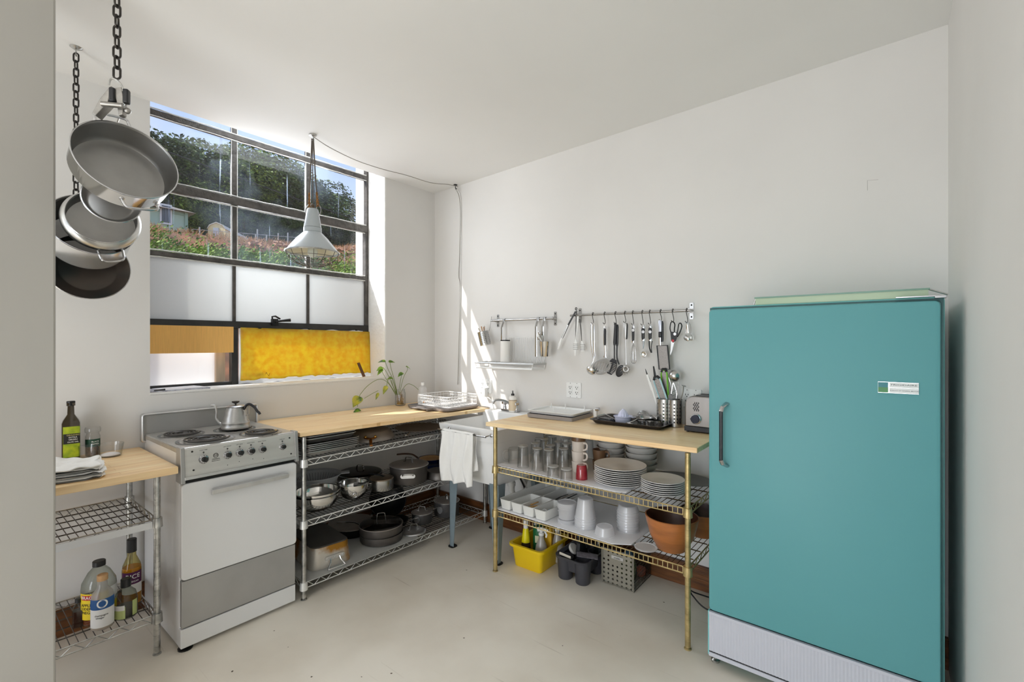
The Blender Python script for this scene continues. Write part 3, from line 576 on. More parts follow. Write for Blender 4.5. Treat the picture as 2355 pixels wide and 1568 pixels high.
# kettle on the rear right coil
p=at(542,983,z=.936)
t=thing('gooseneck_kettle','brushed steel gooseneck kettle with black handle on the rear stove coil','kettle',(p.x,p.y,.9355),math.radians(40))
q=M(); q.lathe([(0,0),(.068,0),(.070,.008),(.066,.018),(.068,.03),(.060,.045),(.061,.058),(.052,.074),(.052,.088),(.043,.104),(.043,.112),(.0,.112)],36); q.build('body',BRUSH,t)
q=M(); q.lathe([(.044,.112),(.045,.116),(.036,.122),(0,.124)],30); ld=q.build('lid',BRUSH,t); q=M(); q.lathe([(.004,.122),(.004,.13),(.018,.138),(.019,.144),(.0,.146)],20); q.build('lid_knob',BLACKP,ld)
q=M(); q.tube(smoothpath([(-.062,0,.02),(-.085,0,.024),(-.103,0,.05),(-.103,0,.09),(-.112,0,.118),(-.135,0,.124)],6),[.009,.009,.008,.008,.007,.007,.0065,.0065,.006,.006,.006,.006,.0055,.0055,.005,.005,.005,.005,.005,.005,.005,.005,.005,.005,.005,.005,.005,.005,.005,.005,.005][:31],10); q.build('spout',BRUSH,t)
q=M(); q.tube(smoothpath([(.044,0,.10),(.058,0,.122),(.074,0,.128),(.09,0,.12),(.104,0,.108),(.118,0,.088),(.126,0,.082),(.131,0,.072)],5),.0068,10); q.build('handle',BLACKP,t); q=M(); q.tube([(.05,0,.06),(.072,0,.075),(.072,0,.122)],(.002,.007),6,flat=(1,0,0)); q.build('handle_bracket',BRUSH,t)
# ================= SINK =================
t=thing('utility_sink','white utility sink tub on blue grey legs between the two counters','sink',(0,0,0))
X0,X1,YF,YB,ZT=.652,1.168,-.545,-.014,.846
def ring(i,z,inn=0): return [(X0+i+inn,YF+i*.6+inn,z),(X1-i*.25-inn,YF+i*.6+inn,z),(X1-i*.25-inn,YB-inn,z),(X0+i+inn,YB-inn,z)]
SNK=mat('white_sink_plastic',srgb(244,244,243),.35,var=.04,scale=4)
q=M(); a=[ring(.07,.488),ring(.035,.66),ring(.03,.763),ring(.018,.764),ring(0,ZT)]
b=[(X0+.02,YF+.02,ZT+.002),(X1-.02,YF+.02,ZT+.002),(X1-.02,YB-.10,ZT+.002),(X0+.02,YB-.10,ZT+.002)]
c=[(X0+.06,YF+.04,.70),(X1-.05,YF+.04,.70),(X1-.05,YB-.11,.70),(X0+.06,YB-.11,.70)]; e_=[(X0+.1,YF+.06,.51),(X1-.08,YF+.06,.51),(X1-.08,YB-.12,.51),(X0+.1,YB-.12,.51)]
q.loft(a+[b,c,e_]); q.build('tub',SNK,t,smooth=False,bevel=.006)
q=M(); q.box(X0+.01,X1-.01,YB-.10,YB,ZT-.02,ZT+.045); q.build('rear_ledge',SNK,t,bevel=.01,smooth=False)
LEG=mat('blue_grey_steel',srgb(140,156,164),.45,.2,var=.18,scale=6)
for sx,sy,xx,yy in ((1,1,.742,-.510),(-1,1,1.15,-.506),(1,-1,.742,-.07),(-1,-1,1.15,-.07)):
    q=M(); w0,w1=.062,.022; th=.003
    q.hexa([(xx-.011*1,yy-th,0),(xx+sx*w1*1.0,yy-th,0),(xx+sx*w1*1.0,yy,0),(xx-.011,yy,0),(xx-.018*sx,yy-th,.5),(xx+sx*w0,yy-th,.5),(xx+sx*w0,yy,.5),(xx-.018*sx,yy,.5)])
    q.hexa([(xx-.012*sx,yy-th,0),(xx-.012*sx+th*sx,yy-th,0),(xx-.012*sx+th*sx,yy+sy*w1,0),(xx-.012*sx,yy+sy*w1,0),(xx-.018*sx,yy-th,.5),(xx-.018*sx+th*sx,yy-th,.5),(xx-.018*sx+th*sx,yy+sy*w0,.5),(xx-.018*sx,yy+sy*w0,.5)])
    lg=q.build('leg',LEG,t,smooth=False); q=M(); q.T=Matrix.Translation((xx,yy+.012*sy,0)); q.prism(rrect(.05,.05,.012,3),0,.008); q.build('foot_bracket',BLACKM,lg)
q=M(); q.tube([(1.02,-.20,.50),(1.02,-.20,.40),(1.02,-.20,.36)],.022,16); q.tube(smoothpath([(1.02,-.20,.37),(1.03,-.17,.31),(1.06,-.13,.30),(1.08,-.10,.34),(1.07,-.05,.40),(1.05,-.01,.40)],5),.02,14); q.build('drain_pipe',WPLAST,t)
q=M(); q.cyl((1.02,-.20,.40),(1.02,-.20,.425),.028,18); q.cyl((1.08,-.1,.335),(1.085,-.09,.365),.028,18); q.build('pipe_nut',WPLAST,t)
for x,cc in ((.95,BLACKP),(.98,WPLAST)):
    q=M(); q.tube(smoothpath([(x,-.10,.52),(x,-.05,.45),(x+.03,-.03,.38),(x+.06,-.01,.3)],5),.007,8); q.build('supply_hose',cc,t)
# faucet on the ledge
t=thing('sink_faucet','chrome two handle faucet with curved spout on the sink ledge','faucet',(0,0,0)); fp=at(1182,938,y=-.06)
fx=fp.x-.03; fz=ZT+.045
q=M(); q.box(fx-.075,fx+.075,-.085,-.04,fz,fz+.016); q.build('base_plate',CHROME,t,bevel=.004)
a=at(1157,933,y=-.16); q=M(); q.tube(smoothpath([(fx+.02,-.065,fz+.01),(fx+.018,-.08,fz+.05),(fx-.005,-.11,fz+.078),(fx-.03,-.15,fz+.09),(fx-.05,-.18,fz+.088),(fx-.058,-.195,fz+.065)],6),.009,12); q.build('spout',CHROME,t)
for sx in (-1,1):
    q=M(); q.T=Matrix.Translation((fx+sx*.055,-.062,fz+.012)); q.lathe([(.014,0),(.012,.02),(.009,.03),(.009,.036)],14); q.lathe([(.010,.034),(.02,.04),(.021,.056),(.014,.064),(0,.065)],18,flute=lambda a,z:1+.16*math.cos(5*a)); q.build('tap_handle',CHROME,t)
# towel bar + towel on the sink front
t=thing('towel_bar','thin chrome towel bar fixed to the front of the white sink','towel bar',(0,0,0))
a,b=at(1007,986,y=-.605),at(1117,1006,y=-.605); zb=(a.z+b.z)/2
q=M(); q.cyl((a.x,-.605,zb),(b.x,-.605,zb),.005,12); q.build('bar',CHROME,t)
for x in (a.x+.045,b.x-.008): q=M(); q.cyl((x,-.605,zb),(x,-.538,zb+.004),.004,8); q.T=Matrix.Translation((x,-.540,zb))@Matrix.Rotation(PI/2,4,'X'); q.lathe([(.012,0),(.012,.006),(.005,.01)],12); q.build('bracket',CHROME,t)
TW=mat('white_cotton',srgb(244,243,240),.9,var=.06,scale=5,bump=.15,bscale=90)
xa,xb=at(1022,990,y=-.61).x,at(1092,1001,y=-.61).x
def fold(x0,x1,yo,zb0,zb1,seed):
    def fn(u,v):
        pinch=1-.10*v*(1-v)*2; x=x0+(x1-x0)*(.5+(u-.5)*pinch)+.004*math.sin(7*v+seed)
        amp=.006+.016*min(1,v*2); y=yo-amp*math.sin(u*15+seed+1.2*math.sin(v*3))-.005*math.sin(u*31+v*4)-.006*v
        z=zb+.006-(zb+.006-(zb0+(zb1-zb0)*u+.006*math.sin(u*12+seed)))*v
        return (x,y,z)
    return fn
t=thing('white_towel','white cotton towel draped over the chrome bar of the sink','towel',(0,0,0))
q=M(); q.grid(fold(xa,xb,-.628,at(1030,1107,y=-.63).z,at(1090,1118,y=-.63).z,.4),60,40); q.build('front_fold',TW,t,solid=.003)
q=M(); q.grid(fold(xa+.004,xb-.002,-.596,at(1030,1107,y=-.6).z+.10,at(1090,1118,y=-.6).z+.09,1.8),60,30); q.build('back_fold',TW,t,solid=.003)
q=M(); q.grid(lambda u,v:(xa+.001+(xb-xa-.002)*u,-.612-.016*math.cos(PI*v)-.003*math.sin(u*15),zb+.006+.008*math.sin(PI*v)),40,8); q.build('top_fold',TW,t,solid=.003)
# ================= FRIDGE =================
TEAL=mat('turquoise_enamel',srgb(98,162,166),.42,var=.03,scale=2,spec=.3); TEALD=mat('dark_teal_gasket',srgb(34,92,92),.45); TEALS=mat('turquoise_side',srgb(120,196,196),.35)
t=thing('refrigerator','large vintage turquoise refrigerator standing in the right corner','refrigerator',(0,0,0))
fx0,fx1=2.462,3.226
q=M(); q.box(fx0,fx1,-.592,-.04,.045,1.556); bd=q.build('cabinet',TEALS,t,bevel=.012,seg=3)
q=M(); q.box(fx0+.004,fx1-.004,-.602,-.588,.24,1.550); q.build('gasket',TEALD,t,smooth=False)
pr=rrect(fx1-fx0-.018,1.300,.016,5,(fx0+fx1)/2-.003,.892)
q=M(); n=len(pr); rings=[]
for yy,ins in ((-.603,0),(-.622,0),(-.629,.003),(-.632,.010)):
    rings.append([((fx0+fx1)/2+(p[0]-(fx0+fx1)/2)*(1-ins/.38),yy,.892+(p[1]-.892)*(1-ins/.65)) for p in pr])
q.loft(rings); dr=q.build('door',TEAL,t)
q=M(); q.box(fx0+.002,fx1-.002,-.625,-.585,.046,.236); q.build('kick_frame',TEALS,t,smooth=False)
RIB=mat('ribbed_pale_plastic',srgb(200,202,212),.45)
q=M(); out=[]; k=130; xs0,xs1=fx0+.008,fx1-.012
for i in range(k+1): x=xs0+(xs1-xs0)*i/k; out.append((x,-.630-.0016*(i%2)))
out+= [(xs1,-.60),(xs0,-.60)]; q.prism(out,.068,.236); kp=q.build('kick_panel',RIB,t,smooth=False)
q=M(); q.box(xs0,xs1,-.633,-.6,.046,.062); q.box(xs0,xs1,-.634,-.62,.226,.237); q.build('trim_strip',RIB,kp,smooth=False)
q=M(); q.box(xs0,xs1,-.628,-.6,.060,.070); q.build('shadow_gap',BLACKP,kp,smooth=False)
for x in (fx0+.02,fx1-.03):
    for y in (-.58,-.10): q=M(); q.T=Matrix.Translation((x,y,0)); q.lathe([(.018,0),(.018,.008),(.011,.014),(.011,.046)],16); q.build('foot',WORN,t)
hx=(at(1660,1000,y=-.66).x); q=M()
za,zb_=at(1660,932,y=-.65).z,at(1660,1068,y=-.65).z
q.tube([(hx,-.672,za-.022),(hx,-.672,zb_+.022)],(.0075,.005),10,flat=(1,0,0)); h=q.build('handle_grip',mat('navy_black_grip',srgb(26,34,40),.3),t)
for z0,s in ((za,1),(zb_,-1)):
    q=M(); q.tube([(hx,-.672,z0-.024*s),(hx+.003,-.664,z0-.006*s),(hx+.014,-.633,z0+.008*s)],[(.009,.006),(.009,.006),(.010,.006)],10,flat=(1,0,0)); q.build('handle_end',CHROME,h)
# maker's plate
a,b=at(2019,877,y=-.634),at(2113,907,y=-.634); xm=a.x+.028; y_=-.6325
q=M(); q.box(a.x,b.x,-.6365,-.631,b.z,a.z); pt=q.build('name_plate',mat('plate_white',srgb(222,226,224),.35),dr,smooth=False)
q=M(); q.box(a.x+.001,xm,-.6372,-.636,(a.z+b.z)/2,a.z-.001); q.build('plate_colour_field',mat('plate_teal',srgb(30,120,128),.4),pt,smooth=False)
q=M(); q.box(a.x+.001,xm,-.6372,-.636,b.z+.001,(a.z+b.z)/2); q.build('plate_colour_field',mat('plate_green',srgb(60,130,70),.4),pt,smooth=False)
q=M(); q.box(xm+.001,xm+.004,-.6374,-.636,b.z,a.z)
for zz_,xx_ in ((b.z,a.x),(a.z-.0012,a.x),((a.z+b.z)/2-.0006,xm+.004)): q.box(xx_,b.x,-.6376,-.636,zz_,zz_+.0012)
q.build('plate_border',CHROME,pt,smooth=False)
xc=(xm+b.x)/2+.002
q=M(); q.text('FRIGIDAIRE',.0125,lambda v:(xc+v[0]*1.12,-.6369,a.z-.0095+v[1]*.62)); q.text('PRODUCT OF GENERAL MOTORS',.0062,lambda v:(xc+v[0]*.86,-.6369,b.z+.0095+v[1]*.8)); q.build('plate_lettering',mat('letter_grey',srgb(90,98,100),.4),pt,smooth=False)
hp=at(2160,682,y=-.62); q=M(); q.box(fx1-.13,fx1-.002,-.634,-.60,1.5535,1.558); q.box(fx1-.028,fx1+.001,-.640,-.60,1.548,1.556); q.build('hinge',CHROME,t,bevel=.001,smooth=False)
# pale glass shelf lying on top of the fridge
a=at(1740,691,z=1.558); 
q=M(); GLS=mat('pale_green_plastic',srgb(186,204,170),.3,alpha=.9)
t=thing('crisper_cover','pale green fridge shelf panel lying flat on top of the turquoise fridge','shelf panel',(0,0,1.5575))
xl,xr=at(1738,690,y=-.56).x,at(2135,672,y=-.56).x
q.box(xl,xr,-.56,-.15,.0,.004); q.box(xl,xr,-.565,-.558,.0,.030); q.build('panel',GLS,t,smooth=False)
q=M(); q.box(xl-.004,xr+.004,-.568,-.556,.026,.032); q.build('edge_strip',mat('green_edge',srgb(112,150,130),.3),t,smooth=False)
q=M(); q.tube([(xr,-.562,.028),(xr+.05,-.562,.006)],.003,6); q.build('wire_end',WORN,t); q=M(); q.tube([(xl,-.562,.028),(xl-.008,-.562,.0)],.003,6); q.build('wire_end',WORN,t)
# ================= generic pots =================
def potbody(R,h,mt,t,z0=0,flare=0,cr=.012,wall=.003,name='pan_body',rimr=.002):
    q=M(); q.T=Matrix.Translation((0,0,z0)); o=[(0,0),(R-flare-cr,0),(R-flare-cr*.3,cr*.3),(R-flare,cr),(R,h-rimr),(R+rimr,h)]
    q.lathe(vessel(o,wall),40,cap=False); return q.build(name,mt,t)
def domelid(R,z,mt,t,h=.016,name='lid',rim=None):
    q=M(); q.T=Matrix.Translation((0,0,z)); o=[(R,0),(R,.004)]+[(R*math.cos(a)*.985,.004+h*math.sin(a)) for a in [i*PI/16 for i in range(9)]]
    q.lathe(o[:-1]+[(0,.004+h)],40,cap=False); l=q.build(name,mt,t)
    if rim: q=M(); q.T=Matrix.Translation((0,0,z+.002)); q.tube([(R*math.cos(a*PI/24),R*math.sin(a*PI/24),0) for a in range(48)],.003,6,closed=True); q.build('lid_rim',rim,l)
    return l
def bridge(z,mt,l,w=.035,h=.026,a=0,th=(.0022,.006),name='lid_handle'):
    q=M(); q.T=Matrix.Translation((0,0,z))@Matrix.Rotation(a,4,'Z'); q.tube(smoothpath([(-w-.012,0,0),(-w,0,.001),(-w*.8,0,h*.85),(-w*.5,0,h),(w*.5,0,h),(w*.8,0,h*.85),(w,0,.001),(w+.012,0,0)],4),th,8,flat=(0,0,1)); return q.build(name,mt,l)
def longh(a,r0,z0,L,mt,t,drop=0,w=.010,th=.004,rise=.02,name='long_handle'):
    ca,sa=math.cos(a),math.sin(a); P=[(r0,z0),(r0+L*.12,z0+rise*.5),(r0+L*.3,z0+rise),(r0+L*.65,z0+rise*1.1-drop*.5),(r0+L,z0+rise*.9-drop)]
    q=M(); q.tube(smoothpath([(p[0]*ca,p[0]*sa,p[1]) for p in P],5),[(th,w*k) for k in [1.6,1.5,1.3,1.1,1,.9,.9,.9,.9,.9,.95,1,1,1.05,1.1,1.15,1.2,1.2,1.2,1.1,.9]],8,flat=(0,0,1)); return q.build(name,mt,t)
def looph(a,R,z,mt,t,w=.05,out=.035,r=.0045,dz=.0,name='loop_handle'):
    q=M(); q.T=Matrix.Rotation(a,4,'Z'); q.tube(smoothpath([(R-.002,-w,z),(R+out*.5,-w,z+dz*.5),(R+out,-w*.75,z+dz),(R+out,w*.75,z+dz),(R+out*.5,w,z+dz*.5),(R-.002,w,z)],5),r,8); h=q.build(name,mt,t)
    for s in (-1,1): q=M(); q.T=Matrix.Rotation(a,4,'Z'); q.sphere((R+.001,s*w,z),.008,10,6,(.4,1,1)); q.build('rivet_plate',mt,h)
    return h
A=math.radians
HEADC=Vector((CAM[0],CAM[1]))
def toward(x,y): return math.atan2(CAM[1]-y,CAM[0]-x)
SX1,SX2,SX3=.761,.428,.0945
# ---------- middle rack, top shelf: baking sheets ----------
def sheet(z,mt,lab,x1=.565,w=.325,y0=-1.44,l=.335,h=.022,rz=0,name='baking_sheet'):
    t=thing(name,lab,'baking sheet',((x1-w/2),y0+l/2,z),rz,'baking sheets stacked on the wire rack beside the stove')
    q=M(); a=rrect(w-.03,l-.03,.02,3,z=0.0); b=rrect(w,l,.028,3,z=h); c=rrect(w+.008,l+.008,.03,3,z=h); d=rrect(w-.003,l-.003,.026,3,z=h-.001); e=rrect(w-.034,l-.034,.018,3,z=.0015)
    q.loft([a,b,c,d,e]); q.build('tray',mt,t); q=M(); q.tube(rrect(w+.006,l+.006,.03,3,z=h),.0024,6,closed=True); q.build('rolled_rim',ALU,t); return t
z=SX1+.002
for i,o in enumerate(('lowest of the five nested','second lowest of the five nested','middle one of the five nested','second highest of the five nested','topmost of the five nested')):
    sheet(z,ALU,'silver aluminium baking sheet, %s sheets beside the stove'%o); z+=.0105
GREYM=mat('dull_grey_metal',srgb(112,110,108),.4,.7)
sheet(z+.016,GREYM,'dark grey baking pan resting on the silver sheets, lower of two',x1=.562,w=.30,l=.315,h=.026); sheet(z+.030,GREYM,'dark grey baking pan resting on the silver sheets, upper of two',x1=.562,w=.30,l=.315,h=.026)
# upturned carbon steel pan with bronze handle
x,y=.36,-.90; t=thing('frying_pan','grey frying pan upside down with bronze handle bracket, under the window counter','pan',(x,y,SX1),0)
PANG=mat('warm_grey_pan',srgb(150,141,134),.42,.5,var=.15,scale=10); BRZ=mat('bronze',srgb(150,98,48),.3,.9,var=.3,scale=30)
q=M(); q.lathe([(.165,0),(.165,.006),(.150,.03),(.135,.052),(.12,.06),(0,.061)],44,cap=False); q.lathe([(.162,.0),(.148,.028),(.118,.056),(0,.057)],44,cap=False); q.build('pan_body',PANG,t)
a=A(-32); q=M(); q.T=Matrix.Rotation(a,4,'Z'); q.tube(smoothpath([(.150,-.035,.030),(.165,-.025,.028),(.178,0,.026),(.165,.025,.028),(.150,.035,.030)],5),(.006,.009),8,flat=(0,0,1)); q.tube(smoothpath([(.17,0,.026),(.20,0,.020),(.24,0,.004),(.29,0,-.001+.008)],5),(.005,.010),8,flat=(0,0,1)); q.build('handle',BRZ,t)
for s in (-1,1): q=M(); q.T=Matrix.Rotation(a,4,'Z'); q.sphere((.157,s*.03,.034),.009,10,6); q.build('rivet',mat('brass_rivet',srgb(206,160,80),.25,1),t)
# flat round griddle
p=at(957,995,z=SX1+.02); t=thing('round_griddle','flat round grey griddle with ring handle, next to the sink under the counter','griddle',(.40,-.50,SX1+.004),0)
q=M(); q.lathe([(0,.006),(.150,.004),(.176,.012),(.180,.016),(.176,.018),(.150,.010),(0,.012)],48,cap=False); q.build('griddle_plate',PANG,t)
q=M(); q.T=Matrix.Rotation(A(-62),4,'Z'); q.tube([(.168,0,.012),(.20,0,.006),(.235,0,.003)],(.003,.005),8,flat=(0,0,1)); q.tube([(.248+.014*math.cos(k*PI/8),.014*math.sin(k*PI/8),.003) for k in range(16)],.003,6,closed=True); q.build('ring_handle',CHROME,t)
# ---------- middle shelf ----------
POL=mat('polished_steel_bowl',(.74,.73,.71),.12,1)
def bowl(x,y,z,R,h,lab,mt=POL,rb=.3,grp=None):
    t=thing('mixing_bowl',lab,'bowl',(x,y,z),0,grp); o=[(0,0),(R*rb,0)]+[(R*(rb+(1-rb)*math.sin(a)),h*(1-math.cos(a))) for a in [i*PI/20 for i in range(1,11)]]+[(R+.006,h),(R+.006,h+.002)]
    q=M(); q.lathe(vessel(o,.0018),44,cap=False); q.build('bowl_body',mt,t); return t
bowl(.475,-1.335,SX2,.125,.092,'large steel mixing bowl on the lower left of the rack, outer of two nested'); bowl(.478,-1.333,SX2+.022,.121,.088,'large steel mixing bowl on the lower left of the rack, inner of two nested')
t=bowl(.475,-1.095,SX2,.092,.098,'deep steel mixing bowl with hanging ring, between nested bowls and steel saucepan',rb=.25)
q=M(); a=toward(.475,-1.095)+.1; q.T=Matrix.Rotation(a,4,'Z')@Matrix.Translation((.092,0,.045)); q.tube([(.004*math.sin(k*PI/8),.0135*math.cos(k*PI/8),.0135*math.sin(k*PI/8)) for k in range(16)],.0017,6,closed=True); q.build('hanging_ring',CHROME,t)
WG=mat('pale_grey_plastic',srgb(196,198,202),.45)
t=thing('colander','pale grey plastic colander with ribbed slots behind the nested steel bowls','colander',(.20,-1.185,SX2),0)
o=[(0,0),(.06,0),(.075,.006),(.115,.06),(.140,.115),(.152,.118),(.152,.122)]; q=M(); q.lathe(vessel(o,.003),44,cap=False); q.build('colander_bowl',WG,t)
q=M(); 
for k in range(44): a=2*PI*k/44; q.tube([(.0935*math.cos(a),.0935*math.sin(a),.04),(.1275*math.cos(a),.1275*math.sin(a),.100)],.0016,4)
q.build('slot_ribs',mat('slot_grey',srgb(140,142,148),.5),t); q=M(); q.T=Matrix.Rotation(A(60),4,'Z'); q.box(.14,.20,-.028,.028,.114,.121); q.build('side_grip',WG,t,bevel=.003)
t=thing('saute_pan','dark wide pan with glass lid at the back, behind the ringed steel bowl','pan',(.19,-.86,SX2),0)
potbody(.150,.062,DARKM,t); l=domelid(.148,.062,clear('smoky_glass',(.55,.52,.48),(.3,.28,.26)),t,.02,rim=CHROME); bridge(.083,CHROME,l,.03,.03,a=A(20)); longh(A(-38),.148,.05,.20,BLACKM,t,w=.012)
t=thing('saucepan','small steel saucepan with black handled lid beside the big dark pot','saucepan',(.455,-.872,SX2),0)
potbody(.078,.072,STEEL,t,name='pot_body'); l=domelid(.079,.072,mat('bronzed_lid',srgb(150,134,116),.3,.9),t,.010); longh(A(200),-.02,.086,.12,BLACKP,l,rise=.006,w=.008,name='lid_handle'); longh(A(-95),.078,.055,.11,CHROME,t,drop=.06,rise=.0,w=.006)
t=thing('stock_pot','large dark stock pot with lid and steel side handles at the rack centre','pot',(.455,-.645,SX2),0)
potbody(.132,.118,DARKM,t,name='pot_body',flare=.008); l=domelid(.134,.118,PANG,t,.012,rim=ALU); bridge(.133,CHROME,l,.034,.034,a=A(10))
for a in (toward(.455,-.645)-.05,toward(.455,-.645)-.05+PI):
    q=M(); q.T=Matrix.Rotation(a,4,'Z')@Matrix.Translation((.131,0,.07)); q.prism(rrect(.10,.03,.014,4),0,.003) if 0 else None
    q.prism(rrect(.098,.028,.0139,4),-.004,.0035,'x'); pl_=q.build('handle_plate',ALU,t); q=M(); q.T=Matrix.Rotation(a,4,'Z')@Matrix.Translation((.133,0,.078)); q.tube(smoothpath([(0,-.034,-.002),(.018,-.034,.002),(.03,-.028,.012),(.03,.028,.012),(.018,.034,.002),(0,.034,-.002)],4),.0045,8); q.build('side_handle',CHROME,pl_)
BLU=mat('dark_blue_enamel',srgb(20,40,92),.2,coat=.4); TAN=mat('tan_enamel',srgb(196,160,112),.3)
t=thing('cast_iron_skillet','dark blue enamel skillet with tan inside, lower of two in the far rack corner','skillet',(.27,-.27,SX2),0); potbody(.125,.035,BLU,t,flare=.02)
t=thing('cast_iron_skillet','dark blue enamel skillet with wooden handle, tan inside, stacked on the other blue one','skillet',(.27,-.285,SX2+.037),0); potbody(.098,.03,BLU,t,flare=.012); q=M(); q.lathe([(0,.008),(.078,.008),(.089,.029)],36,cap=False); q.build('enamel_inside',TAN,t); longh(A(215),.098,.024,.17,mat('brown_handle',srgb(92,58,34),.5,var=.3),t,rise=.03,w=.012,th=.006)
t=thing('cake_tin','dark grey shallow pan upside down next to the sink side of the rack','pan',(.545,-.435,SX2),0); q=M(); q.lathe([(.105,0),(.106,.004),(.092,.045),(.088,.05),(0,.05)],40,cap=False); q.build('pan_body',DARKM,t); q=M(); q.cyl((0,0,.05),(0,0,.066),.004,8); q.build('lid_pin',CHROME,t)
# ---------- bottom shelf ----------
q=M(); q.prism([(.052,-1.468),(.612,-1.475),(.628,-.90),(.634,-.70),(.30,-.70),(.06,-1.0)],SX3,SX3+.004); tag(q.build('shelf_liner',mat('grey_hardboard',srgb(176,176,172),.5,var=.06),smooth=False),'grey board lying on the bottom shelf of the long rack under the roasting pan','shelf liner')
ZL=SX3+.0045
t=thing('roasting_pan','stained aluminium roasting pan upside down on the bottom shelf beside the stove','roasting pan',(.355,-1.255,ZL),A(-6))
STN=mat('stained_aluminium',srgb(206,200,190),.4,.55,col2=srgb(168,118,40),scale=7,lo=.42,hi=.55); DKB=mat('baked_dark_base',srgb(84,80,76),.5,.4,var=.2,scale=10)
q=M(); q.loft([rrect(.40,.245,.05,5,z=0),rrect(.402,.247,.05,5,z=.012),rrect(.385,.232,.05,5,z=.07),rrect(.375,.222,.05,5,z=.118)],cap=True); pb=q.build('pan_body',STN,t)
q=M(); q.loft([rrect(.375,.222,.05,5,z=.1185),rrect(.363,.210,.046,5,z=.124),rrect(.32,.17,.03,5,z=.1245)]); q.build('dark_base',DKB,t)
q=M(); q.T=Matrix.Translation((.201,.01,.052)); q.prism(rrect(.115,.022,.0109,4),-.004,.004,'x'); hp=q.build('handle_plate',ALU,t)
q=M(); q.tube(smoothpath([(.206,-.018,.050),(.216,-.022,.03),(.232,-.042,.006),(.236,-.036,.001),(.236,.05,.001),(.232,.056,.006),(.216,.042,.03),(.206,.038,.050)],4),.0045,8); q.build('wire_handle',CHROME,hp)
for s in (-.045,0,.045): q=M(); q.sphere((.205,.01+s,.052),.004,8,5,(.5,1,1)); q.build('rivet',ALU,hp)
t=thing('saute_pan','dark saute pan with glass lid stacked on an identical pan, front of the bottom shelf','pan',(.455,-.875,ZL+.048),0)
potbody(.138,.052,DARKM,t); l=domelid(.139,.052,clear('smoky_glass'),t,.022,rim=PANG); bridge(.074,CHROME,l,.03,.05,a=A(55)); longh(A(215),.138,.035,.16,CHROME,t,w=.011)
t=thing('saute_pan','dark saute pan without lid underneath the glass lidded one, bottom shelf','pan',(.457,-.873,ZL),0); potbody(.138,.052,DARKM,t); longh(A(200),.138,.035,.15,PANG,t,w=.011)
t=thing('skillet','dark wide skillet with flat grey lid behind the glass lidded pans','skillet',(.20,-.93,ZL),0); potbody(.155,.06,BLACKM,t,flare=.02); domelid(.158,.062,PANG,t,.008); longh(A(-60),.15,.05,.2,CHROME,t,w=.010)
t=thing('wok','black wok tilted up against the wall behind the small lidded saucepan','wok',(.165,-.62,SX3+.128),0,rot=(A(14),A(62),A(-12)))
q=M(); q.lathe(vessel([(0,0),(.05,.002),(.09,.018),(.118,.045),(.130,.062),(.133,.064)],.003),40,cap=False); q.build('wok_body',BLACKM,t); longh(A(-60),.12,.04,.15,CHROME,t,w=.010)
t=thing('black_pan','black shallow pan lying under the tilted wok','pan',(.31,-.66,SX3),0); potbody(.10,.034,BLACKM,t,flare=.01)
def cal(x,y,R,h,a,lab,L=.17,ab=0):
    t=thing('saucepan',lab,'saucepan',(x,y,SX3),0); potbody(R,h,mat('charcoal_anodised',srgb(84,82,82),.45,.5,var=.1),t,name='pot_body'); l=domelid(R+.001,h,PANG,t,.012,rim=ALU); bridge(h+.015,CHROME,l,.026,.026,a=ab)
    q=M(); q.T=Matrix.Rotation(a,4,'Z')@Matrix.Translation((R+.002,0,h*.58)); q.prism([(.024*math.sin(k*PI/8)*(1-.25*max(0,-math.cos(k*PI/8))),.027*math.cos(k*PI/8)) for k in range(16)],-.004,.002,'x'); hp=q.build('handle_plate',ALU,t)
    ca,sa=math.cos(a),math.sin(a); q=M(); b=a
    q.tube(smoothpath([((R+.002)*ca,(R+.002)*sa,h*.75),((R+.03)*ca,(R+.03)*sa,h*.86),((R+L)*ca,(R+L)*sa,h*.9)],5),(.0035,.007),8,flat=(0,0,1)); q.build('long_handle',CHROME,hp); return t
cal(.43,-.505,.073,.072,A(-70),'small dark saucepan with flat grey lid on the bottom shelf near the sink',.09,A(40)); cal(.455,-.285,.094,.105,A(-75),'tall dark saucepan with lid partly behind the left sink leg',.09,A(-30))
t=thing('pan_lid','loose grey aluminium lid with arched handle on the bottom shelf edge','lid',(.53,-.665,SX3+.006),0); l=domelid(.085,0,ALU,t,.014,name='lid_disc'); bridge(.018,CHROME,t,.028,.034,a=A(60))
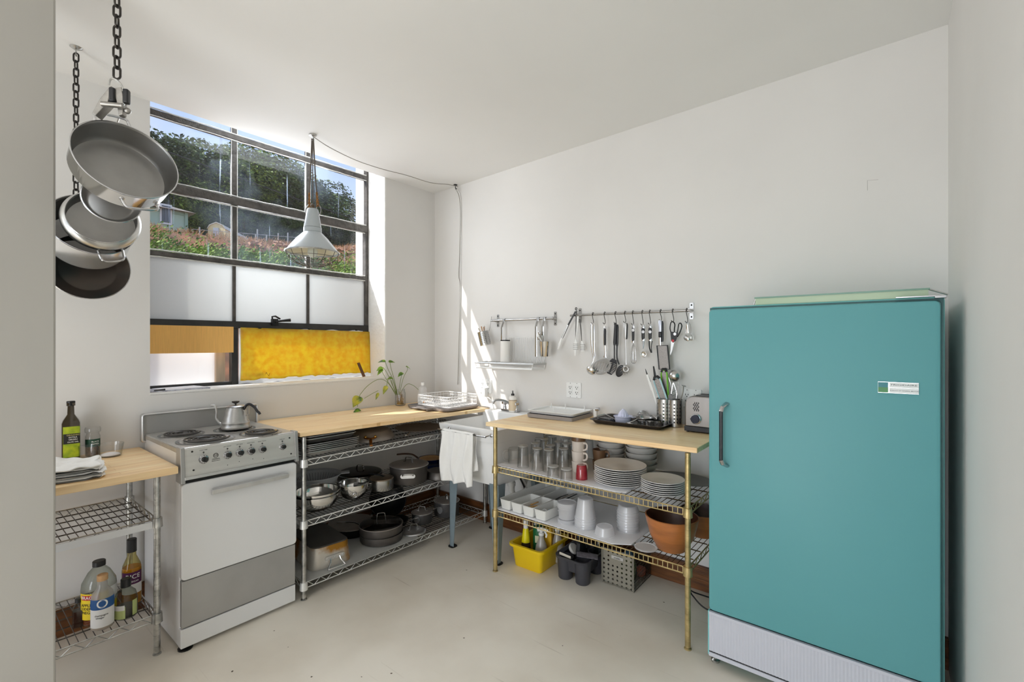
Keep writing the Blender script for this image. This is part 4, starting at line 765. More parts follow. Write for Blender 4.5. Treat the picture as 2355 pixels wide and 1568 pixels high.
# ================= bottles =================
def bottle(name,lab,cat,x,y,z,prof,mt,cap=None,labels=(),liquid=None,group=None,rz=None,sq=None,extra=None):
    rz=toward(x,y) if rz is None else rz
    t=thing(name,lab,cat,(x,y,z),rz,group)
    q=M(); fl=(lambda a,zz:1/max(abs(math.cos(a)),abs(math.sin(a)))**.8 if sq else 1) if sq else None
    q.lathe(prof,32,cap=False,flute=fl); b=q.build('bottle_body',mt,t)
    if liquid:
        zl,lm=liquid; pp=[(0,.003)]; 
        for r,zz in prof:
            if 0.003<zz<zl and r>.003: pp.append((r-.0015,zz))
        pp.append((pp[-1][0],zl)); pp.append((0,zl)); q=M(); q.lathe(pp,28,cap=False,flute=fl); q.build('liquid',lm,t)
    if cap:
        cr_,c0,c1,cm=cap; q=M(); q.lathe([(0,c0),(cr_,c0),(cr_,c1-.002),(cr_-.002,c1),(0,c1)],24,flute=lambda a,zz:1+.02*math.cos(24*a)); q.build('cap',cm,t)
    def rad(zz):
        for (r0,z0),(r1,z1) in zip(prof,prof[1:]):
            if z0<=zz<=z1 and z1>z0: return r0+(r1-r0)*(zz-z0)/(z1-z0)
        return prof[1][0]
    for i,(z0,z1,a0,a1,lm,txts) in enumerate(labels):
        q=M(); n=44
        for off in (.0006+.0003*i,):
            q.grid(lambda u,v:(lambda a,zz:((rad(zz)+off)*(fl(a,zz) if fl else 1)*math.cos(a),(rad(zz)+off)*(fl(a,zz) if fl else 1)*math.sin(a),zz))(a0+(a1-a0)*u,z0+(z1-z0)*v),n,4)
        lb=q.build('label',lm,t,recalc=False)
        for s,size,zz,aa,tm in txts:
            q=M()
            def fn(v,zz=zz,aa=aa): 
                R=rad(zz+v[1])+.0014+.0003*i; a=aa+v[0]/R; k=(fl(a,0) if fl else 1); return (R*k*math.cos(a),R*k*math.sin(a),zz+v[1])
            q.text(s,size,fn,5 if size>.02 else 2); q.build('label_lettering',tm,lb,smooth=False)
    return t
INK=mat('black_ink',srgb(24,24,24),.6); WINK=mat('white_ink',srgb(240,240,236),.6)
BG=clear('bottle_glass',(.86,.88,.84),(.45,.47,.42)); AMBL=mat('cider_brown',srgb(120,52,16),.15); 
YEL=mat('label_yellow',srgb(236,206,36),.5); REDL=mat('label_red',srgb(190,32,34),.5)
ZB=.1835
bottle('vinegar_bottle','large round glass bottle with yellow label and black cap, behind the white labelled bottle','bottle',.375,-2.285,ZB,[(0,0),(.055,0),(.061,.006),(.061,.145),(.058,.172),(.038,.212),(.021,.232),(.021,.245)],BG,(.0225,.236,.258,BLACKP),[(.030,.140,-1.3,1.35,YEL,[('APPLE',.017,.092,-.75,INK),('CIDER',.015,.077,-.75,INK),('VINEGAR',.017,.061,-.70,INK)]),(.114,.134,-1.15,.0,REDL,[('BRAGG',.019,.124,-.62,WINK)]),(.085,.150,.55,1.4,WPLAST,[])],(.05,AMBL))
CREAML=mat('label_white',srgb(232,230,228),.55); BLUEL=mat('label_blue',srgb(34,86,146),.5)
bottle('vinegar_bottle','corked bottle with blue band and white champagne vinegar label, front of left rack','bottle',.458,-2.288,ZB,[(0,0),(.035,0),(.039,.005),(.039,.128),(.035,.146),(.018,.172),(.0155,.200),(.017,.208)],translucent('frosty_bottle',srgb(206,204,200),srgb(206,204,198),.45,see=.45,gloss=.08),(.0185,.200,.224,mat('cork',srgb(214,170,122),.8,var=.25,scale=40)),[(.014,.090,-1.35,1.35,CREAML,[('champagne',.0105,.066,-.1,INK),('vinegar',.0105,.056,-.2,INK)]),(.090,.132,-1.35,1.35,BLUEL,[('O',.050,.112,-.02,WINK)])],(.045,mat('pale_vinegar',srgb(196,160,110),.2)))
bottle('vinegar_bottle','slim amber bottle with long black neck and purple label, back of the left rack','bottle',.325,-2.160,ZB,[(0,0),(.034,0),(.037,.005),(.037,.155),(.034,.180),(.017,.222),(.015,.275),(.017,.277),(.017,.292)],clear('yellow_glass',(.86,.80,.50),(.45,.38,.15)),(.0185,.240,.300,BLACKP),[(.100,.155,-1.2,1.2,mat('label_purple',srgb(84,20,76),.5),[('RICE',.028,.134,.12,WINK),('VINEGAR',.011,.112,.12,WINK)]),(.055,.100,-1.2,1.2,CREAML,[])],(.170,mat('rice_vinegar',srgb(214,150,40),.2)))
bottle('sauce_bottle','squat bottle with black cap and pale green label, front right of the left rack','bottle',.438,-2.205,ZB,[(0,0),(.037,0),(.042,.006),(.042,.078),(.035,.108),(.016,.128),(.015,.140)],BG,(.0185,.132,.168,BLACKP),[(.008,.060,-1.25,-.05,mat('label_pale_green',srgb(192,204,134),.55),[]),(.045,.066,-1.2,-.1,CREAML,[]),(.012,.078,.55,1.1,mat('label_pale_green',srgb(192,204,134),.55),[])],(.045,mat('dark_sauce',srgb(40,30,24),.2)))
bottle('syrup_bottle','small square bottle of dark brown syrup with black cap beside the partition','bottle',.375,-2.352,ZB,[(0,0),(.018,0),(.0205,.004),(.0205,.075),(.016,.088),(.009,.098),(.009,.108)],BG,(.0115,.103,.120,BLACKP),[],(.070,mat('syrup',srgb(52,18,8),.15)),sq=True)
GL=mat('olive_glass',srgb(52,42,24),.12,coat=.5)
bottle('oil_bottle','tall square olive oil bottle with green label at the partition edge','bottle',.075,-2.335,.8515,[(0,0),(.030,0),(.033,.004),(.033,.170),(.028,.184),(.013,.210),(.012,.250),(.015,.252),(.015,.264)],GL,(.0155,.250,.272,BLACKM),[(.012,.155,-.7,.85,mat('label_lime',srgb(120,150,24),.5,col2=srgb(178,192,30),scale=30),[]),(.075,.122,-.68,.83,INK,[('ORGANIC',.009,.115,.18,mat('gold_ink',srgb(200,190,120),.5)),('EXTRA',.009,.1045,.18,WINK),('VIRGIN',.009,.094,.18,WINK),('OLIVE OIL',.008,.083,.18,WINK)])],sq=True)
bottle('spice_jar','clear spice grinder jar with dark green label beside the olive oil','jar',.07,-2.256,.8515,[(0,0),(.026,0),(.028,.004),(.028,.095),(.024,.104),(.024,.112),(.030,.114),(.031,.128),(.028,.138)],GLASS,None,[(.045,.082,-1.3,1.3,mat('label_dark_green',srgb(24,70,50),.5),[('BLACK',.010,.070,.35,WINK),('PEPPER',.010,.058,.35,WINK)])],(.045,mat('peppercorn',srgb(120,96,80),.8,var=.5,scale=80)))
def tumbler(name,lab,cat,x,y,z,r0,r1,h,mt=GLASS,grp=None,inv=False,n=28,wall=.0022,cut=0):
    t=thing(name,lab,cat,(x,y,z),0,grp); o=[(0,0),(r0*.92,0),(r0,.004),(r1,h)] if not inv else [(r1,0),(r0,h-.004),(r0*.92,h),(0,h)]
    q=M(); fl=(lambda a,zz:1+cut*math.cos(12*a)) if cut else None
    if not inv: q.lathe(vessel(o,wall),n,cap=False,flute=fl)
    else: q.lathe([(r1,0),(r0,h-.004),(r0*.92,h),(r0*.6,h-.001),(0,h-.003)],n,cap=False,flute=fl); q.lathe([(r1-wall,0),(r0-wall,h-.012),(0,h-.014)],n,cap=False); q.lathe([(r1,0),(r1-wall,0)],n,cap=False)
    q.build('glass_wall' if mt is GLASS else 'cup_wall',mt,t,recalc=False)
    if inv: q=M(); q.lathe([(0,h-.006),(r0*.9,h-.006),(r0*.985,h-.003),(r0*.92,h+.0006),(r0*.6,h-.0004),(0,h-.002)],n,cap=False,flute=fl); q.build('thick_base',THICKG,t)
    return t
g=tumbler('drinking_glass','short clear tumbler half hidden behind the white cloths','glass',.135,-2.285,.8515,.030,.034,.062)
g=tumbler('glass_dish','low clear glass dish with white salt inside, right of the spice jar','dish',.150,-2.205,.8515,.044,.052,.060); q=M(); q.lathe([(0,.006),(.038,.006),(.036,.010),(.02,.016),(0,.018)],20,cap=False); q.build('salt',mat('salt',srgb(240,234,232),.9),g)
t=thing('folded_cloths','folded white cloths stacked on the left butcher block counter','cloth',(.455,-2.405,.8515),A(-8))
for k,(w_,d_,hh) in enumerate(((.27,.24,.013),(.265,.235,.013),(.25,.235,.016))):
    def fn(u,v,k=k,w_=w_,d_=d_,hh=hh):
        a=2*PI*v; cx_=math.cos(a); sy_=math.sin(a); e=abs(2*u-1)
        x=-w_/2+w_*u; y=d_/2*math.copysign(abs(cx_)**.35,cx_)*(1-.10*e**6)+.004*math.sin(9*u+k); zz=hh/2+hh/2*math.copysign(abs(sy_)**.6,sy_)*(1-.5*e**8)+.0022*math.sin(17*u+3*cx_+k*2)+.002*math.sin(31*u*(1-.3*cx_))
        return (x,y+(.006 if k==1 else 0),zz+k*.0145+.001)
    q=M(); q.grid(fn,36,40); q.build('folded_cloth',TW,t)
q=M(); q.grid(lambda u,v:(-.135+.26*u,-.10+.20*v+.01*math.sin(8*u),.0475+.004*math.sin(11*u+6*v)+.005*math.sin(5*v+3*u)+.003*math.cos(19*v)),36,30); q.build('top_cloth',TW,t,solid=.004)
# ================= plant in a jar =================
p=Vector((.075,-.425,.9045)); t=thing('jar_plant','leggy vining plant with heart leaves rooted in a clear glass jar','plant',p,0)
q=M(); q.lathe(vessel([(0,0),(.036,0),(.041,.006),(.041,.095),(.036,.112),(.034,.118),(.036,.128)],.0022),32,cap=False); q.build('glass_jar',GLASS,t,recalc=False)
r=random.Random(8); q=M()
for k in range(46):
    a=r.uniform(0,6.3); rr_=r.uniform(.008,.032); zt=r.uniform(.03,.11)
    q.tube(smoothpath([(rr_*.4*math.cos(a),rr_*.4*math.sin(a),zt),(rr_*math.cos(a+1),rr_*math.sin(a+1),zt*.6),(rr_*math.cos(a+2.4),rr_*math.sin(a+2.4),.012),(rr_*math.cos(a+4),rr_*math.sin(a+4),.010)],3),.0013,4)
q.build('roots',mat('pale_roots',srgb(206,160,58),.7,col2=srgb(120,90,50),scale=20),t)
LEAF=translucent('plant_leaf',srgb(88,128,40),srgb(150,190,50),.35,col2=srgb(70,110,38),scale=30,rough=.3,gloss=.06); LEAFY=translucent('yellowed_leaf',srgb(190,190,60),srgb(210,200,60),.35,col2=srgb(96,130,40),scale=22,gloss=.06); STEMM=mat('green_stem',srgb(110,130,56),.5)
def P3(px,py,x): v=at(px,py,x=x)-p; return (v.x,v.y,v.z)
def leaf(c,d,up,L,W,mt,curl=.25,parent=None):
    c=Vector(c); d=Vector(d).normalized(); up=Vector(up); up=(up-d*up.dot(d)).normalized(); s=d.cross(up)
    def fn(u,v):
        a=u; w=W*math.sin(PI*min(1,a**.62))*(1-a*.12); b=(v-.5)*2
        return c+d*(L*(a-.08*abs(b)*(1-a)*(1 if a<.4 else 0)))+s*(w*b)+up*(-curl*L*a*a+abs(b)*w*.35)
    q=M(); q.grid(fn,14,8); return q.build('leaf',mt,parent or t,solid=.0008)
stems=[([P3(914,908,.075),P3(905,875,.08),P3(893,850,.10),P3(886,832,.11)],P3(886,832,.11),(-.5,-.6,.1),.055,.022,LEAF),([P3(914,908,.075),P3(908,878,.09),P3(899,845,.11),P3(897,832,.12)],P3(895,833,.12),(.2,1,.15),.05,.020,LEAFY),
([P3(912,908,.075),P3(896,870,.12),P3(884,848,.15),P3(878,846,.16)],P3(880,846,.16),(-.2,-1,-.25),.05,.02,LEAF),([P3(916,908,.075),P3(921,875,.08),P3(924,862,.08)],P3(926,858,.08),(0,-.9,-.35),.05,.019,LEAF),
([P3(918,908,.075),P3(928,868,.08),P3(937,850,.09),P3(935,841,.09)],P3(934,843,.09),(.1,1,-.3),.05,.010,LEAF),([P3(912,908,.075),P3(885,866,.14),P3(877,850,.16)],P3(880,850,.17),(-.3,-.9,-.7),.055,.018,LEAF),
([P3(910,908,.075),P3(892,880,.12),P3(872,872,.14),P3(848,885,.14),P3(830,905,.12),P3(826,914,.12)],P3(828,914,.12),(.1,-.75,-.6),.085,.040,LEAFY),([P3(914,908,.075),P3(900,868,.15),P3(893,872,.20),P3(889,888,.21)],P3(889,888,.21),(.2,-.7,-.9),.065,.018,LEAFY),
([P3(870,898,.18),P3(856,905,.15),P3(838,916,.12)],P3(870,904,.2),(.1,-.55,-.9),.05,.012,LEAFY),([P3(918,908,.075),P3(935,884,.08),P3(950,886,.09),P3(962,896,.10)],P3(962,896,.10),(.1,1,-.4),.02,.006,LEAF),
([P3(914,908,.075),P3(905,890,.09),P3(900,874,.10)],P3(903,870,.10),(0,-1,.1),.05,.016,LEAF),([P3(826,914,.12),P3(822,935,.12)],P3(828,943,.14),(0,-1,-.05),.055,.020,LEAF)]
for pts,c,dd,L_,W_,mt in stems:
    q=M(); q.tube(smoothpath(pts,5),.0019,6); st=q.build('stem',STEMM,t); leaf(c,dd,(.5,-.1,1),L_,W_,mt,parent=st)
# ================= dish corner =================
CLEARP=translucent('clear_soap_bottle',srgb(240,240,240),srgb(245,245,245),.5,see=.35,gloss=.1)
t=bottle('dish_soap_bottle','clear waisted dish soap bottle with orange fruit on its white label','bottle',.20,-.305,.9045,[(0,0),(.034,0),(.038,.005),(.038,.085),(.034,.098),(.030,.108),(.033,.125),(.028,.140),(.012,.150),(.012,.158)],CLEARP,(.013,.156,.178,WPLAST),[(.010,.085,-1.4,1.2,WPLAST,[])])
q=M(); q.sphere((.0385,.012,.028),.010,12,8,(.2,1,1)); q.build('orange_picture',mat('orange_print',srgb(236,160,70),.5),t)
TRG=mat('warm_grey_tray',srgb(132,126,124),.4)
cor=[(.215,-.530),(.62,-.455),(.655,-.085),(.16,-.085)]
t=thing('drain_tray','dark grey plastic drip tray under the white wire dish rack','tray',(0,0,.9035),0)
def trayring(z,ins): 
    cx_=.415;cy_=-.285; w_,d_=.46-ins*2,.36-ins*2; return [(x,y,z) for x,y in rrect(w_,d_,.045,5,cx_,cy_)]
q=M(); q.loft([trayring(0,.012),trayring(.006,.003),trayring(.020,0),trayring(.021,.004),trayring(.009,.014)]); q.build('tray_body',TRG,t)
q=M(); q.box(.30,.50,-.512,-.462,.010,.016); q.box(.30,.315,-.515,-.46,.004,.02); q.box(.485,.50,-.515,-.46,.004,.02); q.build('pour_spout',TRG,t,bevel=.003,smooth=False)
t=thing('dish_rack','white coated wire dish rack standing in the grey drip tray','dish rack',(0,0,.9135),0); WW=mat('white_wire',srgb(238,238,238),.35)
rx0,rx1,ry0,ry1=.24,.60,-.40,-.09; hh=.085
q=M(); 
for z_,r_ in ((.012,.0028),(.04,.002),(.065,.002),(hh,.0032)):
    q.tube([(a[0],a[1],z_) for a in rrect(rx1-rx0,ry1-ry0,.03,4,(rx0+rx1)/2,(ry0+ry1)/2)],r_,6,closed=True)
for i in range(19):
    x_=rx0+.02+(rx1-rx0-.04)*i/18; q.tube([(x_,ry0,hh),(x_,ry0,.012),(x_,ry1,.012),(x_,ry1,hh)],.0016,5)
for i in range(9):
    y_=ry0+.03+(ry1-ry0-.06)*i/8; q.tube([(rx0,y_,hh),(rx0,y_,.012),(rx1,y_,.012),(rx1,y_,hh)],.0016,5)
q.build('wire_basket',WW,t)
q=M()
for i in range(16):
    y_=ry0+.03+.017*i; q.tube(smoothpath([(.30,y_,.013),(.315,y_,.045),(.33,y_,.013)],5),.0016,5); q.tube(smoothpath([(.42,y_,.013),(.435,y_,.045),(.45,y_,.013)],5),.0016,5)
q.build('plate_prongs',WW,t)
t=bottle('hand_soap','soap bottle with black pump and beige label on the sink ledge','bottle',.93,-.075,ZT+.0455,[(0,0),(.026,0),(.029,.004),(.029,.10),(.024,.112),(.011,.118),(.011,.125)],mat('soap_white',srgb(238,234,228),.3),(.012,.120,.134,BLACKP),[(.012,.09,-1.5,1.5,mat('label_beige',srgb(226,206,176),.5),[]),(.084,.088,-1.5,1.5,mat('label_tan_stripe',srgb(160,136,110),.5),[])])
q=M(); q.cyl((0,0,.13),(0,0,.15),.004,8); q.tube([(-.006,0,.152),(.016,0,.150),(.022,0,.146)],.0045,8); q.build('pump_head',BLACKP,t)
# ================= pendant lamp, cables, chains =================
p=at(719,310,z=2.6955); LX,LY=p.x,p.y
LGR=mat('grey_lamp_enamel',srgb(176,184,188),.3,coat=.3)
t=thing('pendant_lamp','grey industrial pendant lamp with wire cage hanging before the window','lamp',(LX,LY,0),0)
q=M(); q.lathe([(.022,2.6965),(.022,2.690),(.010,2.684),(0,2.684)][::-1],20,cap=False); q.tube(arc((0,0,2.672),.012,-200,60,10),.003,6); q.build('ceiling_hook',WORN,t)
O=[(0,2.145),(.024,2.145),(.034,2.205),(.030,2.212)]
q=M(); q.lathe([(.052,2.115),(.034,2.225),(.030,2.232),(0,2.232)],32,cap=False); q.lathe([(.049,2.085),(.053,2.088),(.053,2.113),(.049,2.115)],32,cap=False); q.build('socket_housing',LGR,t)
q=M(); sh=[(.048,2.09),(.060,2.078),(.09,2.048),(.13,1.998),(.152,1.968),(.156,1.962)]; q.lathe(sh+[(a-.003,b-.002) for a,b in sh[::-1]],44,cap=False); s=q.build('shade',LGR,t)
q=M(); q.lathe([(.0,2.05),(.08,2.04),(.12,2.0),(.147,1.966)],40,cap=False); q.build('reflector_inside',mat('cream_inside',srgb(232,228,206),.4),s)
q=M(); q.tube([(.158*math.cos(k*PI/24),.158*math.sin(k*PI/24),1.962) for k in range(48)],(.005,.004),6,closed=True,flat=(0,0,1)); q.build('rim_band',WORN,s)
q=M()
for rr_,zz in ((.142,1.930),(.112,1.902),(.072,1.882),(.035,1.874)): q.tube([(rr_*math.cos(k*PI/20),rr_*math.sin(k*PI/20),zz) for k in range(40)],.0018,5,closed=True)
for k in range(14): a=2*PI*k/14; q.tube(smoothpath([(r_*math.cos(a),r_*math.sin(a),z_) for r_,z_ in ((.157,1.96),(.142,1.930),(.112,1.902),(.072,1.882),(.035,1.874))],3),.0018,5)
q.build('wire_cage',mat('cage_steel',srgb(110,106,98),.4,.8),t)
q=M(); q.sphere((0,0,1.965),.030,16,10,(1,1,1.25)); q.cyl((0,0,1.99),(0,0,2.04),.014,12); q.build('bulb',mat('bulb_glass',srgb(226,232,226),.2),t)
ROPE=mat('brown_rope',srgb(150,104,48),.9,var=.4,scale=60); CORD=mat('grey_cord',srgb(92,84,76),.7)
def twist(a,b,r,rr_,n=60,tw=9):
    A_,B_=Vector(a),Vector(b); d_=(B_-A_); s1=d_.orthogonal().normalized(); s2=d_.normalized().cross(s1); return [A_+d_*i/n+(s1*math.cos(2*PI*tw*i/n)+s2*math.sin(2*PI*tw*i/n))*rr_ for i in range(n+1)]
for s_,x_ in ((-1,-.012),(1,.014)):
    q=M(); q.tube([(x_*.6,.0,2.672),(x_*1.3,x_*.5,2.45),(x_*1.8,x_*.9,2.33)],.0042,6); q.build('suspension_cord',CORD,t)
    q=M()
    for ph in (0,1): q.tube(twist((x_*1.8,x_*.9,2.335),(x_*1.9+(.02 if ph else 0),x_*1.1,2.20 if s_<0 else 2.245),.003,.003 if ph==0 else -.003,50,6),.0036,6)
    q.build('jute_rope',ROPE,t)
    q=M(); q.tube(smoothpath([(x_*1.9,x_,2.26),(x_*3.0+.004*s_,x_*2,2.235),(x_*2.7,x_*2,2.205),(x_*1.6,x_,2.20)],5,closed=True),.003,6); q.build('wire_loop',WORN,t)
q=M(); q.tube([(0,0,2.23),(.002,0,2.30),(0,0,2.66)],.003,6); q.build('supply_cable',CORD,t)
q=M(); q.lathe([(.012,2.228),(.012,2.258),(.006,2.264),(0,2.264)][::-1],14,cap=False); q.build('cable_gland',mat('bronze_gland',srgb(96,82,66),.5,.6),t)
hk=at(1053,430,z=2.685)
q=M(); pts=[at(px,py,z=zz) for px,py,zz in ((723,316,2.676),(760,340,2.672),(820,369,2.668),(880,389,2.668),(935,403,2.668),(990,420,2.668),(1030,424,2.668),(1053,429,2.665))]
for a in pts: a.y=min(a.y,-.02)
q.tube(smoothpath(pts,5),.0026,6); c0=Vector((hk.x,-.03,2.66))
pts=[c0,Vector((hk.x+.02,-.012,2.60)),Vector((hk.x+.032,-.008,2.45)),Vector((hk.x+.02,-.008,2.1)),Vector((hk.x+.012,-.008,1.95)),Vector((hk.x+.028,-.008,1.85)),Vector((hk.x+.018,-.008,1.5)),Vector((hk.x+.0,-.008,1.05))]
q.tube(smoothpath(pts,6),.0026,6); tag(q.build('lamp_cable',mat('pale_cable',srgb(150,146,138),.6)),'thin grey cable running from the lamp along the ceiling and down the corner','cable')
q=M(); q.tube(smoothpath([c0+Vector((.004,0,0)),Vector((hk.x+.034,-.009,2.58)),Vector((hk.x+.036,-.007,2.3)),Vector((hk.x+.034,-.007,1.95)),Vector((hk.x+.022,-.007,1.45)),Vector((hk.x+.012,-.007,1.05))],6),.0024,6); tag(q.build('corner_cable',WPLAST),'second thin white cable hanging beside the lamp cable in the corner','cable')
t=thing('ceiling_hook','small dark hook in the ceiling corner holding the lamp cable','hook',(hk.x,-.035,2.6975),0); q=M(); q.lathe([(0,-.008),(.016,-.006),(.016,0),(0,0)],16,cap=False); q.build('hook_plate',BLACKM,t); q=M(); q.tube([(0,0,-.006),(0,0,-.03),(.008,0,-.04),(.014,0,-.032)],.0035,6); q.build('hook_stem',BLACKM,t)
# hanging chains
CHN=mat('dark_chain',srgb(66,62,58),.45,.7,var=.3,scale=30)
def link():
    q=M(); a,b=.0095,.020; pts=[(a*math.cos(k*PI/8),0,(b-a)+a*math.sin(k*PI/8)) for k in range(9)]+[(a*math.cos(k*PI/8),0,-(b-a)+a*math.sin(k*PI/8)) for k in range(8,17)]
    q.tube(pts,.0033,6,closed=True); return q.build('chain_link',CHN)
lk=link()
def chain(lab,x,y,z1,z0,gr=None,plate=True):
    t=thing('hanging_chain',lab,'chain',(x,y,z1),0)
    if plate: q=M(); q.lathe([(0,-.012),(.012,-.008),(.022,-.001),(.022,0),(0,0)],20,cap=False); q.tube([(0,0,-.006),(0,0,-.032),(.006,0,-.04)],.003,6); q.build('ceiling_plate',WORN,t)
    n=int((z1-.035-z0)/.0332)
    for k in range(n):
        c=lk.copy(); COL.objects.link(c); c.parent=t; c.location=(0,0,-.045-.0332*k); c.rotation_euler=(0,0,A(50)+(PI/2 if k%2 else 0)+.12*math.sin(k*2.1))
    return z1-.045-.0332*(n-1)-.02
p1=at(269,100,x=1.135); ze=at(269,188,x=1.135).z
zh=chain('dark chain nearest the camera, holding the clamp with the big steel pans',1.135,p1.y,zc(1.135),ze+.004)
hc=at(175,110,z=2.695)
chain('dark chain hanging from a ceiling plate nearer the window wall',hc.x,hc.y,zc(hc.x),at(178,470,x=hc.x).z)
bpy.data.objects.remove(lk)
t=thing('s_hook','grey steel hook joining the near chain to the pan clamp','hook',(1.135,p1.y,ze),A(50))
q=M(); q.tube(smoothpath([(-.022,0,-.012),(-.018,0,.006),(-.004,0,.008),(.012,0,-.008),(.016,0,-.028),(.0,0,-.040),(-.014,0,-.046),(-.018,0,-.062),(-.006,0,-.078),(.014,0,-.078),(.020,0,-.066)],4),.0028,7); q.build('hook_wire',WORN,t)
# spring clamps
CL=mat('worn_clamp_steel',srgb(178,174,168),.38,.8,var=.35,scale=26)
cz=at(268,230,x=1.12).z
t=thing('spring_clamp','steel spring clamp with black pads gripping the handle of the largest hanging pan','clamp',(1.125,p1.y,cz),A(52))
q=M(); q.prism([(-.006,.030),(.020,.036),(.026,.0),(.024,-.052),(.012,-.056),(.006,-.01)],-.012,.012,'y'); q.build('front_jaw',CL,t,bevel=.002,smooth=False)
q=M(); q.prism([(-.010,.030),(-.004,.034),(-.014,-.02),(-.048,-.066),(-.058,-.060),(-.036,-.01)],-.018,.018,'y'); q.build('rear_jaw',CL,t,bevel=.002,smooth=False)
for x_ in (-.004,.034): q=M(); q.box(x_-.008,x_+.008,-.020,.0,-.016,.030); q.build('black_pad',BLACKP,t,bevel=.004)
q=M(); q.cyl((-.03,-.02,-.028),(.028,-.02,-.028),.008,12); q.sphere((.034,-.004,-.036),.010,10,8); q.build('pivot_spring',CL,t)
# ---------- hanging pans ----------
def basis(n,up=(0,0,1)):
    n=Vector(n).normalized(); up=Vector(up); x=(up-n*up.dot(n)).normalized(); y=n.cross(x); return Matrix((x,y,n)).transposed().to_4x4()
def hung(name,lab,c,n,prof,mt,cat='pan',inm=None,hr=None,rt=.002,loopw=.055,out=.04,hz=-.012,only=None,tilt=0):
    t=bpy.data.objects.new(name,None); COL.objects.link(t); t.matrix_world=Matrix.Translation(c)@basis(n)@Matrix.Rotation(tilt,4,'Z'); tag(t,lab,cat)
    q=M(); q.lathe(prof,64,cap=False); b=q.build('pan_outside',mt,t)
    R=prof[-1][0]; inn=[(max(r_-rt,0),z_+(rt if r_<R*.97 and i_<len(prof)-2 else 0)) for i_,(r_,z_) in enumerate(prof)]; q=M(); q.lathe(inn,64,cap=False); q.build('pan_inside',inm or BRUSH,t)
    q=M(); q.tube([(R*math.cos(k*PI/32),R*math.sin(k*PI/32),prof[-1][1]) for k in range(64)],.0022,6,closed=True); q.build('rim',CHROME,b)
    if hr:
        for a in hr:
            looph(a,R-.001,hz,CHROME,t,w=loopw,out=out,r=.0045,dz=.004)
            for s_ in (-1,1): q=M(); q.T=Matrix.Rotation(a,4,'Z'); q.sphere((R-rt-.001,s_*loopw,hz),.006,10,6,(.4,1,1)); q.build('rivet',CHROME,t)
    return t
SAT=mat('satin_pan_inside',(.36,.355,.345),.36,1,var=.10,scale=14)
hung('hanging_saute_pan','largest hanging steel pan with loop handles, nearest the camera on the clamp',(1.127,-2.342,2.002),(.926,.056,.374),[(0,-.088),(.112,-.088),(.128,-.084),(.136,-.072),(.139,-.006),(.142,0)],POL,inm=SAT,hr=(A(8),A(188)),loopw=.046,out=.034,hz=-.016)
k_=(2.85-1.66)/2.85
hung('hanging_skillet','hanging steel skillet showing only a crescent beneath the largest pan',tuple(at(258,460,x=.985)),(.96,-.01,.26),[(0,-.035),(.056,-.035),(.066,-.030),(.079,-.004),(.082,0)],POL,inm=SAT)
hung('hanging_saucier','rounded satin steel saucier with loop handle, hanging below the largest pan',(.474,-2.291,1.934),(.955,-.124,.262),[(0,-.090),(.085,-.088),(.118,-.074),(.133,-.050),(.134,-.030),(.124,-.014),(.117,-.010),(.118,0)],mat('satin_steel_body',(.62,.62,.60),.3,1,var=.08,scale=6),inm=SAT,hr=(A(192),),loopw=.040,out=.06,hz=-.058,rt=.002)
hung('hanging_pot','polished steel pot hanging behind the rounded saucier',tuple(at(214,516,x=.40)),(.90,.0,.43),[(0,-.150),(.122,-.150),(.138,-.142),(.143,-.12),(.146,-.004),(.149,0)],mat('bright_polished_pot',(.80,.80,.79),.22,.75),inm=SAT)
hung('hanging_frying_pan','dark carbon steel frying pan, lowest and furthest of the hanging pans',(.297,-2.306,1.737),(.985,-.05,.155),[(0,-.035),(.098,-.035),(.105,-.030),(.146,0)],mat('carbon_steel',srgb(84,78,72),.36,.7,col2=srgb(52,62,60),scale=6,detail=2),inm=mat('seasoned_steel',srgb(92,84,78),.34,.75,col2=srgb(60,66,64),scale=5,detail=2,lo=.35,hi=.6))
q=M(); q.tube(smoothpath([(.975,-2.33,1.972),(.945,-2.335,2.05),(.955,-2.34,2.14),(1.03,-2.343,2.175),(1.09,-2.345,cz-.035)],5),.0025,6); tag(q.build('hanging_hook',WORN),'steel wire hook behind the largest pan holding the small skillet','hook')
for (a_,b_,nm) in (((.56,-2.315,2.052),(.335,-2.351,2.12),'saucier'),((.45,-2.34,2.03),(.32,-2.35,2.10),'pot'),((.33,-2.31,1.885),(.318,-2.34,2.0),'frying_pan')):
    q=M(); q.tube(smoothpath([a_,((a_[0]+b_[0])/2,(a_[1]+b_[1])/2,(a_[2]+b_[2])/2+.02),b_],5),.003,6); tag(q.build('hanging_hook',WORN),'steel wire hook holding the hanging %s on the far chain'%nm.replace('_',' '),'hook')
# ================= RIGHT RACK: shelf liners =================
LIN=mat('white_liner_board',srgb(236,236,238),.4)
q=M(); q.prism([(1.185,-.560),(2.00,-.572),(2.045,-.545),(2.05,-.06),(1.21,-.05),(1.185,-.08)],SH1,SH1+.004); tag(q.build('shelf_liner',LIN,smooth=False),'white liner board under the glasses and plates on the brass coloured rack','shelf liner')
q=M(); q.prism([(1.185,-.560),(1.98,-.572),(2.06,-.52),(2.06,-.06),(1.19,-.05)],SH2,SH2+.004); tag(q.build('shelf_liner',LIN,smooth=False),'white liner board under the cutlery tray and tubs on the lower shelf','shelf liner')
ZA1,ZA2=SH1+.0045,SH2+.0045
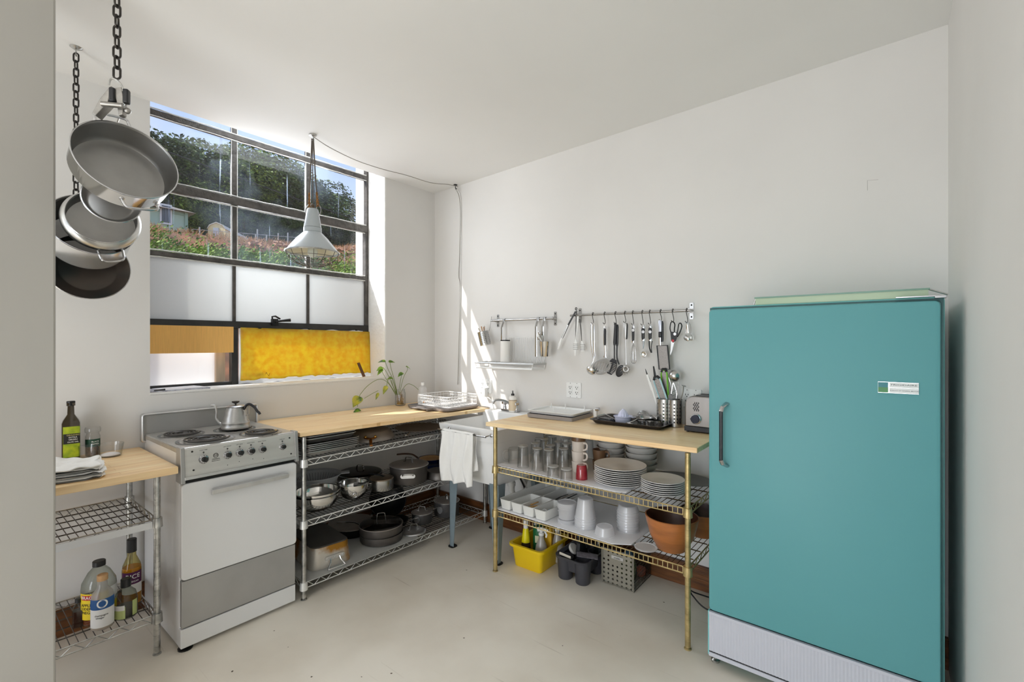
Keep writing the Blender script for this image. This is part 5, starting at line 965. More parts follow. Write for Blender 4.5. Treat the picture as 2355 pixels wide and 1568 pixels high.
# glasses, upside down
G1='upside down drinking glasses on the brass coloured rack'
proto=None
rows=[(1203,1073),(1236,1080),(1232,1062),(1253,1050),(1266,1068),(1270,1041),(1285,1030),(1285,1058),(1300,1047),(1262,1083),(1303,1066),(1320,1040),(1318,1056),(1296,1080),(1336,1044),(1298,1026),(1345,1046),(1358,1052),(1240,1046)]
where=['second from the left at the shelf front','third from the left, standing in the front row','just behind the second front glass','in the left back row, beside the sink','in the middle of the second row','near the wall, left end of the back row','at the wall, furthest left of the back row','in the middle of the cluster','behind the middle of the cluster near the wall','in the front row right of centre','just left of the stacked beige mugs','at the wall in the middle of the back row','behind the stacked beige mugs, left one','in front of the mug stack, taller one','behind the mug stack towards the wall','at the wall, small one between two others','behind the brown mugs near the wall','furthest right of the back row','in the left row, one step from the sink side']
for i,((px,py),wh) in enumerate(zip(rows,where)):
    p=at(px,py,z=ZA1); x=p.x; y=min(p.y,-.06)
    if proto is None: proto=tumbler('drinking_glass','x','glass',x,y,ZA1,.030,.036,.128,grp=G1,inv=True,cut=.018,n=24)
    t=proto if i==0 else dup(proto,'',(x,y,ZA1),i*.4)
    s=(1,1,.95,.92,.95,.9,.95,.95,.95,1,1,.92,.95,1,.95,.85,.98,.98,.9)[i]; t.scale=(1,1,s); t['label']='clear tumbler upside down, '+wh
p=at(1183,1062,z=ZA1); t=thing('glass_mug','clear glass mug with handle, upside down at the left end of the shelf','mug',(p.x+.01,-.445,ZA1),0)
q=M(); q.lathe([(.042,0),(.042,.085),(.036,.092),(0,.090)],30,cap=False); q.lathe([(.0385,0),(.0385,.080),(0,.082)],30,cap=False); q.build('mug_wall',GLASS,t,recalc=False); q=M(); a=toward(p.x,-.445)+A(-80); q.T=Matrix.Rotation(a,4,'Z'); q.tube(smoothpath([(.040,0,.078),(.062,0,.075),(.074,0,.05),(.066,0,.022),(.040,0,.014)],5),(.006,.0075),8,flat=(0,1,0)); q.build('mug_handle',GLASS,t,recalc=False)
for (px,py),wh in (((1272,1096),'left one of the two small glasses in front'),((1303,1103),'right one of the two small glasses in front')):
    p=at(px,py,z=ZA1); tumbler('small_glass','short thick rimmed glass upside down, '+wh,'glass',p.x,p.y,ZA1,.032,.034,.062,grp='short glasses at the shelf front',inv=True)
MUG=mat('beige_stoneware',srgb(222,212,202),.3,coat=.2); BRN=mat('brown_glaze',srgb(112,84,60),.35)
def mug(x,y,z,lab,brown=False,inv=False,a=0):
    t=thing('stacking_mug',lab,'mug',(x,y,z),a,'stacked beige mugs'); R=.041
    if inv: q=M(); q.lathe([(R*.98,0),(R,.02),(.036,.036),(.020,.048),(0,.050)],30,cap=False); q.build('mug_body',BRN,t); q=M(); q.T=Matrix.Rotation(.3,4,'Z'); q.tube(smoothpath([(-.03,0,.034),(-.048,0,.032),(-.054,0,.026)],3),.005,8); q.build('mug_spout',BRN,t); return t
    q=M(); q.lathe(vessel([(0,0),(.034,0),(.036,.006),(.039,.04),(R,.062)],.003),30,cap=False); q.build('mug_body',MUG,t)
    q=M(); q.tube(smoothpath([(.037,0,.052),(.058,0,.054),(.066,0,.038),(.058,0,.02),(.036,0,.012)],5),(.004,.006),8,flat=(0,1,0)); q.build('mug_handle',MUG,t); return t
mx_,my_=at(1334,1082,z=ZA1).x,-.365; ha=A(-12)
mug(mx_,my_,ZA1,'beige mug with ring handle at the bottom of the front stack',a=ha); mug(mx_,my_,ZA1+.0585,'beige mug with ring handle in the middle of the front stack',a=ha); mug(mx_,my_,ZA1+.117,'beige mug with ring handle at the top of the front stack',a=ha); mug(mx_,my_,ZA1+.180,'brown glazed lid like cup upside down on the beige mug stack',inv=True)
for k,w_ in enumerate(('bottom','top')): 
    t=mug(mx_+.085,-.27,ZA1+k*.062,'brown glazed mug behind the beige stack, %s one of two'%w_,a=A(-5))
    for c in t.children: c.data=c.data.copy(); c.data.materials[0]=BRN
p=at(1344,1098,z=ZA1); t=thing('red_tumbler','small dark red glass tumbler in front of the mugs','glass',(p.x,-.487,ZA1),0)
q=M(); q.lathe([(.033,0),(.032,.03),(.027,.074),(.024,.078),(0,.077)],32,cap=False); q.build('tumbler_body',mat('ruby_glass',srgb(150,14,34),.08,coat=.6,spec=.7),t)
q=M()
for k in range(7): q.tube([((.0325-.0006*k)*math.cos(a*PI/18-1.2),(.0325-.0006*k)*math.sin(a*PI/18-1.2),.012+k*.007) for a in range(9)],.0006,4)
q.build('moulded_lines',mat('ruby_line',srgb(196,60,80),.2),t)
# plates
def plate(t_,R,h,mt):
    q=M(); q.lathe([(0,.002),(R*.5,.002),(R*.52,0),(R*.58,0),(R*.62,.003),(R*.94,h-.002),(R,h),(R,h+.0022),(R*.93,h+.001),(R*.64,.0065),(R*.3,.006),(0,.006)],52,cap=False); q.build('plate_body',mt,t_); return t_
def stack(x,y,z,n,R,h,dz,name,lab,cat,grp,make,jit=.0015):
    first=None; names=['bottom','second lowest','third lowest','fourth lowest','fifth lowest','sixth lowest','seventh lowest','eighth lowest','ninth lowest']
    for k in range(n):
        w='topmost' if k==n-1 else names[k]; lb=lab%w
        loc=(x+jit*math.sin(k*3.1),y+jit*math.cos(k*2.3),z+dz*k)
        if first is None: first=make(thing(name,lb,cat,loc,0,grp))
        else: dup(first,lb,loc,k*.7)
    return first
p=at(1420,1112,z=ZA1); stack(1.955,-.432,ZA1,9,.137,.020,.0102,'dinner_plate','large white dinner plate, %s of the left front stack','plate','dinner plates on the brass coloured rack',lambda t:plate(t,.137,.020,PORC),.002)
stack(2.195,-.452,SH1+.004,7,.105,.017,.0098,'side_plate','smaller white plate, %s of the right front stack','plate','side plates on the brass coloured rack',lambda t:plate(t,.105,.017,PORC),.002)
def cb(t,R=.087,h=.058):
    q=M(); q.lathe(vessel([(0,0),(R*.50,0),(R*.56,.004),(R*.86,h*.45),(R,h)],.004),44,cap=False); q.build('bowl_body',GREYST,t); return t
stack(1.76,-.16,ZA1,5,.1,.02,.034,'cereal_bowl','white stoneware bowl, %s of the left bowl stack at the back','bowl','bowls in two stacks at the back of the shelf',lambda t:cb(t)); stack(1.955,-.16,ZA1,6,.1,.02,.0325,'cereal_bowl','white stoneware bowl, %s of the right bowl stack at the back','bowl','bowls in two stacks at the back of the shelf',lambda t:cb(t,.092))
t=thing('serving_platter','dark grey oval platter lying flat at the right end beside the fridge','platter',(2.20,-.185,SH1+.003),0); t.scale=(1.25,.9,1); plate(t,.135,.016,mat('dark_platter',srgb(106,106,104),.35))
# ================= lower shelf: cutlery tray and tubs =================
TRY=mat('cutlery_tray_plastic',srgb(226,226,222),.4)
t=thing('cutlery_tray','white plastic cutlery tray with divided compartments at the left shelf end','cutlery tray',(1.205,-.548,ZA2),A(-2))
def comp(x0,x1,y0,y1,h=.062,ins=.014):
    q=M(); cx_,cy_=(x0+x1)/2,(y0+y1)/2; w_,d_=x1-x0,y1-y0
    R=lambda i,z_: [(a[0],a[1],z_) for a in rrect(w_-2*i,d_-2*i,max(.004,.012-i*.3),3,cx_,cy_)]
    q.loft([R(ins,0),R(ins*.6,.004),R(.001,h-.003),R(-.002,h),R(.003,h),R(ins*.6+.003,.008),R(ins+.003,.004)]); q.build('compartment',TRY,t)
for k in range(4): comp(.0+.089*k,.086+.089*k,.0 if k else 0,.20 if k else .47)
comp(.089,.175,.203,.47); comp(.178,.353,.203,.47)
def utens(a,b,z,mt,lab,cat,name='spoon',hd=None,w=.0045):
    q=M(); A_,B_=Vector(a),Vector(b); q.tube([A_,A_.lerp(B_,.5)+Vector((0,0,.006)),B_],[(.0022,w*.8),(.0025,w*.7),(.0025,w*.6)],6,flat=(0,0,1))
    if hd: q.sphere(B_,hd,12,8,(1,1,.35))
    return tag(q.build(name,mt),lab,cat)
WDN=mat('light_wood',srgb(206,160,96),.6,var=.25,scale=30)
r=random.Random(5)
for k in range(7):
    x_=1.42+r.uniform(-.012,.03); y_=-.50+r.uniform(-.015,.03); a_=r.uniform(.9,1.7); q=M(); c_=Vector((x_,y_,ZA2+.024+.0055*k)); d_=Vector((math.cos(a_),math.sin(a_),.0))*.034
    q.tube([c_-d_,c_+d_],(.003,.006),6,flat=(0,0,1)); q.tube([c_-d_*1.0,c_-d_*.55],(.0045,.007),6,flat=(0,0,1)); o=tag(q.build('clothes_peg',WDN),'light wooden peg in the third tray compartment, %s in the heap'%('lowest','second lowest','third lowest','the middle one','third highest','second highest','topmost')[k],'peg','wooden pegs in the tray')
def lip(x,y,z,rx,mt,name,lab,cat):
    q=M(); q.T=Matrix.Translation((x,y,z))@Matrix.Rotation(rx,4,'X')@Matrix.Rotation(.5,4,'Y'); q.lathe(vessel([(0,0),(.012,0),(.017,.022),(.018,.024)],.002),20,cap=False); return tag(q.build(name,mt),lab,cat)
lip(1.505,-.495,ZA2+.022,.7,WPLAST,'bottle_stopper','small white plastic cup lying in the fourth tray compartment','cup')
q=M(); q.tube([(1.500,-.455,ZA2+.022),(1.545,-.43,ZA2+.028)],(.005,.010),8,flat=(0,0,1)); q.tube([(1.525,-.44,ZA2+.03),(1.565,-.415,ZA2+.034)],(.004,.012),8,flat=(0,0,1)); tag(q.build('bag_clip',WPLAST),'white plastic clip in the fourth tray compartment','clip')
q=M(); q.tube([(1.517,-.455,ZA2+.034),(1.538,-.47,ZA2+.034)],(.004,.009),8,flat=(0,0,1)); tag(q.build('blue_clip',mat('bright_blue',srgb(20,110,190),.4)),'small bright blue clip beside the white cup in the tray','clip')
for k,(dx,ln) in enumerate(((0,.16),(.03,.18),(.055,.17),(.08,.18),(.10,.15))):
    utens((1.44+dx,-.31,ZA2+.030+.006*(k%2)),(1.45+dx*1.1,-.31+ln,ZA2+.036+.006*(k%3)),0,BLACKP if k%2==0 else mat('dull_cutlery',srgb(150,140,130),.35,.8),('black handled knife, %s in the wide rear tray compartment'%('leftmost','second','middle','fourth','rightmost')[k]),'knife','table_knife',w=.011)
q=M(); q.sphere((1.35,-.30,ZA2+.022),.016,12,8,(1,1,.7)); tag(q.build('small_ball',mat('pale_pink',srgb(216,204,204),.4)),'small pale round object in the second rear tray compartment','ball')
q=M(); q.tube([(1.40,-.305,ZA2+.02),(1.44,-.27,ZA2+.03)],.004,6); tag(q.build('red_clip',mat('muted_red',srgb(196,76,70),.5)),'muted red plastic clip in the rear of the cutlery tray','clip')
def tub(x,y,z,r0,r1,h,lab,inv=False,grp='milky plastic tubs on the lower shelf',name='plastic_tub'):
    t=thing(name,lab,'container',(x,y,z),0,grp); 
    if inv: q=M(); q.lathe([(r1+.003,0),(r1+.003,.004),(r1,.004),(r1-.002,.012),(r0,h-.003),(r0-.004,h),(r0*.9,h-.0015),(0,h-.0015)],36,cap=False)
    else: q=M(); q.lathe([(0,0),(r0-.004,0),(r0,.003),(r1-.002,h-.012),(r1,h-.004),(r1+.003,h-.004),(r1+.003,h)],36,cap=False)
    q.build('tub_wall',FROST,t); return t
def tublid(x,y,z,R,lab,rx=0): 
    t=thing('tub_lid',lab,'lid',(x,y,z),0,'milky tub lids',rot=(rx,0,0)); q=M(); q.lathe([(R,0),(R+.001,.006),(R-.004,.007),(R-.007,.003),(0,.003)],36,cap=False); q.build('lid_disc',FROST,t); return t
x,y=1.645,-.470
stkl=None
for k in range(3): tublid(x,y,ZA2+.007*k,.052,'milky plastic lid, %s of those under the short clear tub'%('bottom','middle','top')[k])
tub(x,y,ZA2+.022,.046,.050,.065,'clear short tub standing on lids next to the cutlery tray')
for k in range(4): tublid(x,y,ZA2+.088+.0065*k,.054,'milky plastic lid, %s of the four on the short clear tub'%('lowest','second','third','topmost')[k])
x,y=1.762,-.465
for k in range(5): tub(x,y,ZA2+.013*k,.041,.057,.108,'milky deli tub upside down, %s of the tall nested stack'%('bottom','second','third','fourth','topmost')[k],inv=True)
tub(1.895,-.492,ZA2,.044,.053,.045,'single low milky tub upside down at the shelf front',inv=True)
x,y=1.965,-.355
for k in range(8): tub(x,y,ZA2+.0145*k,.050,.058,.035,'low milky tub upside down, %s in the right hand stack'%('bottom','second','third','fourth','fifth','sixth','seventh','topmost')[k],inv=True)
tublid(2.135,-.515,SH2+.006,.055,'single round milky lid lying alone beside the wooden bowl')
tublid(1.70,-.375,ZA2+.05,.05,'milky lid leaning behind the short clear tub',rx=.6)
WB=mat('turned_wood',srgb(190,116,58),.35,var=.35,scale=5,stretch=(1,1,5),coat=.3); WBD=mat('dark_wood_inside',srgb(84,44,24),.4,var=.4,scale=6)
def wbowl(x,y,z,R,h,lab):
    t=thing('wooden_bowl',lab,'bowl',(x,y,z),0); o=[(0,0),(R*.50,0),(R*.56,.006),(R*.82,h*.42),(R*.95,h*.8),(R,h)]; q=M(); q.lathe(o+[(R-.006,h+.001)],52,cap=False); q.build('bowl_outside',WB,t)
    q=M(); q.lathe([(R-.006,h+.001),(R*.89,h*.8),(R*.75,h*.42),(R*.5,.02),(0,.014)],52,cap=False); q.build('bowl_inside',WBD,t); return t
wbowl(2.235,-.435,SH2+.003,.128,.165,'large turned wooden salad bowl on the lower shelf beside the fridge'); wbowl(2.30,-.165,SH2+.003,.115,.13,'darker wooden bowl at the back behind the large salad bowl')
# ================= floor items under the right rack =================
YP=mat('yellow_plastic',srgb(236,200,16),.4); 
t=thing('cleaning_bin','yellow plastic bin of cleaning bottles on the floor under the brass coloured rack','bin',(1.335,-.305,0),A(1))
w_,d_,h_=.205,.275,.145
q=M(); R=lambda w,d,r_,z_:rrect(w,d,r_,4,z=z_); q.loft([R(w_-.012,d_-.012,.02,0),R(w_-.002,d_-.002,.024,.006),R(w_+.025,d_+.03,.03,h_-.016),R(w_+.055,d_+.06,.034,h_-.016),R(w_+.056,d_+.062,.034,h_),R(w_+.024,d_+.028,.028,h_),R(w_-.01,d_-.01,.02,.008)]); q.build('bin_body',YP,t)
bottle('cleaner_bottle','yellow detergent bottle with white cap at the front left of the yellow bin','bottle',1.275,-.37,.0085,[(0,0),(.026,0),(.029,.004),(.031,.09),(.027,.13),(.019,.20),(.014,.215)],mat('bright_yellow',srgb(240,226,20),.35),(.015,.212,.262,WPLAST),[(.06,.125,-1.3,1.3,mat('label_dark_brown',srgb(48,34,26),.5),[]),(.07,.088,-.3,.3,mat('label_text_yellow',srgb(240,216,40),.5),[])])
bottle('cleanser_canister','green cleanser canister behind the yellow detergent bottle','canister',1.325,-.30,.0085,[(0,0),(.034,0),(.036,.003),(.036,.205),(.034,.212),(0,.212)],mat('canister_green',srgb(22,104,62),.4),None,[(.12,.165,-.7,.7,mat('label_pale',srgb(214,214,180),.5),[])])
t=thing('yellow_box','upright yellow cardboard box standing in the yellow bin','box',(1.385,-.27,.0085),A(20)); q=M(); q.box(-.022,.022,-.03,.03,0,.22); q.build('box_body',mat('box_yellow',srgb(226,178,20),.6),t,smooth=False,bevel=.002)
SPB=translucent('cloudy_bottle',srgb(214,210,204),srgb(220,216,208),.4,see=.12,gloss=.08)
def sprayer(x,y,lab,a):
    t=bottle('spray_bottle',lab,'bottle',x,y,.0085,[(0,0),(.036,0),(.040,.005),(.042,.07),(.034,.125),(.018,.165),(.014,.185),(.014,.195)],SPB,(.017,.190,.206,WPLAST),rz=a)
    q=M(); q.tube([(-.024,0,.222),(.0,0,.226),(.045,0,.222)],[(.014,.010),(.013,.010),(.008,.008)],10,flat=(0,0,1)); q.cyl((0,0,.2),(0,0,.22),.010,12); q.build('spray_head',WPLAST,t); q=M(); q.tube([(.022,0,.215),(.034,0,.195),(.030,0,.178)],(.003,.006),8,flat=(0,1,0)); q.build('trigger',WPLAST,t)
sprayer(1.385,-.355,'cloudy spray bottle with white trigger head at the front of the yellow bin',A(20)); sprayer(1.425,-.235,'second cloudy spray bottle at the back right of the yellow bin',A(150))
bottle('pump_bottle','slim white bottle standing on the floor behind the yellow bin','bottle',1.195,-.13,0,[(0,0),(.022,0),(.025,.004),(.025,.15),(.018,.17),(.012,.185)],WPLAST,(.016,.185,.235,mat('pinkish_cap',srgb(216,190,180),.5)),[(.05,.13,-1.2,1.2,CREAML,[])])
# black caddy
BK=mat('charcoal_plastic',srgb(62,62,68),.42)
t=thing('cleaning_caddy','dark grey plastic caddy with centre handle between yellow bin and metal basket','caddy',(1.625,-.28,0),A(2))
for sx in (-1,1):
    for sy in (-1,1):
        q=M(); q.T=Matrix.Translation((sx*.058,sy*.085,0)); q.lathe(vessel([(0,0),(.038,0),(.042,.005),(.049,.125)],.003),28,cap=False); q.build('cup_pocket',BK,t)
q=M(); R=lambda w,d,r_,z_:rrect(w,d,r_,5,z=z_); q.loft([R(.17,.22,.03,.055),R(.19,.24,.03,.125),R(.222,.285,.05,.126),R(.226,.29,.05,.140),R(.210,.272,.045,.140),R(.180,.232,.03,.128),R(.165,.215,.028,.060)]); q.build('caddy_rim',BK,t)
q=M(); q.hexa([(-.014,-.05,.10),(.014,-.05,.10),(.014,.05,.10),(-.014,.05,.10),(-.012,-.035,.20),(.012,-.035,.20),(.012,.035,.20),(-.012,.035,.20)]); q.tube([(-.0,-.035,.2),(0,-.02,.222),(0,.02,.222),(0,.035,.2)],(.012,.012),8); q.build('centre_handle',BLACKP,t,bevel=.004)
q=M(); q.tube([(-.05,-.138,.132),(.03,-.142,.128)],(.003,.008),6,flat=(0,1,0)); tag(q.build('wall_scraper',mat('scraper_cream',srgb(214,206,190),.5)),'cream handled scraper lying on the front rim of the dark caddy','scraper'); sc=bpy.data.objects['wall_scraper']; sc.location=(1.60,-.262,.016)
q=M(); q.T=Matrix.Translation((1.585,-.315,.15))@Matrix.Rotation(.9,4,'Y'); q.lathe([(0,0),(.03,.002),(.034,.01),(.03,.02),(0,.022)],24,cap=False); tag(q.build('scrub_disc',mat('grey_white_scrubber',srgb(196,194,190),.7)),'pale round scrubbing disc in the left of the dark caddy','scrubber')
q=M(); q.T=Matrix.Translation((1.685,-.335,.142))@Matrix.Rotation(.25,4,'Y')@Matrix.Rotation(.4,4,'Z'); q.tube([(-.05,0,0),(.07,.02,.012)],(.005,.028),8,flat=(0,0,1)); tag(q.build('grey_cloth',mat('silvery_cloth',srgb(132,128,136),.6,var=.4,scale=30)),'folded grey cloth lying over the front right pocket of the caddy','cloth')
bottle('squeeze_bottle','slim white printed tube standing in the dark caddy behind the handle','bottle',1.60,-.215,.10,[(0,0),(.016,0),(.018,.003),(.018,.10),(.012,.112),(.012,.13)],WPLAST,(.013,.128,.14,BLUEL),[(.03,.09,-1,1,mat('label_orange_blue',srgb(230,140,60),.5,col2=srgb(60,80,150),scale=60),[])])
bottle('blue_bottle','small blue bottle at the back of the dark caddy below the shelf','bottle',1.565,-.17,.13,[(0,0),(.026,0),(.028,.004),(.028,.08),(.012,.10),(.012,.11)],mat('blue_plastic',srgb(26,92,150),.4),(.014,.108,.125,WPLAST))
bottle('glass_jar','cloudy glass jar at the right rear of the dark caddy','jar',1.70,-.19,.105,[(0,0),(.03,0),(.034,.004),(.034,.08),(.028,.095),(.028,.105)],clear('cloudy_green_glass',(.72,.78,.72),(.4,.45,.4)),None)
# perforated metal basket
GM=bpy.data.materials.new('perforated_grey_metal'); GM.use_nodes=True; pb_=GM.node_tree.nodes['Principled BSDF']; pb_.inputs['Metallic'].default_value=.6; pb_.inputs['Roughness'].default_value=.45; pb_.inputs['Base Color'].default_value=c4(srgb(160,156,144))
t=thing('metal_basket','grey perforated metal locker basket with wire sides, under the right end of the rack','basket',(1.768,-.285,0),A(1))
fw,fh=.195,.205
# front panel with real holes
def holed(w,h,nx,ny,r,skip,th=.0035):
    """perforated sheet, long round holes with a rim"""
    q=M(); nn=16; cw,ch=w/nx,h/ny
    for i in range(nx):
        for j in range(ny):
            x0,x1,z0,z1=i*cw,(i+1)*cw,j*ch,(j+1)*ch; cx_,cz_=(x0+x1)/2,(z0+z1)/2
            if (i,j) in skip: q.add([(x0,0,z0),(x1,0,z0),(x1,0,z1),(x0,0,z1)],[(0,1,2,3)]); continue
            vs=[];
            for k in range(nn):
                a=2*PI*k/nn+PI/nn; c,s=math.cos(a),math.sin(a); m_=max(abs(c),abs(s)); vs.append((cx_+c/m_*cw/2,0,cz_+s/m_*ch/2))
            # corners
            for k in range(nn):
                a=2*PI*k/nn+PI/nn; c,s=math.cos(a),math.sin(a); vs.append((cx_+c*r,0,cz_+s*r))
            for k in range(nn):
                a=2*PI*k/nn+PI/nn; c,s=math.cos(a),math.sin(a); vs.append((cx_+c*r,th,cz_+s*r))
            fs=[(k,(k+1)%nn,nn+(k+1)%nn,nn+k) for k in range(nn)]+[(nn+k,nn+(k+1)%nn,2*nn+(k+1)%nn,2*nn+k) for k in range(nn)]
            b=len(vs); vs+=[(x0,0,z0),(x1,0,z0),(x1,0,z1),(x0,0,z1)]
            def ix(c,s): return min(range(nn),key=lambda k:(vs[k][0]-c)**2+(vs[k][2]-s)**2)
            # fill cell corners
            for n_,(cxn,czn) in enumerate(((x0,z0),(x1,z0),(x1,z1),(x0,z1))):
                d=sorted(range(nn),key=lambda k:(vs[k][0]-cxn)**2+(vs[k][2]-czn)**2)[:2]; fs.append((b+n_,d[0],d[1]))
            q.add(vs,fs)
    return q
q=holed(fw,fh,7,8,.0058,{(0,6),(2,6),(3,6),(4,6),(2,5),(3,5),(0,7)}); q.build('front_panel',GM,t,smooth=False,recalc=True)
q=M(); q.tube([(0,0,.004),(fw,0,.004),(fw,0,fh),(0,0,fh)],(.004,.005),6,closed=True); q.tube([(.008,-.002,fh-.008),(fw-.008,-.002,fh-.008),(fw-.008,-.002,.012),(.008,-.002,.012)],.0016,5,closed=True); q.build('panel_frame',GM,t,smooth=False)
q=M(); q.box(.062,.134,-.004,.0,.158,.176); lb=q.build('label_holder',ALU,t,bevel=.001,smooth=False); q=M(); q.text('oraldo',.015,lambda v:(.098+v[0],-.0045,.167+v[1])); q.build('label_lettering',INK,lb,smooth=False)
q=M()
for xw in (0,fw):
    for i in range(15): y_=.02*i+.005; q.tube([(xw,y_,0),(xw,y_,fh)],.0012,4,cap=False)
    for i in range(12): z_=.0185*i; q.tube([(xw,.003,z_),(xw,.288,z_)],.0012,4,cap=False)
for i in range(11): q.tube([(fw*i/10,.003,.002),(fw*i/10,.288,.002)],.0012,4,cap=False)
q.tube([(0,.0,fh),(0,.29,fh),(fw,.29,fh),(fw,0,fh)],.003,6); q.tube([(0,.29,0),(fw,.29,0)],.002,5)
q.build('wire_sides',mat('dark_basket_wire',srgb(70,70,66),.5,.6),t)
bz=[('green_bag','crumpled green and yellow packet inside the metal basket','packet',(.12,.10),(.05,.05,.07),srgb(108,124,50)),('blue_packet','blue packet at the back of the metal basket','packet',(.06,.22),(.045,.04,.06),srgb(40,120,170)),('orange_packet','orange item low in the metal basket','packet',(.15,.20),(.035,.04,.03),srgb(190,90,50)),('dark_bag','dark bag in the left of the metal basket','bag',(.05,.08),(.04,.05,.08),srgb(46,48,52))]
for nm,lb_,ct_,(bx,by),s_,cc in bz:
    q=M(); T=Matrix.Translation((1.768+bx,-.285+by,s_[2]*.95+.006)); rr_=random.Random(len(nm)); q.T=T
    n_,m_=18,12; q.grid(lambda u,v:((1+.12*math.sin(9*u*2*PI/2+5*v))*s_[0]*math.sin(PI*v)*math.cos(2*PI*u),(1+.10*math.cos(4*PI*u+7*v))*s_[1]*math.sin(PI*v)*math.sin(2*PI*u),-s_[2]*math.cos(PI*v)*(1+.05*math.sin(6*PI*u))),n_,m_)
    tag(q.build(nm,mat(nm,cc,.4,col2=tuple(c*.5+.1 for c in cc),scale=25)),lb_,ct_)
p=at(1592,1362,z=.004); q=M(); q.tube(smoothpath([(2.44,-.07,.005),(2.33,-.085,.012),(2.25,-.12,.03),(2.235,-.16,.055),(2.26,-.19,.045),(2.33,-.21,.012),(2.44,-.2,.005)],7),.004,7); tag(q.build('appliance_lead',BLACKP),'black power cord looping on the floor beside the fridge','cord')
# ================= on the right counter =================
def ctz(x): return .911+.017*(x-1.15)/1.26+.0008
z0=ctz(1.3)+.001
t=thing('grey_tray','flat grey tray under the white rimmed tray, left end of the right counter','tray',(1.405,-.175,z0+.002),A(2))
GT=mat('mid_grey_plastic',srgb(150,146,146),.4)
q=M(); R=lambda w,d,z_,r_=.01:rrect(w,d,r_,3,z=z_); q.loft([R(.330,.27,0),R(.336,.276,.024),R(.330,.27,.024),R(.324,.264,.004)]); q.build('tray_body',GT,t,smooth=False)
t=thing('white_tray','white rimmed shallow tray with little posts resting on the grey tray','tray',(1.40,-.165,z0+.027),A(2)); q=M(); q.loft([R(.32,.24,0,.02),R(.335,.256,.014,.022),R(.350,.27,.016,.024),R(.350,.27,.019,.024),R(.322,.242,.018,.02),R(.314,.234,.007,.018)]); q.build('tray_body',WPLAST,t)
for x_,y_ in ((-.13,.10),(-.03,.118),(.12,.11),(.0,-.08)): q=M(); q.cyl((x_,y_,.006),(x_,y_,.042),.0035,8); q.build('small_post',WPLAST,t)
t=thing('paper_towel_clip','white and chrome bracket standing between the white tray and the baking sheet','bracket',(1.62,-.09,z0+.006),0); q=M(); q.box(-.012,.012,-.01,.01,0,.055); q.build('white_arm',WPLAST,t,bevel=.003); q=M(); q.cyl((.008,-.012,.055),(.032,-.012,.058),.012,16); q.build('chrome_roller',CHROME,t)
# dark baking tray
DT=mat('dark_nonstick',srgb(70,66,64),.38,.6)
tz=ctz(1.7)+.004
t=thing('baking_tray','dark nonstick baking tray holding kitchen tools on the right counter','baking tray',(1.905,-.155,tz),A(1))
R=lambda w,d,z_,r_:rrect(w,d,r_,5,z=z_); q=M(); q.loft([R(.395,.235,0,.02),R(.425,.265,.018,.026),R(.445,.285,.020,.032),R(.446,.286,.023,.032),R(.424,.264,.0215,.026),R(.390,.230,.0025,.018)]); q.build('tray_body',DT,t)
zt=tz+.0035
t=thing('citrus_juicer','pale lavender plastic citrus juicer with ribbed cone on the baking tray','juicer',(1.845,-.165,zt),0); LAV=mat('lavender_plastic',srgb(214,216,236),.35)
q=M(); q.lathe(vessel([(0,0),(.044,0),(.046,.003),(.050,.030),(.057,.034),(.057,.037)],.003),36,cap=False); q.build('juice_cup',LAV,t)
q=M(); q.lathe([(.047,.030),(.030,.034),(.029,.036),(.026,.05),(.017,.066),(.004,.078),(0,.079)],48,cap=False,flute=lambda a,z:1+(.07*math.cos(12*a) if z>.035 else 0)); q.build('reamer_cone',LAV,t); q=M(); q.tube([(.05,.0,.033),(.075,.01,.034)],(.003,.010),8,flat=(0,0,1)); q.build('pour_tab',LAV,t)
t=thing('box_grater','small black framed slicer lying at the left of the baking tray','slicer',(1.755,-.20,zt),A(-15)); q=M(); q.box(-.045,.045,-.03,.03,.0,.012); q.build('frame',BLACKP,t,bevel=.003); q=M(); 
for k in range(4): q.box(-.04,.04,-.024+.014*k,-.018+.014*k,.013,.019)
q.build('slicer_blade',mat('blade_steel',(.4,.4,.42),.25,1),t,smooth=False); q=M(); q.tube([(-.045,-.028,.004),(-.048,-.026,.03),(-.035,.02,.038),(.03,.028,.018)],.0018,5); q.build('wire_guard',CHROME,t)
t=thing('mesh_strainer','round steel mesh strainer behind the juicer on the baking tray','strainer',(1.915,-.055,zt+.01),0,rot=(A(-35),0,0)); q=M()
for k in range(9):
    a=(k-4)/4.6; q.tube([(.034*a,.034*math.cos(b)*math.sqrt(1-a*a),.034*math.sin(b)*math.sqrt(1-a*a)+.02) for b in [PI*i/10 for i in range(11)]],.0008,4); q.tube([(.034*math.cos(b)*math.sqrt(1-a*a),.034*a,.034*math.sin(b)*math.sqrt(1-a*a)+.02) for b in [PI*i/10 for i in range(11)]],.0008,4)
q.tube([(.034*math.cos(k*PI/12),.034*math.sin(k*PI/12),.02) for k in range(24)],.002,5,closed=True); q.build('mesh_bowl',WORN,t)
t=thing('steel_tin','round steel strainer bowl with flat rim and wire handles on the baking tray','strainer',(1.965,-.135,zt),0); q=M(); q.lathe(vessel([(0,0),(.035,0),(.05,.02),(.055,.036),(.068,.038),(.068,.040)],.0015),40,cap=False); q.build('tin_body',STEEL,t); q=M(); q.tube([(.02*math.cos(k*PI/8),.02*math.sin(k*PI/8),.052) for k in range(16)],.002,5,closed=True); q.tube([(-.06,0,.040),(-.02,0,.052),(.02,0,.052),(.06,0,.040)],.002,5); q.build('wire_crossbar',CHROME,t)
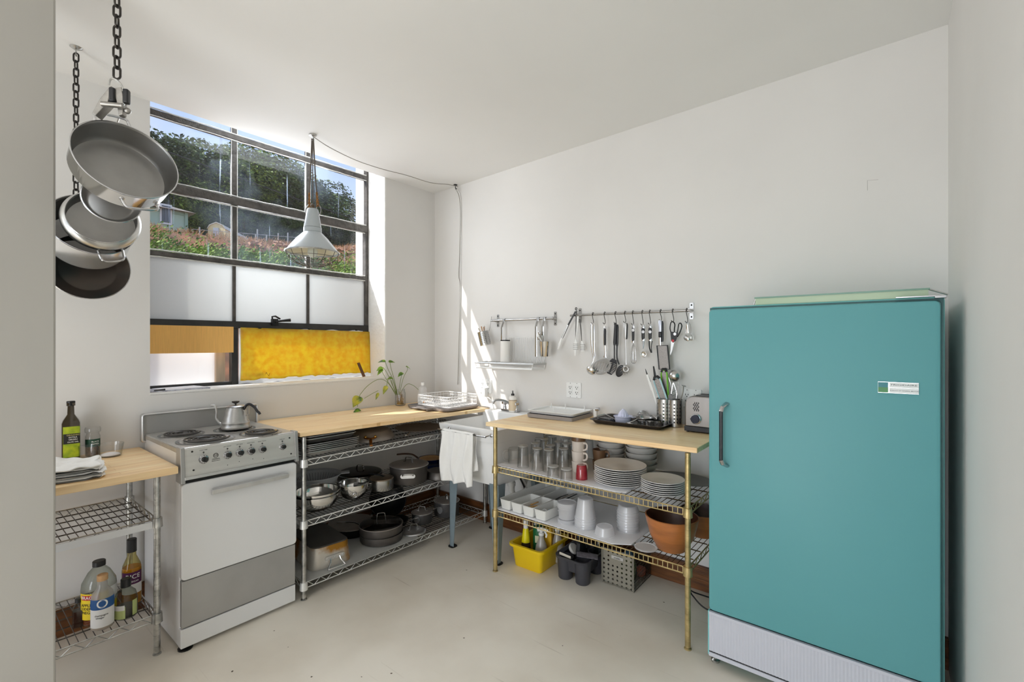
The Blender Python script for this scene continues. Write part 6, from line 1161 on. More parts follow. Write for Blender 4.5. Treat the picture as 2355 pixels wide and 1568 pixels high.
q=M(); q.tube(smoothpath([(1.89,-.225,zt+.004),(1.91,-.235,zt+.012),(1.935,-.222,zt+.022),(1.95,-.20,zt+.034)],4),.004,6); q.tube(smoothpath([(1.90,-.245,zt+.004),(1.92,-.235,zt+.010),(1.945,-.236,zt+.006)],4),.003,6); tag(q.build('can_piercer',CHROME),'twisted chrome tool lying in front of the juicer','tool')
for k,(x_,y_,R_,h_,lb_) in enumerate(((2.025,-.195,.027,.032,'small steel measuring cup at the tray front'),(2.06,-.175,.025,.032,'second small steel measuring cup beside the perforated caddy'))):
    t=thing('measuring_cup',lb_,'cup',(x_,y_,zt),0); q=M(); q.lathe(vessel([(0,0),(R_*.9,0),(R_,.003),(R_,h_),(R_+.002,h_)],.0015),28,cap=False); q.build('cup_body',POL,t); q=M(); q.tube([(-R_*.7,-R_*.7,h_-.002),(-R_*2.1,-R_*1.5,h_-.001)],(.001,.005),6,flat=(0,0,1)); q.build('flat_handle',CHROME,t)
t=thing('wire_tongs','bundle of thin wire skewers and a balloon whisk head beside the steel strainer','skewers',(2.02,-.16,zt+.03),0); q=M()
for k in range(6): q.tube([(-.03+.007*k,.02,.0),(.0+.008*k,-.005*k,.028),(.04,-.03,.012)],.0014,5)
q.build('wire_loops',CHROME,t)
t=bottle('rolling_jar','short clear glass jar on the tray in front of the strainer','jar',1.985,-.225,zt,[(0,0),(.02,0),(.022,.003),(.022,.035)],GLASS)
# perforated utensil holder: two joined cylinders
def perf(t,R,h,cx_,cy_,mt,z=0,nr=6,z0=.016,name='perforated_wall',cols=16,rh=.0042):
    """cylinder wall pierced by columns of round holes"""
    q=M(); q.T=Matrix.Translation((cx_,cy_,z)); dz=(h-z0*2)/nr; nn=8; da=2*PI/cols
    q.lathe([(R,0),(R,z0)],cols*6,cap=False); q.lathe([(R,h-z0),(R,h)],cols*6,cap=False); q.lathe([(0,0),(R,0)],cols*6,cap=False)
    P=lambda a,zz:(R*math.cos(a),R*math.sin(a),zz)
    for i in range(cols):
        for j in range(nr):
            ac=da*(i+.5); zc_=z0+dz*(j+.5); ha,hz=da/2,dz/2; vs=[];fs=[]
            if i%4==3:
                q.grid(lambda u,v:P(ac-ha+2*ha*u,zc_-hz+2*hz*v),2,1); continue
            ring=[]; 
            for k in range(16):
                a=2*PI*k/16; c,s=math.cos(a),math.sin(a); m_=max(abs(c),abs(s)); vs.append(P(ac+c/m_*ha,zc_+s/m_*hz))
            for k in range(16):
                a=2*PI*k/16; vs.append(P(ac+math.cos(a)*rh/R,zc_+math.sin(a)*rh))
            fs=[(k,(k+1)%16,16+(k+1)%16,16+k) for k in range(16)]; q.add(vs,fs)
    b=q.build(name,mt,t,recalc=True); q=M(); q.T=Matrix.Translation((cx_,cy_,z)); q.tube([(R*math.cos(k*PI/24),R*math.sin(k*PI/24),h) for k in range(48)],.0016,5,closed=True); q.build('rolled_rim',CHROME,b); return b
cx_,cy_=2.072,-.098
t=thing('utensil_caddy','perforated steel utensil caddy full of graters and ladles at the tray end','utensil holder',(cx_,cy_,zt),0)
perf(t,.047,.150,0,0,STEEL); perf(t,.040,.150,.062,-.035+.03,STEEL)
def pl3(px,py,y): return at(px,py,y=y)
def inpos(px0,py0,px1,py1,y=-.11,y2=None): return pl3(px0,py0,y),pl3(px1,py1,y if y2 is None else y2)
def flatt(a,b,wa,wb,th,mt,name,lab,cat,parent=None,seg=5):
    q=M(); q.tube([Vector(a).lerp(Vector(b),i/seg) for i in range(seg+1)],[(th,wa+(wb-wa)*i/seg) for i in range(seg+1)],4 if th<.002 else 8,flat=(0,1,0)); o=q.build(name,mt,parent)
    return tag(o,lab,cat) if not parent else o
BLD=mat('grater_blade',(.34,.32,.30),.38,.9,col2=(.20,.18,.17),scale=420,lo=.4,hi=.6)
def grater(a,b,w,lab,frame,top,mat_side=None):
    t=thing('hand_grater',lab,'grater',(0,0,0)); A_,B_=Vector(a),Vector(b); d_=(B_-A_).normalized(); s_=Vector((0,1,0)).cross(d_).normalized()
    P=lambda u,v,o=0:A_+(B_-A_)*u+s_*(w*v)+Vector((0,-1,0))*o
    q=M(); q.hexa([P(0,-.86,.001),P(0,.86,.001),P(0,.86,-.001),P(0,-.86,-.001),P(1,-.86,.001),P(1,.86,.001),P(1,.86,-.001),P(1,-.86,-.001)]); q.build('blade',BLD,t,smooth=False)
    q=M(); q.tube([P(0,-1),P(.96,-1),P(1.03,-.7),P(1.03,.7),P(.96,1),P(0,1)],(.004,.005),8); q.build('frame',frame,t)
    q=M(); q.tube([P(1.0,-.9,.0),P(1.05,-.5,.0),P(1.05,.5,.0),P(1.0,.9,.0)],(.006,.009),8); q.build('end_grip',top,t)
    return t
yb=-.112
a,b=inpos(1546,978,1510,872,yb+.0); grater(a,b,.020,'steel rasp grater with black top leaning left in the caddy',mat('pale_blue_rubber',srgb(170,205,212),.4),BLACKP)
a,b=inpos(1534,978,1527,855,-.085); GR=mat('lime_green_plastic',srgb(112,190,24),.4); grater(a,b,.017,'lime green framed narrow zester standing upright in the caddy',GR,BLACKP)
# knives
t=thing('kitchen_knife','white handled paring knife with dark blade cover leaning left in the caddy','knife',(0,0,0)); a,b=pl3(1500,895,-.118),pl3(1528,985,-.11); m_=pl3(1489,864,-.12); tip=pl3(1484,848,-.12)
flatt(a,b,.007,.004,.004,WPLAST,'handle','','',t); flatt(pl3(1488,861,-.119),pl3(1500,897,-.118),.006,.009,.0035,WPLAST,'blade_guard','','',t); flatt(tip,pl3(1494,878,-.117),.001,.009,.002,BLACKM,'blade','','',t)
t=thing('kitchen_knife','wooden handled knife with black tip behind the rasp grater','knife',(0,0,0)); flatt(pl3(1503,842,-.09),pl3(1507,866,-.09),.004,.008,.003,BLACKM,'blade_tip','','',t); flatt(pl3(1507,866,-.09),pl3(1513,905,-.09),.006,.006,.004,mat('knife_wood',srgb(120,82,54),.5),'handle','','',t)
t=thing('steel_ladle','round steel ladle with its bowl up and long handle in the caddy','ladle',(0,0,0)); c=pl3(1552,864,-.085); q=M(); q.sphere(c,.034,24,16); q.build('ladle_bowl',mat('satin_ball',(.58,.57,.55),.22,1),t); q=M(); q.tube([pl3(1560,878,-.075),pl3(1557,915,-.08),pl3(1551,975,-.09)],(.002,.0045),6); q.build('long_handle',CHROME,t)
t=thing('wire_spider','wire handled masher with curved loops in the caddy','masher',(0,0,0)); q=M(); q.tube(smoothpath([pl3(1537,866,-.07),pl3(1543,885,-.07),pl3(1545,905,-.075),pl3(1539,930,-.08),pl3(1541,970,-.09)],4),.002,6); q.build('bent_wire',WORN,t); q=M(); q.tube(smoothpath([pl3(1548,880,-.10),pl3(1543,915,-.10),pl3(1545,960,-.09)],4),.0035,6); q.tube(smoothpath([pl3(1549,880,-.10),pl3(1556,905,-.10),pl3(1552,935,-.10),pl3(1548,965,-.09)],4),.0018,6)
for k in range(5): q.tube([pl3(1545,902+9*k,-.10),pl3(1555,897+9*k,-.102)],.001,4)
q.build('wire_loops',CHROME,t)
t=thing('steel_masher','steel potato masher with flat bent end leaning right in the caddy','masher',(0,0,0)); q=M(); q.tube(smoothpath([pl3(1572,888,-.10),pl3(1570,905,-.10),pl3(1562,928,-.10),pl3(1554,962,-.10)],4),(.0028,.0045),8); q.build('handle',WORN,t); q=M(); q.tube([pl3(1567,886,-.11),pl3(1577,888,-.08)],(.002,.006),6); q.build('flat_end',WORN,t)
t=thing('plastic_scraper','pale grey plastic bench scraper sticking out of the caddy','scraper',(0,0,0)); flatt(pl3(1541,908,-.125),pl3(1548,975,-.115),.012,.020,.002,GREYP,'scraper_body','','',t)
# toaster
t=thing('toaster','brushed steel toaster with black base and round dial, half hidden by the fridge','toaster',(2.232,-.235,ctz(2.3)+.001),0)
TST=mat('toaster_steel',(.28,.265,.255),.34,1,var=.08,scale=30,stretch=(1,1,.1))
q=M(); w_,h_=.17,.19; out=[(0,.028),(w_,.028),(w_,h_-.05)]+[(w_-.045+.045*math.cos(A(a)),h_-.045+.045*math.sin(A(a))) for a in range(0,91,15)]+[(.045+.045*math.cos(A(a)),h_-.045+.045*math.sin(A(a))) for a in range(90,181,15)]; q.prism(out,0,.16,'y'); b=q.build('shell',TST,t,bevel=.006,seg=3)
q=M(); q.box(-.003,w_+.003,-.004,.164,0.004,.030); q.box(.008,.022,-.004,.01,0,.006); q.build('base',mat('black_base',srgb(36,36,40),.4),t,bevel=.005)
q=M(); q.box(.05,.15,.02,.05,h_-.001,h_+.003); q.box(.05,.15,.10,.13,h_-.001,h_+.003); q.build('bread_slot',BLACKM,t,smooth=False)
q=M(); q.T=Matrix.Translation((.058,-.001,.072))@Matrix.Rotation(PI/2,4,'X'); q.lathe([(0,0),(.028,0),(.028,.006),(.024,.010),(.0,.010)],32,cap=False); dd=q.build('dial_ring',CHROME,t); q=M(); q.T=Matrix.Translation((.058,-.010,.072))@Matrix.Rotation(PI/2,4,'X'); q.lathe([(0,0),(.023,0),(.021,.012),(0,.013)],32,cap=False); q.box(-.022,.022,-.003,.003,.012,.016); q.build('dial_knob',mat('dial_dark',srgb(40,44,60),.2,.4),dd)
q=M(); 
for dx in (.048,.058,.068): q.tube([(dx+.0045*math.sin(i*1.1),-.002,.112+.0033*i) for i in range(15)],.0016,6)
q.build('heat_vents',BLACKM,t)
# ================= wall sockets =================
def outlet(px0,py0,px1,py1,lab):
    a,b=at(px0,py0,y=-.002),at(px1,py1,y=-.002); w_,h_=b.x-a.x,a.z-b.z; t=thing('wall_socket',lab,'socket',((a.x+b.x)/2,-.0005,b.z),0)
    q=M(); q.prism(rrect(w_,h_,.006,3,0,h_/2),-.006,0,'y'); pt=q.build('cover_plate',WPLAST,t,bevel=.002)
    for sx in (-1,1):
        q=M(); q.prism(rrect(w_*.28,h_*.62,.006,3,sx*w_*.22,h_/2),-.0085,-.006,'y'); rc=q.build('receptacle',WPLAST,t,bevel=.001)
        q=M()
        for sz in (-1,1):
            x_,z_=sx*w_*.22,h_/2+sz*h_*.165; q.box(x_-.009,x_-.0055,-.0092,-.0084,z_-.002,z_+.008); q.box(x_+.0055,x_+.009,-.0092,-.0084,z_-.001,z_+.007); q.sphere((x_,-.0086,z_-.008),.0035,8,6,(1,.3,1))
        q.build('slots',BLACKP,rc,smooth=False)
    for sx in (-1,1):
        for zz in (.06,.94): q=M(); q.sphere((sx*w_*.22,-.006,h_*zz),.003,8,5,(1,.3,1)); q.build('screw',GREYP,pt)
    return t
outlet(1303,878,1337,916,'white double wall socket in the middle below the utensil rail'); outlet(1568,893,1614,939,'white double wall socket behind the utensil caddy beside the toaster'); o3=outlet(1104,871,1131,905,'white double wall socket in the sun patch beside the dish rack')
a=at(1115,902,y=-.03); t=thing('white_plug','white rectangular plug adapter pushed into the sunlit wall socket','plug',(a.x,-.018,a.z-.03),0); q=M(); q.box(-.016,.016,-.03,.008,0,.065); q.build('plug_body',WPLAST,t,bevel=.004); q=M(); q.tube(smoothpath([(.0,-.01,.0),(.06,-.012,-.02),(.10,-.03,-.06),(.13,-.05,-.09)],5),.004,6); q.build('plug_cable',WPLAST,t)
# ================= left wall rail with shelf and cups =================
RX0,RX1,RZ,RY=.680,1.262,1.566,-.034
t=thing('wall_rail','short steel wall rail above the sink','rail',(0,0,0)); q=M(); q.cyl((RX0,RY,RZ),(RX1,RY,RZ),.0078,16); q.build('rail_tube',STEEL,t)
for x_ in (RX0+.045,RX1-.008):
    q=M(); q.prism(rrect(.022,.095,.004,3,x_,RZ),-.003,0,'y'); pt=q.build('wall_plate',STEEL,t,smooth=False); q=M(); q.cyl((x_,-.003,RZ),(x_,RY,RZ),.0115,14); q.build('rail_holder',STEEL,t)
    for s_ in (-1,1): q=M(); q.sphere((x_,-.003,RZ+s_*.034),.005,10,6,(1,.4,1)); q.build('screw',BLACKM,pt)
# drop brackets (hooks) hanging from rail
def dropb(x,zb,lab):
    q=M(); q.tube([(x,RY+.012,RZ-.006),(x,RY+.010,RZ+.011),(x,RY-.011,RZ+.011),(x,RY-.012,RZ-.016),(x+.012,RY-.045,RZ-.055),(x+.012,RY-.045,zb)],(.0016,.009),6,flat=(0,0,1)) 
    return tag(q.build('drop_bracket',STEEL,smooth=False),lab,'bracket')
sz=1.235
dropb(at(1160,733,y=RY).x,1.30,'bent steel strip bracket on the left rail above the white jar'); dropb(at(1238,733,y=RY).x,1.30,'bent steel strip bracket on the left rail behind the steel bucket'); dropb(at(1253,733,y=RY).x-.0,1.405,'bent steel strip bracket at the right end of the left rail')
# wall shelf: square tube frame, two tiers
x0_,x1_,yb_,yf_=at(1116,832,y=-.05).x,at(1249,835,y=-.05).x,-.02,-.165
t=thing('wall_shelf','small white and steel wire wall shelf hanging under the left rail','shelf',(0,0,0)); q=M(); fr=[(x0_,yb_,1.248),(x1_,yb_,1.248),(x1_,yf_,1.248),(x0_,yf_,1.248)]
q.tube(fr,(.0075,.007),4,closed=True); q.build('upper_frame',mat('satin_frame',srgb(196,196,194),.35,.5),t,smooth=False)
q=M(); q.tube([(a[0]*1.0+(.012 if a[0]<1 else -.012),a[1],1.213) for a in fr],(.0075,.007),4,closed=True); q.build('lower_frame',WPLAST,t,smooth=False)
for a in fr: q=M(); dx=.012 if a[0]<1 else -.012; q.cyl((a[0]+dx,a[1],1.213),(a[0]+dx*.6,a[1],1.248),.003,8); q.build('corner_post',WPLAST,t)
q=M()
for k in range(26):
    x_=x0_+.19+(x1_-x0_-.20)*k/25
    if k%1==0: q.tube([(x_,yf_,1.25),(x_,yb_-.02,1.25),(x_,yb_-.002,1.285),(x_,yb_-.002,1.435)],.0028,5)
q.tube([(x0_+.19,yb_-.002,1.435),(x1_-.01,yb_-.002,1.435)],.002,5); q.build('wire_back',mat('white_rack_wire',srgb(232,232,230),.35),t)
q=M(); 
for k in range(7): q.tube([(x0_+.02+.027*k,yf_,1.25),(x0_+.02+.027*k,yb_,1.25)],.0016,5)
q.build('shelf_wires',STEEL,t)
jx=at(1162,800,y=-.10).x; t=thing('white_bottle','tall matt white canister with dark lid on the small wall shelf','canister',(jx,-.100,1.2575),0); q=M(); q.lathe([(0,0),(.035,0),(.036,.003),(.035,.148),(.034,.152),(0,.152)],32,cap=False); bb=q.build('canister_body',mat('matt_white',srgb(232,230,226),.6),t); q=M(); q.lathe([(0,.152),(.0355,.152),(.0355,.160),(0,.161)],32,cap=False); q.build('lid',BLACKP,t); q=M(); q.cyl((0,0,.160),(0,0,.172),.008,12); q.build('spout',WPLAST,t)
# perforated cup with cutlery (tilted) and steel bucket
def cutl(t,n,zb,L,seed,R=.02,mats=None):
    r=random.Random(seed)
    for k in range(n):
        a=r.uniform(0,6.28); rr_=R*r.uniform(.3,1); e_=Vector((rr_*math.cos(a)*1.7,rr_*math.sin(a)*1.4,zb+L*r.uniform(.75,1))); s_=Vector((-rr_*math.cos(a)*.4,-rr_*math.sin(a)*.4,.01))
        yield k,s_,e_
cpos=at(1119,775,y=-.075)
t=thing('cutlery_cup','perforated steel cup of cutlery hanging tilted from the left rail end','cup',(cpos.x-.0,-.085,cpos.z-.062),0,rot=(A(4),A(-13),0))
perf(t,.042,.105,0,0,STEEL,nr=6,z0=.012,cols=16,rh=.0032,name='perforated_cup'); cupM=t
q=M(); q.tube([(.03,.038,.10),(.045,.045,.13),(.075,.050,.20),(.078,.05,.205)],.002,6); q.build('hanging_wire',CHROME,t)
cutm=[mat('cutlery_steel',(.5,.49,.48),.25,1),mat('tan_handle',srgb(176,126,76),.5)]
for k,(k0,s_,e_) in enumerate(sorted(cutl(t,6,.105,.045,3,.022),key=lambda c:c[2].x)):
    W0,W1=(t.matrix_basis@s_),(t.matrix_basis@e_)
    nm=('table_knife','table_fork')[k%2]; q=M(); q.tube([W0,W0.lerp(W1,.6),W1],[(.0018,.003),(.002,.004),(.002,.0055)],6,flat=(0,1,0)); tag(q.build(nm,cutm[1 if k in (1,3) else 0]),'%s handled cutlery piece in the tilted perforated cup, %s in the bunch'%('tan' if k in (1,3) else 'steel',('leftmost','second from the left','third from the left','third from the right','second from the right','rightmost')[k]),'cutlery','cutlery in the tilted cup')
bx_=at(1257,805,y=-.09).x; t=thing('steel_bucket','small tapered steel bucket of spoons hanging at the right of the left rail','bucket',(bx_,-.105,1.303),0)
q=M(); q.lathe(vessel([(0,0),(.034,0),(.036,.003),(.042,.072),(.044,.076),(.045,.100),(.046,.102)],.0015),40,cap=False); q.build('bucket_body',POL,t)
r=random.Random(9)
for k in range(6):
    a=A(120+25*k); W0=Vector((bx_-.01*math.cos(a),-.105-.01*math.sin(a),1.33)); W1=Vector((bx_+.036*math.cos(a)-.022,-.105+.02*math.sin(a),1.303+.13+.016*(k%3))); q=M(); q.tube([W0,W0.lerp(W1,.7),W1],[(.0018,.003),(.002,.003),(.002,.004)],6,flat=(0,1,0)); q.sphere(W1,.012,12,8,(.8,.35,1.3)); tag(q.build('table_spoon',cutm[0] if k%2 else WPLAST),'%s spoon standing in the small steel bucket, %s in the bunch'%('steel' if k%2 else 'white',('rightmost','second from the right','third from the right','third from the left','second from the left','leftmost')[k]),'spoon','spoons in the steel bucket')
# ================= long utensil rail =================
RZ2,RY2=1.580,-.050; X0_,X1_=at(1312,726,y=RY2).x,at(1588,714,y=RY2).x
t=thing('wall_rail','long steel utensil rail between the sink and the fridge','rail',(0,0,0)); q=M(); q.cyl((X0_,RY2,RZ2),(X1_-.0,RY2,RZ2),.0078,16); q.build('rail_tube',STEEL,t)
for x_ in (X0_+.045,X1_-.01):
    q=M(); q.prism(rrect(.022,.095,.004,3,x_,RZ2),-.003,0,'y'); pt=q.build('wall_plate',STEEL,t,smooth=False); q=M(); q.cyl((x_,-.003,RZ2),(x_,RY2,RZ2),.0115,14); q.build('rail_holder',STEEL,t)
    for s_ in (-1,1): q=M(); q.sphere((x_,-.003,RZ2+s_*.034),.005,10,6,(1,.4,1)); q.build('screw',BLACKM,pt)
HY=RY2-.012
def shook(x,zb,n,dx=.008):
    q=M(); q.tube(smoothpath([(x-.002,RY2+.008,RZ2+.000),(x,RY2+.006,RZ2+.011),(x,RY2-.006,RZ2+.012),(x,HY,RZ2-.004),(x+dx,HY,zb+.022),(x+dx,HY,zb+.006),(x+dx-.006,HY-.003,zb),(x+dx-.012,HY-.006,zb+.010)],4),.0022,6)
    return tag(q.build('s_hook',mat('dark_hook',srgb(70,68,66),.4,.8)),n,'hook','hooks on the long utensil rail')
U=lambda px,py,y=HY: at(px,py,y=y)
def Uz(px,py,y=HY): v=U(px,py,y); return (v.x,y,v.z)
HK=[(1362,'ladle'),(1389,'slotted turner'),(1414,'black turner'),(1436,'pasta server'),(1454,'whisk'),(1476,'ice cream spoon'),(1493,'bottle opener'),(1518,'grater'),(1546,'scissors'),(1578,'measuring spoons')]
hz_=[745,745,744,742,747,748,746,738,740,742]
hk_={}
for (px,nm),py in zip(HK,hz_): x_=U(px,720).x; hk_[nm]=x_; shook(x_,U(px+3,py).z,'dark s shaped hook on the long rail holding the %s'%nm)
BKH=mat('soft_black_handle',srgb(36,36,40),.45); DISC=mat('logo_disc',srgb(226,226,230),.25,.3)
def ob(name,lab,cat): return thing(name,lab,cat,(0,0,0))
def handle(t,a,b,w0,w1,mt,th=.006,name='handle'): q=M(); A_,B_=Vector(a),Vector(b); q.tube([A_,A_.lerp(B_,.12),A_.lerp(B_,.5),A_.lerp(B_,.88),B_],[(th*.6,w0*.6),(th,w0),(th,(w0+w1)/2),(th,w1),(th*.7,w1*.7)],10,flat=(0,1,0)); return q.build(name,mt,t)
def eyelet(t,c,r,mt,rr_=.003,n='hanging_eye'): q=M(); q.tube([(c[0]+r*math.cos(k*PI/8),c[1],c[2]+r*1.3*math.sin(k*PI/8)) for k in range(16)],(rr_,rr_),6,closed=True); return q.build(n,mt,t)
# ladle
t=ob('soup_ladle','steel soup ladle with curled loop handle, first on the long rail','ladle'); y=HY-.004
q=M(); q.tube(smoothpath([Uz(1359,752,y),Uz(1361,744,y),Uz(1366,750,y),Uz(1366,800,y-.004),Uz(1368,820,y-.006)],4),(.0022,.0055),8,flat=(0,1,0)); q.tube(smoothpath([Uz(1359,750,y),Uz(1360,790,y),Uz(1365,822,y-.004)],4),(.002,.0045),8,flat=(0,1,0)); q.build('loop_handle',CHROME,t)
c=U(1358,850,y-.02); q=M(); q.T=Matrix.Translation((c.x+.012,y-.02,c.z+.0))@Matrix.Rotation(A(20),4,'Y')@Matrix.Rotation(A(-28),4,'X'); q.lathe([(.038*math.sin(a),-.034*math.cos(a)) for a in [i*PI/16 for i in range(9)]]+[(.036*math.sin(a),-.031*math.cos(a)) for a in [i*PI/16 for i in range(8,-1,-1)]],30,cap=False); q.build('ladle_bowl',POL,t)
q=M(); q.tube([Uz(1368,818,y-.006),Uz(1365,832,y-.012),Uz(1360,842,y-.03)],(.002,.005),8,flat=(0,1,0)); q.build('neck',CHROME,t)
# slotted turner
t=ob('slotted_turner','large round slotted steel turner with black inlaid handle, second on the long rail','turner'); y=HY-.010
handle(t,Uz(1391,750,y),Uz(1391,796,y),.0095,.009,CHROME); h=handle(t,Uz(1391,755,y-.004),Uz(1391,794,y-.004),.007,.007,BKH,name='black_inlay'); q=M(); q.tube([Uz(1391,794,y),Uz(1392,812,y),Uz(1391,822,y)],[(.002,.005),(.0022,.004),(.002,.011)],8,flat=(0,1,0)); q.tube([Uz(1395,760,y+.006),Uz(1398,800,y+.006),Uz(1396,820,y)],.002,5); q.build('neck',CHROME,t)
c0,rx_,rz_=U(1384,843,y-.006),.068,.056; q=M()
tilt=A(28); n_=40; slots=[(-.034,.0),(-.017,.0),(0.0,.0),(.017,.0),(.034,.0)]
# disc made of strips between slots, with real openings
def dpt(u,v): X=c0.x+u*math.cos(tilt)-v*math.sin(tilt)*-1; return (c0.x+u*math.cos(tilt)+v*math.sin(tilt),y-.006-.25*(u*u+v*v)*2,c0.z-u*math.sin(tilt)*.0+v*math.cos(tilt)-u*.15)
edges=[-rx_,-.0415,-.0365,-.0225,-.0175,-.0025,.0025,.0175,.0225,.0365,.0415,rx_]
segs=[]
for i in range(len(edges)-1):
    k_=1 if i%2 else 5
    for s_ in range(k_): segs.append((edges[i]+(edges[i+1]-edges[i])*s_/k_,edges[i]+(edges[i+1]-edges[i])*(s_+1)/k_,i%2==1))
for u0,u1,slot in segs:
    for j in range(24):
        pts=[]
        for u,vv in ((u0,j),(u1,j),(u1,j+1),(u0,j+1)):
            H=rz_*math.sqrt(max(0,1-(u/rx_)**2)); pts.append((u,-H+2*H*vv/24))
        if slot and abs((pts[0][1]+pts[2][1])/2)<.026: continue
        q.add([dpt(*p_) for p_ in pts],[(0,1,2,3)])
q.build('slotted_blade',mat('turner_steel',(.40,.395,.385),.34,1,var=.1,scale=20),t,solid=.0014)
# black slotted turner + second black spoon
t=ob('black_turner','black nylon slotted turner, third on the long rail','turner'); y=HY-.014
handle(t,Uz(1416,742,y),Uz(1413,794,y),.0095,.0098,BKH); eyelet(t,Uz(1414,745,y-.004),.003,BKH); q=M(); q.tube([Uz(1413,794,y),Uz(1413,828,y)],(.003,.0045),8,flat=(0,1,0)); q.build('shaft',BKH,t)
c1=U(1408,855,y); a_=U(1413,826,y); q=M(); L_=.085; ang=A(200+48)
ax=Vector((U(1397,872,y).x-a_.x,0,U(1397,872,y).z-a_.z)).normalized(); sd=Vector((-ax.z,0,ax.x))
def bp(u,v): return Vector((a_.x,y,a_.z))+ax*(u*.100)+sd*(v*(.012+.020*math.sin(PI*min(1,u*.9+.05)))) 
for i in range(20):
    for j in range(2):
        u0,u1=i/20,(i+1)/20; s_=-1 if j else 1
        if i<4 or i>17 or i%2==0: q.add([bp(u0,0),bp(u1,0),bp(u1,s_),bp(u0,s_)],[(0,1,2,3)])
        else: q.add([bp(u0,0),bp(u1,0),bp(u1,s_*.15),bp(u0,s_*.15)],[(0,1,2,3)]); q.add([bp(u0,s_*.85),bp(u1,s_*.85),bp(u1,s_),bp(u0,s_)],[(0,1,2,3)])
q.build('slotted_blade',BKH,t,solid=.003,smooth=False)
t=ob('black_spoon','black nylon serving spoon hanging just behind the black slotted turner','spoon'); y=HY-.004
handle(t,Uz(1420,746,y),Uz(1419,796,y),.009,.009,BKH); q=M(); q.tube(smoothpath([Uz(1419,796,y),Uz(1419,822,y),Uz(1424,838,y)],4),(.003,.005),8,flat=(0,1,0)); q.build('shaft',BKH,t)
q=M(); q.T=Matrix.Translation(U(1426,853,y-.004))@Matrix.Rotation(A(28),4,'Y'); q.sphere((0,0,0),.030,18,10,(.85,.22,1.35)); q.build('spoon_bowl',BKH,t)
# pasta server
t=ob('pasta_server','steel pasta server with toothed head and black backed handle, fourth on the long rail','server'); y=HY-.010
handle(t,Uz(1438,742,y),Uz(1438,780,y),.0115,.0075,BRUSH,.007); handle(t,Uz(1441,743,y+.008),Uz(1441,780,y+.008),.0095,.007,BKH,.004,name='black_back'); eyelet(t,Uz(1437,745,y-.006),.003,CHROME,.0015); q=M(); q.tube([Uz(1438,780,y),Uz(1439,832,y),Uz(1439,838,y)],[(.002,.0042),(.0018,.0038),(.002,.008)],8,flat=(0,1,0)); q.build('shaft',BRUSH,t)
c=U(1439,849,y-.006); q=M(); ro,ri=.024,.0062
for k in range(30):
    a0,a1=2*PI*k/30,2*PI*(k+1)/30; P=lambda a,r_:(c.x+r_*math.cos(a),c.y-.16*(r_-.006)+(-.5)*(r_**2)*0,c.z+r_*.95*math.sin(a)); q.add([P(a0,ri),P(a1,ri),P(a1,ro),P(a0,ro)],[(0,1,2,3)])
q.build('server_bowl',BRUSH,t,solid=.0015); q=M()
for k in range(9):
    a=A(150+30*k-10); P0=(c.x+ro*math.cos(a),c.y-.004,c.z+ro*.95*math.sin(a)); P1=(c.x+(ro+.009)*math.cos(a+.2),c.y-.014,c.z+(ro+.009)*.95*math.sin(a+.2)); q.tube([P0,P1],[(.002,.003),(.0015,.0015)],6)
q.build('teeth',BRUSH,t)
# handled tools with logo discs
def tool(nm,lab,cat,px,pt_,pb_,w_,pd):
    t=ob(nm,lab,cat); y=HY-.010; eyelet(t,Uz(px,pt_-6,y),.0045,CHROME,.0028); q=M(); q.tube([Uz(px,pt_-3,y),Uz(px,pt_+2,y)],(.004,w_),10,flat=(0,1,0)); q.tube([Uz(px,pb_-2,y),Uz(px,pb_+3,y)],(.0045,w_*.9),10,flat=(0,1,0)); q.build('metal_collar',CHROME,t)
    handle(t,Uz(px,pt_,y),Uz(px,pb_,y),w_,w_*.85,BKH,.007); q=M(); c=U(px,pd,y-.0075); q.T=Matrix.Translation(c)@Matrix.Rotation(PI/2,4,'X'); q.lathe([(0,0),(.0088,0),(.0088,.001),(0,.0012)],20,cap=False); q.build('logo_disc',DISC,t); q=M(); q.tube([(c.x-.004,c.y-.0015,c.z-.001),(c.x,c.y-.0015,c.z+.0012),(c.x+.004,c.y-.0015,c.z-.001)],.0006,4); q.build('logo_mark',INK,t); return t,y
t,y=tool('balloon_whisk','wire balloon whisk with black handle and silver disc, fifth on the long rail','whisk',1456,753,785,.0095,759)
q=M(); top=U(1456,787,y)
for k in range(6):
    a=PI*k/6; w_=.024; bz_=U(1457,836,y).z; Hh=top.z-bz_; pts=[]
    for i in range(17):
        s=i/16*2-1; v=1-abs(s); pr_=math.sin(PI*min(1,(1-v**1.0)*.0+ (1-abs(s))*.0+.5))*0
        zz=top.z-Hh*(1-abs(s)**2.2); rr_=w_*(math.copysign(1,s))*(abs(s)**.0 if 0 else 1)*(1-abs(s))**.35*min(1,abs(s)*2.2)**.8; pts.append((top.x+.003+rr_*math.cos(a),y+rr_*math.sin(a)*.8,zz))
    q.tube(pts,.0009,5)
q.build('wire_balloon',CHROME,t)
t,y=tool('ice_cream_spoon','steel serving spoon with black handle and silver disc, sixth on the long rail','spoon',1479,754,781,.0118,763)
q=M(); q.tube([Uz(1478,783,y),Uz(1479,802,y)],[(.003,.005),(.0025,.002)],8,flat=(0,1,0)); q.tube([Uz(1481,783,y),Uz(1480,800,y)],[(.003,.003),(.0025,.002)],8); q.build('shaft',CHROME,t); q=M(); q.T=Matrix.Translation(U(1480,815,y))@Matrix.Rotation(PI/2,4,'X'); q.lathe([(.019*math.sin(a),-.010*math.cos(a)) for a in [i*PI/16 for i in range(9)]]+[(.0175*math.sin(a),-.008*math.cos(a)) for a in [i*PI/16 for i in range(8,-1,-1)]],28,cap=False); o=q.build('spoon_bowl',POL,t)
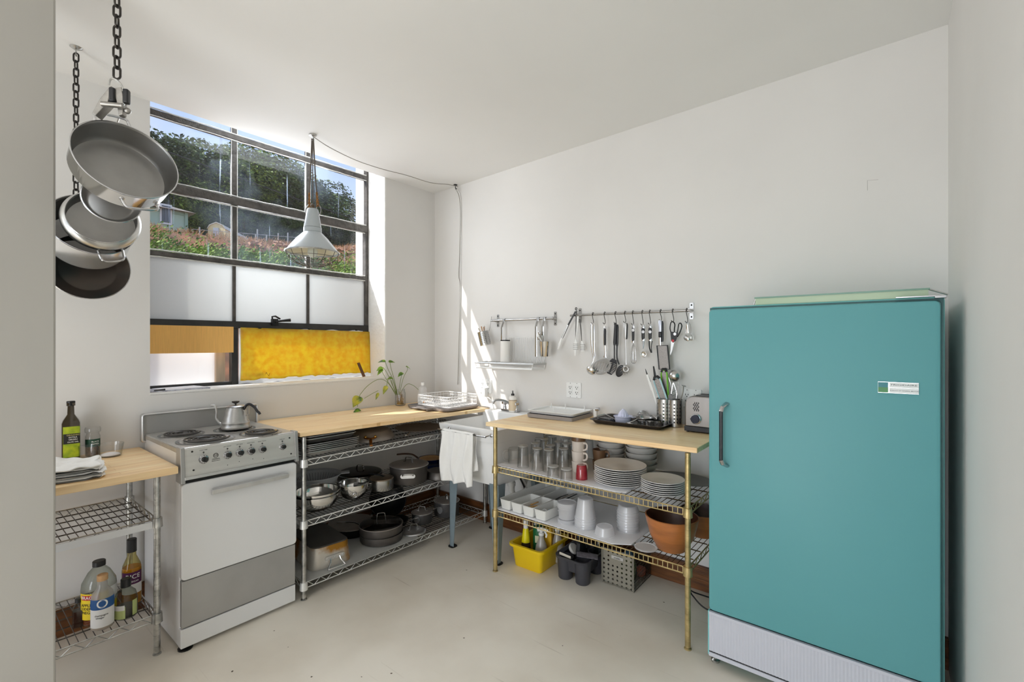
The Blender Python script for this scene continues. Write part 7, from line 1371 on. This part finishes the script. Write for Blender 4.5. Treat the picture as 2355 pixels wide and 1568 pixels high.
t,y=tool('fruit_corer','black handled peeler with dark curved blade and silver disc, seventh on the long rail','peeler',1495,753,781,.0118,763)
q=M(); q.tube(smoothpath([Uz(1493,784,y),Uz(1494,800,y),Uz(1498,811,y)],4),[(.003,.004)]*6+[(.003,.004)]*4,8,flat=(0,1,0)); q.tube(smoothpath([Uz(1500,784,y),Uz(1498,796,y),Uz(1499,811,y)],4),.0028,6); q.build('blade',BLACKM,t)
# flat grater and second tool
t=ob('flat_grater','flat black framed fine grater with long handle, eighth on the long rail','grater'); y=HY-.014
handle(t,Uz(1518,736,y),Uz(1518,764,y),.0098,.0095,mat('silver_blue',srgb(206,210,224),.3,.4),.006); handle(t,Uz(1518,762,y),Uz(1518,776,y),.0098,.0095,BKH,.0065,name='grip_end'); handle(t,Uz(1522.5,738,y+.010),Uz(1523,786,y+.010),.009,.009,BKH,.006,name='rear_handle'); q=M(); q.tube([Uz(1518,776,y),Uz(1518,794,y)],[(.003,.006),(.003,.0065)],8,flat=(0,1,0)); q.build('metal_neck',CHROME,t)
P=lambda px,py,o=0: Vector(Uz(px,py,y-o)); cn=[P(1511,795),P(1535,794),P(1540,849),P(1516,849)]
q=M(); q.tube(cn,(.0045,.004),8,closed=True); q.build('frame',BLACKP,t); q=M(); q.add([cn[0],cn[1],cn[2],cn[3]],[(0,1,2,3)]); q.build('grating_plate',BLD,t,solid=.001,smooth=False)
# scissors
t=ob('kitchen_scissors','black handled kitchen scissors with red spot, ninth on the long rail','scissors'); y=HY-.008
q=M(); q.tube(smoothpath([Uz(*a,y) for a in ((1543,742),(1541,756),(1545,768),(1550,766),(1551,756),(1552,746),(1548,740))],5,closed=True),(.003,.0035),8,closed=True); q.tube(smoothpath([Uz(*a,y) for a in ((1558,762),(1561,746),(1565,743),(1568,750),(1564,763),(1558,774),(1554,770))],5,closed=True),(.003,.0035),8,closed=True); q.prism([(Uz(*a,y)[0],Uz(*a,y)[2]) for a in ((1542,762),(1560,765),(1554,784),(1548,788),(1544,783))],y-.004,y+.004,'y'); q.build('grip',BLACKP,t)
q=M(); q.prism([(Uz(*a,y)[0],Uz(*a,y)[2]) for a in ((1543.5,785),(1551,786),(1546,806),(1542,817),(1541.5,812))],y-.0012,y+.0012,'y'); q.build('blades',STEEL,t,smooth=False)
for (px,py,r_,mt) in ((1552,768,.0085,ALU),(1547.5,783.5,.0075,mat('red_spot',srgb(190,40,50),.4))): q=M(); q.T=Matrix.Translation(U(px,py,y-.0045))@Matrix.Rotation(PI/2,4,'X'); q.lathe([(0,0),(r_,0),(r_,.0015),(0,.002)],20,cap=False); q.build('rivet_disc' if mt is ALU else 'red_disc',mt,t)
# measuring spoons + opener
t=ob('measuring_spoons','nested steel measuring spoons on a ring, last hook before the fridge','measuring spoons'); y=HY-.006; eyelet(t,Uz(1580,742,y),.006,CHROME,.0014,'key_ring')
for k,(px,py,r_) in enumerate(((1577,776,.0145),(1580,778,.0135),(1582,779,.012))):
    q=M(); yy=y-.004*k; q.tube([Uz(1579+k*.6,746,yy),Uz(px+.5,766,yy)],(.0012,.004),6,flat=(0,1,0)); q.sphere(U(px,py,yy),r_,16,8,(.8,.35,1.1)); q.build('spoon',(BRUSH,CHROME,POL)[k],t)
t=ob('can_opener','old steel can opener with bent profile behind the measuring spoons','opener'); q=M(); q.tube(smoothpath([Uz(1583,740,y+.012),Uz(1588,748,y+.012),Uz(1590,763,y+.012),Uz(1588,768,y+.012),Uz(1593,773,y+.012),Uz(1593,781,y+.012),Uz(1586,781,y+.012)],3),(.0018,.003),6); q.build('bent_body',WORN,t); q=M(); q.cyl(Uz(1588,776,y+.016),Uz(1588,776,y+.004),.006,12); q.build('cutting_wheel',WORN,t)
# tongs, brushes at the left end
t=ob('kitchen_tongs','long black tongs with white tips hooked over the left end of the long rail','tongs'); y=RY2-.016
eyelet(t,Uz(1325,710,y),.006,BLACKP,.0028); q=M(); q.tube([Uz(1324,716,y),Uz(1308,745,y-.004),Uz(1293,777,y-.006)],(.004,.0062),8,flat=(0,1,0)); q.build('black_arm',BLACKP,t); q=M(); q.tube([Uz(1306,747,y-.010),Uz(1292,778,y-.012)],(.002,.004),8,flat=(0,1,0)); q.build('steel_arm',CHROME,t)
q=M(); q.tube([Uz(1292,777,y-.006),Uz(1287,792,y-.008),Uz(1283,803,y-.008)],[(.005,.006),(.006,.011),(.004,.006)],10,flat=(0,1,0)); q.build('white_tip',WPLAST,t)
t=ob('pastry_brush','white handled pastry brush hanging left of the ladle','brush'); y=RY2-.014
q=M(); q.tube([Uz(1329,727,y),Uz(1327,760,y-.004),Uz(1324,782,y-.006)],[(.003,.0075),(.003,.005),(.003,.0035)],8,flat=(0,1,0)); q.build('handle',WPLAST,t); q=M(); q.tube([Uz(1324,782,y-.006),Uz(1324,790,y-.006),Uz(1323.5,803,y-.006)],[(.004,.006),(.004,.0135),(.004,.0135)],8,flat=(0,1,0)); bh=q.build('brush_head',WPLAST,t)
q=M(); 
for k in range(4): q.tube([Uz(1318,791+4*k,y-.0105),Uz(1330,791+4*k,y-.0105)],.0012,5)
q.build('ridge_lines',GREYP,bh); q=M(); q.tube([Uz(1323,803,y-.006),Uz(1322.5,818,y-.006)],[(.003,.008),(.002,.004)],8,flat=(0,1,0)); q.build('bristles',WPLAST,t)
t=ob('steel_spatula','narrow dark steel handle hanging behind the white pastry brush','spatula'); q=M(); q.tube([Uz(1326.5,714,y+.010),Uz(1325,735,y+.010),Uz(1323.5,782,y+.006)],[(.003,.0045),(.0025,.0035),(.002,.002)],8,flat=(0,1,0)); q.build('handle',mat('dark_steel',srgb(84,82,80),.35,.8),t)
t=ob('basting_brush','second ridged white brush with steel handle, right of the pastry brush','brush'); q=M(); q.tube([Uz(1333,733,y+.004),Uz(1336,757,y),Uz(1338,785,y)],[(.002,.004),(.002,.004),(.002,.0015)],8,flat=(0,1,0)); q.build('handle',mat('dark_steel',(0,0,0)),t); q=M(); q.tube([Uz(1338,784,y),Uz(1339,791,y),Uz(1340,808,y)],[(.003,.004),(.003,.0125),(.003,.0125)],8,flat=(0,1,0)); bh=q.build('brush_head',WPLAST,t); q=M()
for k in range(4): q.tube([Uz(1334,792+4*k,y-.0045),Uz(1346,792+4*k,y-.0045)],.0012,5)
q.build('ridge_lines',GREYP,bh)
q=M(); q.tube([(a.x,-.0008,a.z) for a in (at(1995,438,y=0),at(1995,415,y=0),at(2020,413,y=0))],.0006,4); tag(q.build('pencil_mark',mat('faint_pencil',srgb(168,166,162),.8)),'faint pencil corner mark on the back wall above the fridge','mark')
